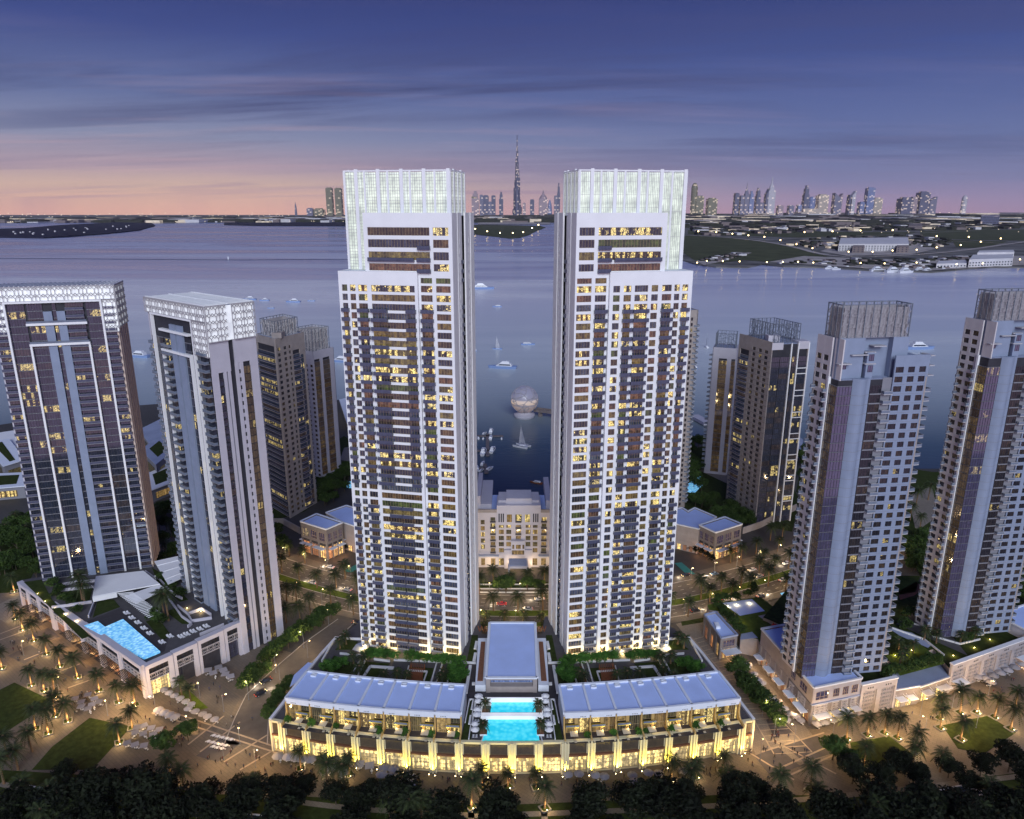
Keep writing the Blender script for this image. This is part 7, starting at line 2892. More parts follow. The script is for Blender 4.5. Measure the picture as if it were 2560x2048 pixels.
# lamps along the far shore
SHORE = [(1742, 668), (1766, 664), (1806, 664), (1848, 665), (1916, 667), (1956, 666), (1994, 666), (2032, 668), (2150, 669), (2210, 670), (2290, 668), (2390, 672), (2455, 670), (2548, 660), (1188, 584), (1218, 590), (1250, 594), (1282, 594), (1308, 592), (1330, 582), (1346, 574),
         (1745, 590), (1790, 592), (1830, 596), (1870, 600), (1910, 604), (1950, 612), (1990, 622), (2030, 632), (2120, 641), (2180, 641), (2230, 638), (2290, 636), (2340, 630), (2400, 624), (2450, 616), (2010, 592), (2080, 590), (2150, 588), (2230, 587), (2340, 602), (2420, 604), (2500, 608)]
b = MB()
b.tube([(0, 0, 0), (0, 0, 16)], .5, 5, 0)
b.lathe([(1.6, 15), (2.6, 17), (1.6, 19)], 8, m=1)
SL = b.mesh('shore_lamp', [M['black_metal'], M['lamp']])
for i, (u, v) in enumerate(SHORE):
    p = G(u, v, 2)
    s = p.y / 2800
    o = tag(link('shore_lamp', SL, None, (p.x, p.y, 2)), 'tiny warm shore lamp, %s %s' % (nth(i if i < 14 else i - 14 if i < 21 else i - 21, 99), 'from left on the right far bank' if i < 14 else 'on the green headland in the gap' if i < 21 else 'along the far right ring road'), 'street lamp', 'lamps along the far shore and its roads')
    o.scale = (s, s, s)
b = MB()
for k in range(650):
    u = rs.uniform(-50, 2600)
    if 860 < u < 1185 or 1395 < u < 1715:
        continue
    v = rs.uniform(534, 556) if rs.random() < .6 else rs.uniform(545, 585) if u > 1700 else rs.uniform(540, 556)
    p = G(u, v, 10)
    s = p.y / 20000 * 7
    b.box(p.x - s, p.x + s, p.y - s, p.y + s, 10 + s * 2, 10 + s * 4, 0)
o = link('distant_city_lights', b.mesh('distant_city_lights', M['lamp_far']))
o['kind'] = 'stuff'
b = MB()
for k in range(24):
    t = rs.random()
    u, v = rs.uniform(20, 360), 0
    v = 590 - (u / 370) * 18 + rs.uniform(-10, 4)
    p = G(u, v, 8)
    b.box(p.x - 6, p.x + 6, p.y - 6, p.y + 6, 7, 13 + rs.uniform(0, 8), 0)  # pale boxes standing in for the island's specks of light
o = link('distant_island_lights', b.mesh('distant_island_lights', M['far_roof']))
o['kind'] = 'stuff'

# the evening air over the creek
b = MB()
b.box(-29000, 29000, -280, 31000, -4.5, 2250)
hm = bpy.data.materials.new('evening_haze')
hm.use_nodes = True
hn = hm.node_tree
hn.nodes.clear()
ho = hn.nodes.new('ShaderNodeOutputMaterial')
hv = hn.nodes.new('ShaderNodeVolumePrincipled')
hv.inputs['Color'].default_value = (.86, .82, .90, 1)
hv.inputs['Density'].default_value = HAZE
hn.links.new(hv.outputs[0], ho.inputs['Volume'])
o = link('haze', b.mesh('haze', hm))
o['kind'] = 'stuff'
# ------------------------------------------------------------------ palms and trees
rt = random.Random(21)


def palm_meshes(h, seed, fr=36, rl=4.0):
    r = random.Random(seed)
    b = MB()
    lean = r.uniform(-.4, .4), r.uniform(-.4, .4)
    ptsl = [(lean[0] * (i / 6) ** 2, lean[1] * (i / 6) ** 2, h * i / 6) for i in range(7)]
    b.tube(ptsl, [.42, .34, .31, .29, .28, .30, .42], 7)
    b.lathe([(.42, 0), (.62, .35), (.52, .9), (.2, 1.2)], 8, (lean[0], lean[1], h - .4))
    tr = b.mesh('palm_trunk', M['trunk'])
    b = MB()
    top = Vector((lean[0], lean[1], h + .3))
    for k in range(fr):
        t = k * 2.39996 + r.uniform(-.2, .2)
        up = 1.15 - 1.75 * (k / fr) + r.uniform(-.12, .12)
        d = Vector((math.cos(t), math.sin(t), 0))
        side = Vector((-d.y, d.x, 0))
        Lf = rl * r.uniform(.85, 1.1)
        P = []
        for i in range(7):
            s = i / 6
            ang = up - 1.25 * s * s
            P.append(top + d * (Lf * s * math.cos(up * .75)) + Vector((0, 0, Lf * (math.sin(up) * s - .62 * s * s * (1.2 - .3 * up)))))
        for p, q in zip(P, P[1:]):
            b.add([p - side * .06, p + side * .06, q + side * .05, q - side * .05], [(0, 1, 2, 3)])
        for i in range(11):
            s = .12 + .86 * i / 10
            j = min(5, int(s * 6))
            p = P[j].lerp(P[j + 1], s * 6 - j)
            ax = (P[j + 1] - P[j]).normalized()
            ll = (.95 * math.sin(math.pi * min(1, s * .9 + .12)) + .2) * (rl / 4)
            for sg in (-1, 1):
                tip = p + side * (sg * ll * .8) + ax * (ll * .55) - Vector((0, 0, ll * .35))
                b.add([p - ax * .13, p + ax * .13, tip], [(0, 1, 2)])
    return tr, b.mesh('palm_crown', M['palm_leaf'])


PALMS = [palm_meshes(h, s, f, l) for h, s, f, l in ((8.6, 1, 36, 4.3), (9.6, 2, 38, 4.5), (7.8, 3, 34, 4.2), (4.2, 4, 28, 2.9))]


def palm(p, z, k, label, group, s=1.0, kind='palm_tree'):
    tr, cr = PALMS[k]
    o = thing(kind, label, 'palm tree', (p.x, p.y, z), rt.uniform(0, 6.28), group)
    o.scale = (s, s, s)
    link('trunk', tr, o)
    link('crown', cr, o)
    return o


def tree_meshes(h, rad, seed, leaf, n=1700, ls=.55, flat=.8, base=.32):
    r = random.Random(seed)
    b = MB()
    hb = h * base
    b.tube([(0, 0, 0), (.08, .05, hb * .6), (.0, .1, hb), (.1, 0, h * .62)], [.30, .22, .19, .09], 7)
    cl = []
    nl = 8
    for k in range(nl):
        t = k * 2.4 + r.uniform(-.3, .3)
        rr_ = rad * r.uniform(.45, .8)
        e = Vector((math.cos(t) * rr_, math.sin(t) * rr_, hb + (h - hb) * r.uniform(.28, .72)))
        b.tube([(0, .08, hb * r.uniform(.7, 1.2)), (e.x * .45, e.y * .45, (hb + e.z) / 2 + .3), e], [.14, .09, .04], 5)
        cl.append((e, rad * r.uniform(.34, .52)))
    for k in range(6):
        t = r.uniform(0, 6.28)
        rr_ = rad * r.uniform(0, .45)
        cl.append((Vector((math.cos(t) * rr_, math.sin(t) * rr_, h * r.uniform(.62, .88))), rad * r.uniform(.32, .48)))
    tr = b.mesh('tree_trunk', M['bark'])
    b = MB()
    for i in range(n):
        c, R_ = cl[r.randrange(len(cl))]
        v = Vector((r.gauss(0, 1), r.gauss(0, 1), r.gauss(0, 1))).normalized() * (R_ * r.uniform(.35, 1.05) ** .6)
        p = c + Vector((v.x, v.y, v.z * flat))
        a = Vector((r.uniform(-1, 1), r.uniform(-1, 1), r.uniform(-.6, .6))).normalized()
        w = a.cross(Vector((r.uniform(-1, 1), r.uniform(-1, 1), r.uniform(-1, 1)))).normalized()
        s = ls * r.uniform(.6, 1.3)
        b.add([p - a * s, p - w * (s * .45), p + a * s, p + w * (s * .45)], [(0, 1, 2, 3)])
    return tr, b.mesh('tree_crown', M[leaf])


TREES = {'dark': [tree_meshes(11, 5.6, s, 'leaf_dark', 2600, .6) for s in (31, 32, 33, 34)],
         'street': [tree_meshes(9, 4.3, s, 'leaf', 2000, .5) for s in (41, 42, 43)],
         'green': [tree_meshes(5.2, 2.9, s, 'leaf_green', 1300, .36) for s in (51, 52, 53)],
         'shrub': [tree_meshes(2.4, 1.3, s, 'leaf_green', 600, .22, 1.1, .12) for s in (61, 62)],
         'dshrub': [tree_meshes(3.6, 2.6, s, 'leaf', 900, .36, .8, .1) for s in (71, 72)],
         'globe': [tree_meshes(5.0, 2.0, 81, 'leaf_dark', 900, .34, 1.0, .3)]}
TN = [0]


def tree(p, z, kind, label, group, s=1.0, name='tree', cat='tree'):
    TN[0] += 1
    L_ = TREES[kind]
    tr, cr = L_[TN[0] % len(L_)]
    o = thing(name, label, cat, (p.x, p.y, z), rt.uniform(0, 6.28), group)
    s *= rt.uniform(.82, 1.18)
    o.scale = (s, s, s * rt.uniform(.94, 1.06))
    link('trunk', tr, o)
    link('crown', cr, o)
    return o


b = MB()
for x0, x1, y0, y1 in ((-1.7, 1.7, -1.7, -1.3), (-1.7, 1.7, 1.3, 1.7), (-1.7, -1.3, -1.3, 1.3), (1.3, 1.7, -1.3, 1.3)):
    b.box(x0, x1, y0, y1, 0, .5, 0)
b.box(-1.3, 1.3, -1.3, 1.3, 0, .3, 1)
PLANTER = b.mesh('tree_planter', [M['planter'], M['grass']])


def potted_palms(lst, where, group, k=1, lightw=850, dark=False, s=1.0):
    n = len(lst)
    for i, (u, v) in enumerate(lst):
        p = G(u, v)
        w = '%s of %d %s' % (nth(i, n), n, where)
        palm(p, .3, (i + k) % 3, 'uplit date palm, ' + w, 'palms ' + group, s * rt.uniform(.92, 1.08))
        tag(link('tree_planter', PLANTER, None, (p.x, p.y, 0.02), R(rt.choice((20, 38, 30)))), 'square palm planter, ' + w, 'planter', 'planters ' + group)
        q = p + Vector((.75, -1.0, 0))
        uplight(q, 'small warm uplight in palm planter, ' + w, 'uplights ' + group, lightw, (1, .66, .28), .3, 2.0)


potted_palms([(36, 1480), (38, 1548), (57, 1575), (85, 1603), (117, 1636), (150, 1667), (194, 1695), (248, 1728), (297, 1756), (338, 1764)], 'along the left podium', 'along the left podium')
potted_palms([(5, 1672), (79, 1714), (111, 1728), (138, 1742)], 'beside the upper left lawn', 'beside the upper left lawn')
potted_palms([(139, 1791), (170, 1804), (89, 1823), (121, 1834), (331, 1821), (299, 1858), (430, 1955)], 'around the lower left lawn', 'around the lower left lawn')
potted_palms([(2116, 1848), (2168, 1839), (2210, 1834), (2243, 1846), (2288, 1877), (2350, 1821), (2348, 1797), (2401, 1850)], 'by the near right lawn', 'by the near right lawn')
potted_palms([(2399, 1783), (2441, 1783), (2486, 1794), (2526, 1823), (2537, 1770), (2570, 1800)], 'by the far right lawn', 'by the far right lawn')
potted_palms([(752, 1922), (811, 1930), (873, 1938), (1206, 1968), (1270, 1968), (1340, 1970), (1677, 1952), (1740, 1942), (1806, 1932)], 'before the podium shop fronts', 'before the podium shop fronts', 1, 500, False, .82)
potted_palms([(1178, 2018), (1362, 2022), (1943, 1992), (2025, 1975), (2159, 1915)], 'at the edge of the dark park', 'at the edge of the dark park', 1, 700, True, 1.05)


def palms_row(lst, where, group, z=0, k=0, s=1.0, kinds=3):
    n = len(lst)
    for i, (u, v) in enumerate(lst):
        palm(G(u, v, z), z, (i + k) % kinds if kinds > 1 else k, 'date palm, %s of %d %s' % (nth(i, n), n, where), 'palms ' + group, s * rt.uniform(.93, 1.1))


palms_row([(705, 1431), (749, 1455), (793, 1470), (841, 1471), (892, 1483), (863, 1447), (724, 1391), (763, 1409)], 'on the far verge of the left boulevard', 'on the far verge of the left boulevard', s=1.05)
palms_row([(717, 1503), (742, 1513), (716, 1557), (751, 1555), (776, 1537), (827, 1508), (884, 1538), (690, 1520)], 'between the left boulevard and the striped tower', 'by the left boulevard', s=1.05)
palms_row([(1198, 1486), (1234, 1463), (1277, 1472), (1317, 1470), (1360, 1468), (1234, 1528), (1295, 1531), (1357, 1526)], 'along the boulevard in front of the hotel', 'before the hotel', s=1.1)
palms_row([(1214, 1557), (1261, 1555), (1308, 1555), (1355, 1558), (1212, 1583), (1362, 1583)], 'small ones behind the club house', 'behind the club house', 0, 3, 1.1, 1)
palms_row([(1720, 1542), (1752, 1499), (1774, 1507), (1803, 1479), (1826, 1502), (1852, 1466), (1876, 1486), (1920, 1466), (1963, 1479), (1673, 1527), (1897, 1440), (1935, 1430), (1971, 1422)], 'on the verges of the right boulevard', 'on the right boulevard', s=1.1)
palms_row([(1826, 1409), (1852, 1402), (1907, 1412), (1944, 1379), (1925, 1351), (1890, 1385), (1955, 1345)], 'beside the right boulevard pavilion', 'by the right pavilion')
palms_row([(2275, 1300), (2290, 1262), (2300, 1320), (2272, 1255), (2320, 1250)], 'in the gap between the right panel towers', 'between the right towers', s=1.1)
palms_row([(20, 1350), (45, 1320), (70, 1345), (400, 1330), (430, 1345), (415, 1390), (390, 1300)], 'behind the left lattice towers', 'behind the left towers')
palms_row([(206, 1500), (212, 1508), (411, 1541), (422, 1552)], 'on the left podium roof', 'on the left podium roof', 14.0, 1, 1.25)
palms_row([(2246, 1625), (2262, 1648), (2282, 1632), (2250, 1660), (2310, 1600), (2340, 1608), (2400, 1608), (2435, 1598)], 'on the right garden podium', 'on the right garden podium', 10.5, 3, 1.1, 1)
# small palms in the podium gardens and by the pools, the same on both sides
for s_, nm in ((-1, 'left'), (1, 'right')):
    L_ = [(884, 1660), (908, 1664), (901, 1695), (880, 1712), (960, 1706), (992, 1704), (1018, 1708), (1100, 1712), (1112, 1705), (850, 1622), (866, 1612)]
    for i, (u, v) in enumerate(L_):
        p = G(u, v, DZ)
        palm(Vector((s_ * abs(p.x), p.y, 0)), DZ, 3, 'small dark palm, %s of %d in the %s podium garden' % (nth(i, len(L_)), len(L_), nm), 'palms in the podium gardens', rt.uniform(.95, 1.15))
    for i, (u, v) in enumerate(((1213, 1778), (1209, 1830))):
        p = G(u, v, DZ + .8)
        q = Vector((s_ * abs(p.x), p.y, 0))
        palm(q, DZ + .5, 3, 'small palm at the %s edge of the %s turquoise pool' % (nm, ('upper', 'lower')[i]), 'palms by the pools', .95)
        tag(link('pool_planter', POOL_PLANTER, None, (q.x, q.y, DZ + .04)), 'square planter at the %s edge of the %s turquoise pool' % (nm, ('upper', 'lower')[i]), 'planter', 'planters by the pools')
    L_ = [(845, 1672), (832, 1685), (818, 1680), (858, 1668), (925, 1650), (945, 1650), (965, 1651), (985, 1652), (1028, 1656), (1048, 1656), (1068, 1658), (1090, 1660), (1110, 1664), (1135, 1668), (1150, 1672), (1125, 1700), (1145, 1702), (1155, 1696), (1132, 1690), (1140, 1712)]
    for i, (u, v) in enumerate(L_):
        p = G(u, v, DZ)
        tree(Vector((s_ * abs(p.x), p.y, 0)), DZ, 'green', 'leafy green tree, %s of %d in the %s podium garden' % (nth(i, len(L_)), len(L_), nm), 'trees in the podium gardens', .95)
for p, order, side in SHRUB_SPOTS:
    tree(p, DZ + .1, 'shrub', 'bushy green shrub on the terrace of the house %s from the outer end, %s row' % (order, side), 'shrubs on the house terraces', 1.15, 'terrace_shrub', 'shrub')


def trees_row(lst, kind, where, group, z=0, s=1.0, name='tree', cat='tree', adj='dark leafy tree'):
    n = len(lst)
    for i, (u, v) in enumerate(lst):
        tree(G(u, v, z), z, kind, '%s, %s of %d %s' % (adj, nth(i, n), n, where), '%ss %s' % (cat, group), s, name, cat)


trees_row([(830, 1548), (810, 1560), (793, 1573), (775, 1583), (757, 1597), (739, 1607), (722, 1620), (705, 1632), (688, 1645), (668, 1660), (636, 1715), (622, 1728), (652, 1700)], 'street', 'in the row beside the side street', 'beside the side street', adj='round street tree')
trees_row([(728, 1722), (712, 1738), (700, 1755), (690, 1770), (680, 1785), (673, 1800)], 'street', 'hugging the left flank of the podium', 'by the left podium flank', 0, .7, adj='dark round tree')
trees_row([(1843, 1700), (1858, 1722), (1871, 1742), (1888, 1760), (1905, 1780), (1923, 1802), (1941, 1826)], 'street', 'down the paved walk at right', 'down the paved walk', adj='round street tree')
trees_row([(2081, 1900), (2115, 1915), (471, 1852), (412, 1885)], 'street', 'standing alone on the lit plaza', 'on the plaza', 0, 1.05, adj='full crowned tree')
fg = []
for i in range(22):
    u = 45 + i * 118 + rt.uniform(-34, 34)
    fg.append((u, 2050 + rt.uniform(-10, 18) + (10 if 1100 < u < 1430 else 0)))
fg = [q for q in fg if not (1150 < q[0] < 1215 or 1330 < q[0] < 1400)]
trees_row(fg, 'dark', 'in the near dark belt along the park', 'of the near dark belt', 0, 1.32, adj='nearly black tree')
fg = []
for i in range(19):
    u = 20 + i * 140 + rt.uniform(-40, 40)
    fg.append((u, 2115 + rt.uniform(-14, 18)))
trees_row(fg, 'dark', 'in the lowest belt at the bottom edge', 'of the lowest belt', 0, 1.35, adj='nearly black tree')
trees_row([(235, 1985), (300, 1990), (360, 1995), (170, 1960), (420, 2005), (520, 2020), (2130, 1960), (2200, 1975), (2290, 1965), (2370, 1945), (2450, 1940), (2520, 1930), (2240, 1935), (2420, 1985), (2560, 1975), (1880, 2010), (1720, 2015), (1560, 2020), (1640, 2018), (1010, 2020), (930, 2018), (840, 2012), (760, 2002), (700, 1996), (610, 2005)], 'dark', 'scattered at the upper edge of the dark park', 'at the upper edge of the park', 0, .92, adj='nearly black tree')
dp = []
for i in range(26):
    u = rt.uniform(0, 2560)
    if 1150 < u < 1420:
        continue
    dp.append((u, rt.uniform(1955, 2110)))
dp += [(20, 1900), (45, 1925), (80, 1880), (10, 1960), (65, 2010), (130, 2030), (190, 2060), (240, 2075), (40, 2075), (110, 2095), (2050, 2060), (2180, 2070), (2320, 2080), (2440, 2075), (2530, 2060), (2280, 1920), (2350, 1930)]
palms_row(dp, 'among the dark park trees', 'among the park trees', s=1.05)
# trees round the far towers and water's edge
mid, MIDN = [], {}
for q, n in ([(600, 1300), (700, 1330), (740, 1380), (620, 1390)], 12), ([(800, 1215), (880, 1170), (905, 1220), (860, 1260), (800, 1270)], 20), ([(1700, 1130), (1770, 1100), (1790, 1180), (1750, 1260), (1720, 1190)], 24), ([(1750, 1230), (1880, 1320), (1800, 1330), (1730, 1265)], 18), ([(2260, 1370), (2320, 1330), (2330, 1440), (2270, 1450)], 16), ([(1985, 1170), (2010, 1130), (2040, 1180), (2000, 1240)], 8), ([(-20, 1310), (130, 1280), (120, 1450), (-20, 1440)], 30), ([(380, 1290), (450, 1270), (470, 1400), (400, 1420)], 14), ([(2540, 1180), (2600, 1180), (2600, 1560), (2530, 1480)], 14), ([(1215, 1475), (1350, 1475), (1350, 1488), (1215, 1488)], 6):
    xs_ = [a for a, _ in q]
    ys_ = [a for _, a in q]
    for k in range(n):
        a, b_ = rt.random(), rt.random()
        e0 = (q[0][0] * (1 - a) + q[1][0] * a, q[0][1] * (1 - a) + q[1][1] * a)
        e1 = (q[-1][0] * (1 - a) + q[-2][0] * a, q[-1][1] * (1 - a) + q[-2][1] * a)
        mid.append((e0[0] * (1 - b_) + e1[0] * b_, e0[1] * (1 - b_) + e1[1] * b_))
for i, (u, v) in enumerate(mid):
    where = 'at the left edge behind the plaza' if u < 200 else 'between the lattice towers' if u < 500 else 'around the left stone tower' if u < 1000 else 'before the hotel' if u < 1500 else 'around the right stone tower' if u < 2100 else 'between the right panel towers' if u < 2450 else 'at the right edge'
    MIDN[where] = MIDN.get(where, 0) + 1
    tree(G(u, v), 0, 'street', 'dark tree, %s in the planting %s' % (nth(MIDN[where] - 1, 999), where), 'trees ' + where, 1.05)
trees_row([(131, 1466), (148, 1482), (140, 1490), (165, 1503), (178, 1510), (192, 1532), (388, 1538), (396, 1552), (380, 1548), (405, 1560), (405, 1450), (430, 1470), (450, 1490)], 'dshrub', 'on the left podium roof', 'on the left podium roof', 14, 1.2, 'shrub', 'shrub', 'dark dense shrub')
trees_row([(2215, 1690), (2232, 1684), (2250, 1680), (2268, 1676), (2286, 1672), (2304, 1668), (2322, 1664), (2340, 1658), (2300, 1545), (2320, 1560), (2345, 1570), (2370, 1585), (2270, 1540), (2420, 1600), (2260, 1570)], 'dshrub', 'on the right garden podium', 'on the right garden podium', 10.5, 1.2, 'shrub', 'shrub', 'dark dense shrub')
trees_row([(1795, 1510), (1815, 1500), (1838, 1498), (1870, 1490), (1885, 1478), (1800, 1525), (1812, 1540), (1825, 1555), (1838, 1568), (1850, 1580)], 'dshrub', 'on the roof edge behind the stone pavilion', 'behind the stone pavilion', 9, 1.2, 'shrub', 'shrub', 'dark dense shrub')
trees_row([(1690, 1365), (1706, 1370), (1722, 1378), (1738, 1384), (1752, 1390), (1768, 1400), (1780, 1408), (862, 1378), (848, 1384), (872, 1370)], 'globe', 'clipped round trees before the pavilions', 'before the pavilions', 0, 1, adj='round clipped tree')

# ------------------------------------------------------------------ people
def person_mesh(seed, stride, arm, lean=0.0):
    r = random.Random(seed)
    J = {'hip': (0, 0, .95), 'waist': (lean * .3, 0, 1.12), 'chest': (lean, 0, 1.36), 'neck': (lean * 1.1, 0, 1.50), 'head': (lean * 1.2 + .02, 0, 1.60), 'top': (lean * 1.2 + .02, 0, 1.72),
         'hl': (0, .10, .90), 'kl': (stride * .5 + .03, .11, .50), 'al': (stride * .75, .11, .08), 'tl': (stride * .75 + .17, .12, .035),
         'hr': (0, -.10, .90), 'kr': (-stride * .35 + .04, -.11, .50), 'ar': (-stride * .95, -.11, .10 + abs(stride) * .12), 'tr': (-stride * .95 + .16, -.12, .04),
         'sl': (lean, .19, 1.43), 'el': (lean - arm * .5, .25, 1.15), 'wl': (lean - arm * .7 + .06, .24, .90), 'fl': (lean - arm * .7 + .09, .23, .80),
         'sr': (lean, -.19, 1.43), 'er': (lean + arm * .5, -.25, 1.15), 'wr': (lean + arm * .9 + .06, -.24, .92), 'fr': (lean + arm * .9 + .10, -.23, .83)}
    rad = {'hip': .15, 'waist': .135, 'chest': .16, 'neck': .06, 'head': .10, 'top': .07, 'hl': .10, 'kl': .065, 'al': .045, 'tl': .04, 'hr': .10, 'kr': .065, 'ar': .045, 'tr': .04, 'sl': .065, 'el': .045, 'wl': .034, 'fl': .03, 'sr': .065, 'er': .045, 'wr': .034, 'fr': .03}
    E_ = [('hip', 'waist'), ('waist', 'chest'), ('chest', 'neck'), ('neck', 'head'), ('head', 'top'), ('hip', 'hl'), ('hl', 'kl'), ('kl', 'al'), ('al', 'tl'), ('hip', 'hr'), ('hr', 'kr'), ('kr', 'ar'), ('ar', 'tr'), ('chest', 'sl'), ('sl', 'el'), ('el', 'wl'), ('wl', 'fl'), ('chest', 'sr'), ('sr', 'er'), ('er', 'wr'), ('wr', 'fr')]
    names_ = list(J)
    me = bpy.data.meshes.new('person_skeleton')
    me.from_pydata([J[k] for k in names_], [(names_.index(a), names_.index(c)) for a, c in E_], [])
    o = bpy.data.objects.new('person_skeleton', me)
    COL.objects.link(o)
    mod = o.modifiers.new('skin', 'SKIN')
    if not me.skin_vertices:
        me.attributes.new('skin', 'FLOAT', 'POINT')
    sv = me.skin_vertices[0].data if me.skin_vertices else None
    if sv:
        for i, k in enumerate(names_):
            sv[i].radius = (rad[k], rad[k])
            sv[i].use_root = (k == 'hip')
    sub = o.modifiers.new('sub', 'SUBSURF')
    sub.levels = 1
    dg = bpy.context.evaluated_depsgraph_get()
    dg.update()
    out = bpy.data.meshes.new_from_object(o.evaluated_get(dg))
    bpy.data.objects.remove(o)
    out.name = 'person'
    out.materials.clear()
    for m in ('cloth_top', 'cloth_legs', 'skin', 'hair'):
        out.materials.append(M[m])
    for p in out.polygons:
        c = p.center
        if c.z > 1.50:
            p.material_index = 3 if (c.z > 1.64 or c.x < lean * 1.2 - .03) else 2
        elif c.z < .95 and abs(c.y) < .2:
            p.material_index = 1 if c.z > .09 else 3
        elif abs(c.y) > .17 and c.z < 1.0:
            p.material_index = 2
        else:
            p.material_index = 0
        p.use_smooth = True
    return out


def mat_cloth(name, cols):
    m, nt, b = new_mat(name)
    oi = nn(nt, 'ShaderNodeObjectInfo')
    c = ramp(nt, oi.outputs['Random'], [(i / len(cols), k) for i, k in enumerate(cols)], 'CONSTANT')
    lk(nt, c, b.inputs['Base Color'])
    b.inputs['Roughness'].default_value = .85
    return m


M['cloth_top'] = mat_cloth('jacket_cloth', [(.02, .02, .03), (.05, .05, .06), (.03, .04, .10), (.10, .02, .02), (.30, .28, .26), (.02, .02, .02), (.06, .05, .03), (.02, .05, .10)])
M['cloth_legs'] = mat_cloth('trouser_cloth', [(.02, .02, .03), (.03, .03, .05), (.02, .025, .05), (.05, .04, .03), (.015, .015, .015)])
M['skin'] = mat_plain('skin', (.30, .18, .12), .6, .05, 2)
M['hair'] = mat_plain('dark_hair', (.015, .012, .01), .7, .1, 2)
PEOPLE = [person_mesh(1, .0, .04), person_mesh(2, .28, .16, .03), person_mesh(3, -.26, -.18, .03), person_mesh(4, .18, .10), person_mesh(5, .05, -.06, -.01)]


def crowd(poly, n, where, z=0.03):
    k = tries = 0
    while k < n and tries < n * 40:
        tries += 1
        u = rt.uniform(min(q[0] for q in poly), max(q[0] for q in poly))
        v = rt.uniform(min(q[1] for q in poly), max(q[1] for q in poly))
        c = False
        j = len(poly) - 1
        for i in range(len(poly)):
            if (poly[i][1] > v) != (poly[j][1] > v) and u < (poly[j][0] - poly[i][0]) * (v - poly[i][1]) / (poly[j][1] - poly[i][1]) + poly[i][0]:
                c = not c
            j = i
        if not c:
            continue
        p = G(u, v, z)
        m = 1 if rt.random() < .55 else 2
        a = rt.uniform(0, 6.28)
        for q in range(m):
            d = Vector((math.cos(a + 1.57), math.sin(a + 1.57), 0)) * (q * .75)
            kind = rt.choice((1, 1, 2, 2, 3, 0, 4))
            doing = 'standing' if kind in (0, 4) else 'walking'
            tag(link('person', PEOPLE[kind], None, (p.x + d.x, p.y + d.y, z), a), 'person in everyday clothes %s %s' % (doing, where), 'person', 'people %s, %s' % (where, doing)).scale = (1.12,) * 3
            k += 1


crowd([(10, 1600), (60, 1590), (120, 1660), (60, 1665)], 22, 'at the upper left end of the plaza')
crowd([(100, 1660), (230, 1720), (290, 1770), (190, 1790)], 24, 'beside the palms of the left podium')
crowd([(300, 1770), (420, 1755), (520, 1830), (450, 1870), (330, 1840)], 44, 'in the bright middle of the left plaza')
crowd([(470, 1860), (600, 1870), (690, 1910), (640, 1960), (480, 1920)], 34, 'by the pale tables of the left plaza')
crowd([(480, 1690), (560, 1720), (640, 1800), (600, 1850), (500, 1760)], 14, 'on the side street paving')
crowd([(700, 1905), (900, 1940), (900, 1950), (700, 1930)], 12, 'under the left half of the podium front')
crowd([(1010, 1948), (1480, 1955), (1480, 1968), (1010, 1962)], 24, 'under the middle of the podium front')
crowd([(1540, 1940), (1830, 1910), (1850, 1935), (1560, 1955)], 24, 'under the right half of the podium front')
crowd([(1880, 1855), (1960, 1830), (2030, 1880), (2010, 1940), (1920, 1960), (1860, 1900)], 46, 'on the right plaza crossing')
crowd([(2160, 1815), (2240, 1795), (2330, 1765), (2350, 1800), (2200, 1835)], 26, 'before the low stone shops')
crowd([(2380, 1740), (2520, 1690), (2560, 1720), (2430, 1770)], 18, 'below the long right arcade')
crowd([(1745, 1580), (1770, 1575), (1870, 1690), (1850, 1700)], 10, 'down the paved walk')
crowd([(1270, 1770), (1340, 1770), (1340, 1778), (1270, 1778)], 0, 'x')

# ------------------------------------------------------------------ parasols, tables and loungers
b = MB()
b.lathe([(1.75, 2.2), (1.72, 2.3), (.9, 2.72), (.05, 3.05)], 8, m=0)
b.tube([(0, 0, 0), (0, 0, 3.2)], .05, 6, 1)
PAR_R = b.mesh('round_parasol', [M['canvas'], M['black_metal']])
PAR_W = b.mesh('pool_parasol', [M['white_wall'], M['black_metal']])
b = MB()
b.box(-1.35, 1.35, -1.35, 1.35, 2.6, 2.7, 0)
b.tube([(0, 0, 0), (0, 0, 2.6)], .06, 6, 1)
PAR_B = b.mesh('flat_parasol', [M['canvas'], M['black_metal']])
b = MB()
b.lathe([(.5, .70), (.5, .75)], 10, m=0)
b.tube([(0, 0, 0), (0, 0, .7)], .05, 6, 1)
b.lathe([(.28, 0), (.25, .04)], 8, m=1)
TABLE_R = b.mesh('cafe_table', [M['white_stone'], M['black_metal']])
b = MB()
b.box(-.22, .22, -.22, .22, .42, .47, 0)
b.box(-.22, .22, .18, .22, .47, .9, 0)
for x in (-.18, .18):
    for y in (-.18, .18):
        b.tube([(x, y, 0), (x, y, .43)], .02, 4, 1)
CHAIR = b.mesh('cafe_chair', [M['white_stone'], M['black_metal']])


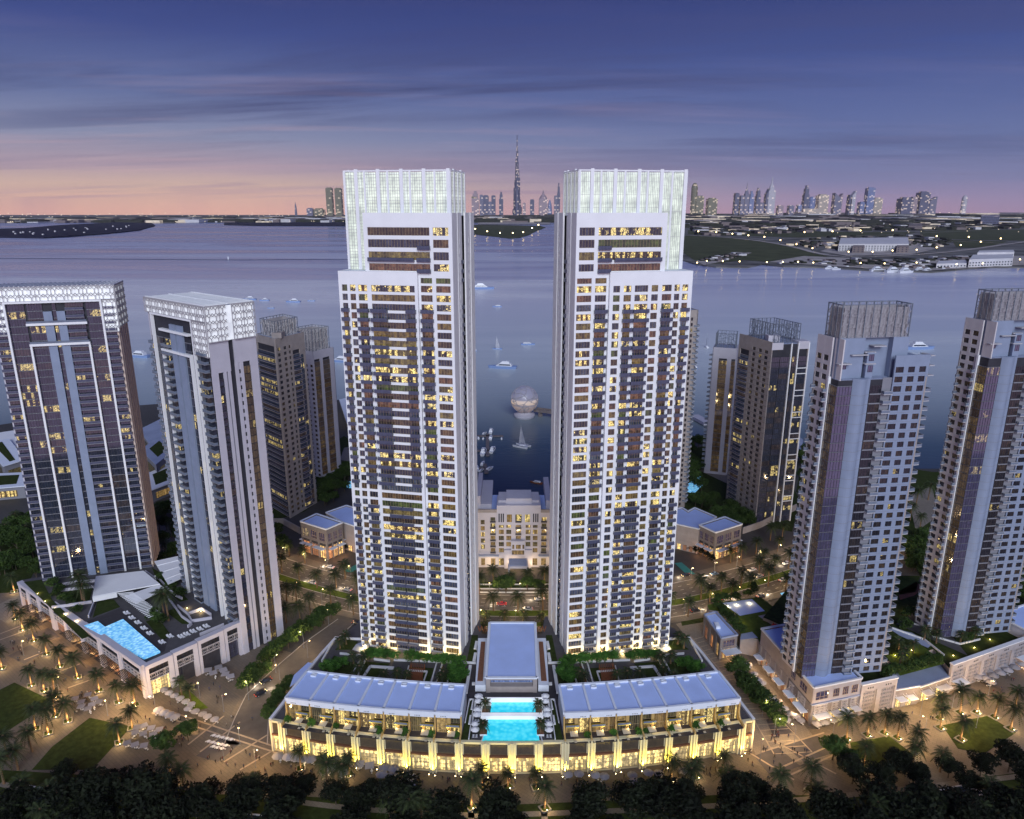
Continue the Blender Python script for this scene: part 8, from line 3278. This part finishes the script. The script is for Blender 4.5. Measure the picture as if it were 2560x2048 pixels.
def parasols(lst, mesh, lab, group, z=0.03, tables=True, s=1.0):
    n = len(lst)
    for i, (u, v) in enumerate(lst):
        p = G(u, v, z)
        where = '%s of %d %s' % (nth(i, n), n, lab)
        tag(link('parasol', mesh, None, (p.x, p.y, z), R(rt.uniform(0, 40))), 'pale parasol, ' + where, 'parasol', 'parasols ' + group).scale = (s, s, s)
        if tables:
            a = rt.uniform(0, 3)
            d = Vector((math.cos(a), math.sin(a), 0))
            t = p + d * .65
            tag(link('cafe_table', TABLE_R, None, (t.x, t.y, z)), 'round cafe table, parasol ' + where, 'table', 'tables ' + group)
            for k in (-1, 1):
                c = t + Vector((-d.y, d.x, 0)) * (k * .8)
                tag(link('cafe_chair', CHAIR, None, (c.x, c.y, z), math.atan2(-d.y, -d.x) + (3.14 if k > 0 else 0)), '%s cafe chair, parasol ' % ('left' if k < 0 else 'right') + where, 'chair', 'chairs ' + group)


parasols([(190, 1760), (205, 1768), (222, 1750), (238, 1760), (232, 1775), (250, 1768), (205, 1780), (222, 1785)], PAR_B, 'by the palms of the upper lawn', 'by the upper lawn')
parasols([(345, 1832), (362, 1828), (380, 1834), (340, 1845), (360, 1848), (385, 1850), (320, 1872), (340, 1876), (362, 1878), (400, 1838)], PAR_B, 'beside the lower left lawn', 'beside the lower left lawn')
parasols([(412, 1735), (424, 1743), (438, 1750), (452, 1757), (466, 1765), (480, 1772), (472, 1783), (490, 1790), (508, 1797), (520, 1803), (538, 1810)], PAR_R, 'in the diagonal line on the left plaza', 'in the diagonal line')
parasols([(398, 1788), (412, 1795), (426, 1800), (440, 1805)], PAR_R, 'in the bright middle of the left plaza', 'in the middle of the left plaza', s=1.15)
parasols([(522, 1690), (535, 1697), (548, 1683), (560, 1690), (565, 1700), (578, 1706)], PAR_B, 'in the dark court by the striped tower', 'in the court', s=1.15)
parasols([(697, 1906), (722, 1908), (740, 1910), (758, 1912), (778, 1914)], PAR_R, 'at the left end of the podium front', 'at the left podium front', s=1.3)
parasols([(838, 1917), (870, 1930), (900, 1928), (925, 1932), (830, 1938), (860, 1950)], PAR_B, 'before the left podium shops', 'before the left podium shops', s=1.2)
parasols([(962, 1935), (985, 1938), (955, 1952), (978, 1958), (970, 1972), (950, 1985)], PAR_R, 'below the left podium houses', 'below the left podium houses', s=1.25)
parasols([(1420, 1950), (1447, 1948), (1488, 1952), (1510, 1955), (1580, 1952), (1585, 1968), (1620, 1946), (1645, 1948), (1705, 1940)], PAR_R, 'before the right podium shops', 'before the right podium shops', s=1.1)
parasols([(1870, 1672), (1885, 1695), (1897, 1710), (1905, 1718), (1930, 1755), (1945, 1765), (1960, 1782), (1975, 1795), (1990, 1802), (1965, 1810), (2000, 1812)], PAR_R, 'along the wall of the stone corner block', 'along the corner block')
parasols([(2040, 1822), (2060, 1818), (2080, 1812), (2100, 1806), (2125, 1800)], PAR_R, 'before the stone corner block', 'before the corner block', s=1.1)
parasols([(2450, 1700), (2468, 1692), (2486, 1685), (2504, 1678), (2522, 1671), (2540, 1664), (2462, 1710), (2480, 1703), (2498, 1696), (2516, 1689), (2534, 1682), (2552, 1674), (2474, 1719), (2440, 1706)], PAR_R, 'in the double row below the right arcade', 'below the right arcade', s=1.3)
tl = []
for r_, (u0, v0) in enumerate(((535, 1842), (522, 1857), (534, 1870))):
    for c_ in range(5 if r_ == 0 else 5 if r_ == 1 else 3):
        tl.append((u0 + c_ * 11, v0 + c_ * 2.6))
tl += [(1010 + i * 12, 1942 + j * 13) for i in range(3) for j in range(3)]
for i, (u, v) in enumerate(tl):
    p = G(u, v, .03)
    w = '%s of %d in the open on the plaza' % (nth(i, len(tl)), len(tl))
    tag(link('cafe_table', TABLE_R, None, (p.x, p.y, .03)), 'bare white cafe table, ' + w, 'table', 'open air tables').scale = (1.5, 1.5, 1)
    for k in (-1, 1):
        tag(link('cafe_chair', CHAIR, None, (p.x + k * 1.15, p.y, .03), 1.57 * k), '%s white chair, bare table ' % ('left' if k < 0 else 'right') + w, 'chair', 'open air chairs')
b = MB()
b.box(-.35, .35, -.95, .5, .28, .40, 0)
b.add([(-.35, .5, .30), (.35, .5, .30), (.35, 1.05, .78), (-.35, 1.05, .78), (-.35, .5, .40), (.35, .5, .40), (.35, 1.0, .86), (-.35, 1.0, .86)], [(0, 3, 2, 1), (4, 5, 6, 7), (0, 1, 5, 4), (1, 2, 6, 5), (2, 3, 7, 6), (3, 0, 4, 7)], 0)
for x in (-.3, .3):
    for y in (-.85, .4):
        b.tube([(x, y, 0), (x, y, .3)], .03, 4, 0)
LOUNGER = b.mesh('sun_lounger', [M['white_stone']])
for s_, nm in ((-1, 'left'), (1, 'right')):
    for i, (u, v) in enumerate(((1197, 1752), (1197, 1764), (1194, 1786), (1193, 1798), (1189, 1822), (1188, 1836))):
        p = G(u, v, DZ)
        q = Vector((s_ * abs(p.x), p.y, 0))
        tag(link('parasol', PAR_W, None, (q.x, q.y, DZ + .04), .3), 'white parasol %s from the club house on the %s pool deck' % (ORD[i], nm), 'parasol', 'parasols on the pool deck').scale = (.95, .95, .95)
        for k in (-1, 1):
            tag(link('sun_lounger', LOUNGER, None, (q.x + k * .55, q.y - 1.5, DZ + .04), 3.14), '%s lounger, parasol %s from the club house on the %s pool deck' % ('left' if k < 0 else 'right', ORD[i], nm), 'sun lounger', 'loungers on the pool deck')
ll = [(314, 1536), (327, 1548), (342, 1560), (357, 1574), (372, 1587), (402, 1609), (422, 1594), (450, 1595), (464, 1589), (480, 1582), (497, 1576), (513, 1569)]
for i, (u, v) in enumerate(ll):
    p = G(u, v, 14)
    for k in (0, 1):
        tag(link('sun_lounger', LOUNGER, None, (p.x + k * 1.1, p.y + k * .5, 14.03), 1.0), '%s pale lounger of the %s pair beside the notched blue roof pool' % ('right' if k else 'left', ORD[i]), 'sun lounger', 'loungers by the notched pool').scale = (1.3, 1.3, 1.3)
# uplights on the left podium roof, garden decks and play terrace
for q, z, w in (([(94, 1485), (113, 1504), (138, 1521), (163, 1538), (192, 1555), (468, 1521), (502, 1530)], 14.05, 'on the left podium roof garden'), ([(2238, 1640), (2260, 1637), (2279, 1627), (2268, 1530), (2383, 1640), (2436, 1620), (2475, 1600)], 10.55, 'on the right garden podium'), ([(1819, 1517), (1842, 1513), (1874, 1509), (1827, 1538), (1851, 1559)], 9.05, 'on the play terrace edge')):
    for i, (u, v) in enumerate(q):
        uplight(G(u, v, z), 'small glowing garden light, %s of %d %s' % (nth(i, len(q)), len(q), w), 'garden lights ' + w, 320, (1, .72, .30), z, .8)

# ------------------------------------------------------------------ street lamps and cars
b = MB()
b.lathe([(.2, 0), (.16, .4), (.09, .6)], 8)
b.tube([(0, 0, .5), (0, 0, 7.6), (.25, 0, 8.1), (1.3, 0, 8.3)], [.08, .06, .05, .05], 6)
b.box(.9, 1.8, -.14, .14, 8.22, 8.34)
POLE = b.mesh('lamp_pole', M['screen_dark'])
b = MB()
b.lathe([(.16, 0), (.3, -.12), (.22, -.3), (.05, -.36)], 8)
LHEAD = b.mesh('lamp_head', M['lamp'])


def street_lamp(p, rz, label, group, e=2400, col=(1, .70, .36)):
    o = thing('street_lamp', label, 'street lamp', (p.x, p.y, 0.1), rz, group)
    link('lamp_head', LHEAD, link('pole', POLE, o), (1.4, 0, 8.22))
    point_light(o, (1.4, 0, 7.5), e, col, .35)
    return o


l1, l2 = resample(offset_line(med, 17.0), 27), resample(offset_line(med, -12.0), 27)
for nm, l, sg in (('far', l1, 1), ('near', l2, -1)):
    for i in range(1, 26):
        p = l[i]
        if not (-240 < p.x < 260):
            continue
        t = (l[i + 1] - l[i]).normalized()
        n = Vector((t.y, -t.x, 0)) * sg
        street_lamp(p, math.atan2(n.y, n.x), 'slim street lamp %s from the left on the %s kerb of the boulevard' % (nth(i - 1, 99), nm), 'lamps along the boulevard')
for i, (u, v) in enumerate([(822, 1565), (760, 1620), (690, 1682), (622, 1750), (700, 1700), (770, 1645), (600, 1860), (500, 1745), (440, 1700), (560, 1780)]):
    street_lamp(G(u, v), rt.uniform(0, 6), 'slim street lamp %s of ten along the side street and court' % ORD[i], 'lamps along the side street', 2000)
for i, (u, v) in enumerate([(1775, 1610), (1800, 1640), (1835, 1690), (1872, 1740), (1905, 1790), (1935, 1840)]):
    street_lamp(G(u, v), rt.uniform(0, 6), 'slim street lamp %s of six down the paved walk' % ORD[i], 'lamps down the paved walk', 1600)
for i, (u, v) in enumerate([(150, 1740), (60, 1640), (270, 1790), (390, 1780), (330, 1800), (470, 1830), (560, 1900), (640, 1920), (1900, 1900), (1985, 1860), (2080, 1850), (2200, 1815), (2300, 1790), (2380, 1770), (2470, 1740), (2310, 1840), (2440, 1820)]):
    street_lamp(G(u, v), rt.uniform(0, 6), 'slim lamp post %s of seventeen across the lit plaza' % ORD[i], 'lamps across the plaza', 4000, (1, .62, .26))


def car_parts(seed):
    b = MB()
    prof = [(-2.15, .35), (-2.2, .75), (-1.9, .92), (-1.35, .98), (-.75, 1.42), (.55, 1.45), (1.15, 1.0), (1.95, .86), (2.2, .62), (2.15, .32)]
    W_ = .88
    n = len(prof)
    for sg in (-1, 1):
        vs = [(x, sg * (W_ if z < 1.0 else W_ * .78), z) for x, z in prof]
        b.add(vs, [tuple(range(n)) if sg < 0 else tuple(range(n - 1, -1, -1))], 0)
    for (xa, za), (xb, zb) in zip(prof, prof[1:] + prof[:1]):
        wa, wb = (W_ if za < 1.0 else W_ * .78), (W_ if zb < 1.0 else W_ * .78)
        gl_ = (za > .95 and zb > .95 and abs(za - zb) > .2)
        b.add([(xa, -wa, za), (xa, wa, za), (xb, wb, zb), (xb, -wb, zb)], [(0, 1, 2, 3)], 1 if gl_ else 0)
    for sg in (-1, 1):
        b.add([(-1.2, sg * .82, 1.02), (1.0, sg * .82, 1.02), (.5, sg * .72, 1.38), (-.7, sg * .72, 1.38)], [(0, 1, 2, 3) if sg < 0 else (3, 2, 1, 0)], 1)
    return b


cb = car_parts(1)
b = MB()
for k in range(12):
    pass
b.lathe([(.18, -.11), (.33, -.11), (.33, .11), (.18, .11)], 12)
WH = MB()
WH.add([(x, z, y) for x, y, z in b.v], b.f)
WHEEL = WH.mesh('wheel', M['black_metal'])
b = MB()
for y_ in (-.115, .115):
    b.add([(.2 * math.cos(k * .785), y_, .2 * math.sin(k * .785)) for k in range(8)], [tuple(range(8)) if y_ < 0 else tuple(range(7, -1, -1))])
RIM = b.mesh('rim', M['car_silver'] if 'car_silver' in M else M['screen'])
b = MB()
b.box(0, .06, -.16, .16, -.07, .07)
HEADL = b.mesh('headlight', M['lamp'])
TAILL = b.mesh('tail_light', M['tail'] if 'tail' in M else M['red'])
CARM = {}


def car(u, v, ang, colr, label, lights=True):
    p = G(u, v, .05)
    o = thing('car', label, 'car', (p.x, p.y, .05), ang)
    if colr not in CARM:
        CARM[colr] = cb.mesh('car_body', [M['car_' + colr], M['boat_dark']])
    link('body', CARM[colr], o)
    for x in (-1.35, 1.35):
        for y in (-.84, .84):
            link('rim', RIM, link('wheel', WHEEL, o, (x, y, .33)))
    for y in (-.6, .6):
        link('headlight', HEADL, o, (2.17, y, .66))
        link('tail_light', TAILL, o, (-2.24, y, .72))
    if lights:
        point_light(o, (4.2, 0, .9), 500, (1, .86, .66), .2)
    o.scale = (1.12, 1.12, 1.12)


def road_ang(u, v, rev=False):
    p = G(u, v)
    i = min(range(len(med) - 1), key=lambda k: (med[k] - p).length)
    t = (med[i + 1] - med[i]).normalized()
    return math.atan2(t.y, t.x) + (math.pi if rev else 0)


for col_, c in (('white', (.7, .7, .72)), ('red', (.5, .03, .03)), ('black', (.015, .015, .02)), ('silver', (.35, .36, .38)), ('blue', (.12, .2, .34))):
    m, nt, b_ = new_mat('car_paint_' + col_)
    setc(b_, c)
    b_.inputs['Roughness'].default_value = .3
    b_.inputs['Coat Weight'].default_value = .6
    M['car_' + col_] = m
for u, v, rv, c, lab in ((782, 1458, True, 'white', 'white car on the far lanes of the left boulevard'), (869, 1476, True, 'silver', 'silver car on the left boulevard next to the left white tower'), (826, 1420, True, 'white', 'white car parked by the left boulevard pavilion'), (1254, 1512, True, 'red', 'red car crossing the gap in front of the hotel'),
                         (1320, 1525, True, 'silver', 'silver car near lamps in the gap before the hotel'), (1349, 1500, True, 'white', 'white car half behind the right white tower in the gap'), (1880, 1427, True, 'white', 'brightly lit white car by the right boulevard palms'), (1897, 1442, True, 'silver', 'silver car behind the white one on the right boulevard'),
                         (1786, 1437, True, 'blue', 'pale blue car leaving the forecourt of the right pavilion'), (1957, 1452, False, 'white', 'white car on the near lanes of the right boulevard'), (1966, 1410, True, 'white', 'white car furthest right on the boulevard'), (1738, 1528, False, 'black', 'dark car on the near lane beside the right white tower'),
                         (1817, 1502, False, 'white', 'white car parked behind the play terrace'), (1902, 1492, False, 'silver', 'silver car at the end of the play terrace roof'), (893, 1560, False, 'black', 'black car turning by the left white tower'), (1715, 1440, True, 'black', 'dark car in the forecourt by the teal pond')):
    car(u, v, road_ang(u, v, rv), c, lab)
car(652, 1736, R(48), 'black', 'black car waiting on the side street')
car(665, 1705, R(228), 'black', 'second black car further up the side street')
b = MB()
b.prism(pts([(440, 1735), (470, 1725), (520, 1770), (490, 1778), (460, 1762)]), 0, .18)
structure('traffic_island', b, M['grass_bright'])
palms_row([(455, 1740), (478, 1758)], 'on the small green traffic island', 'on the traffic island', 0.15, 0, .8)
flush_over()
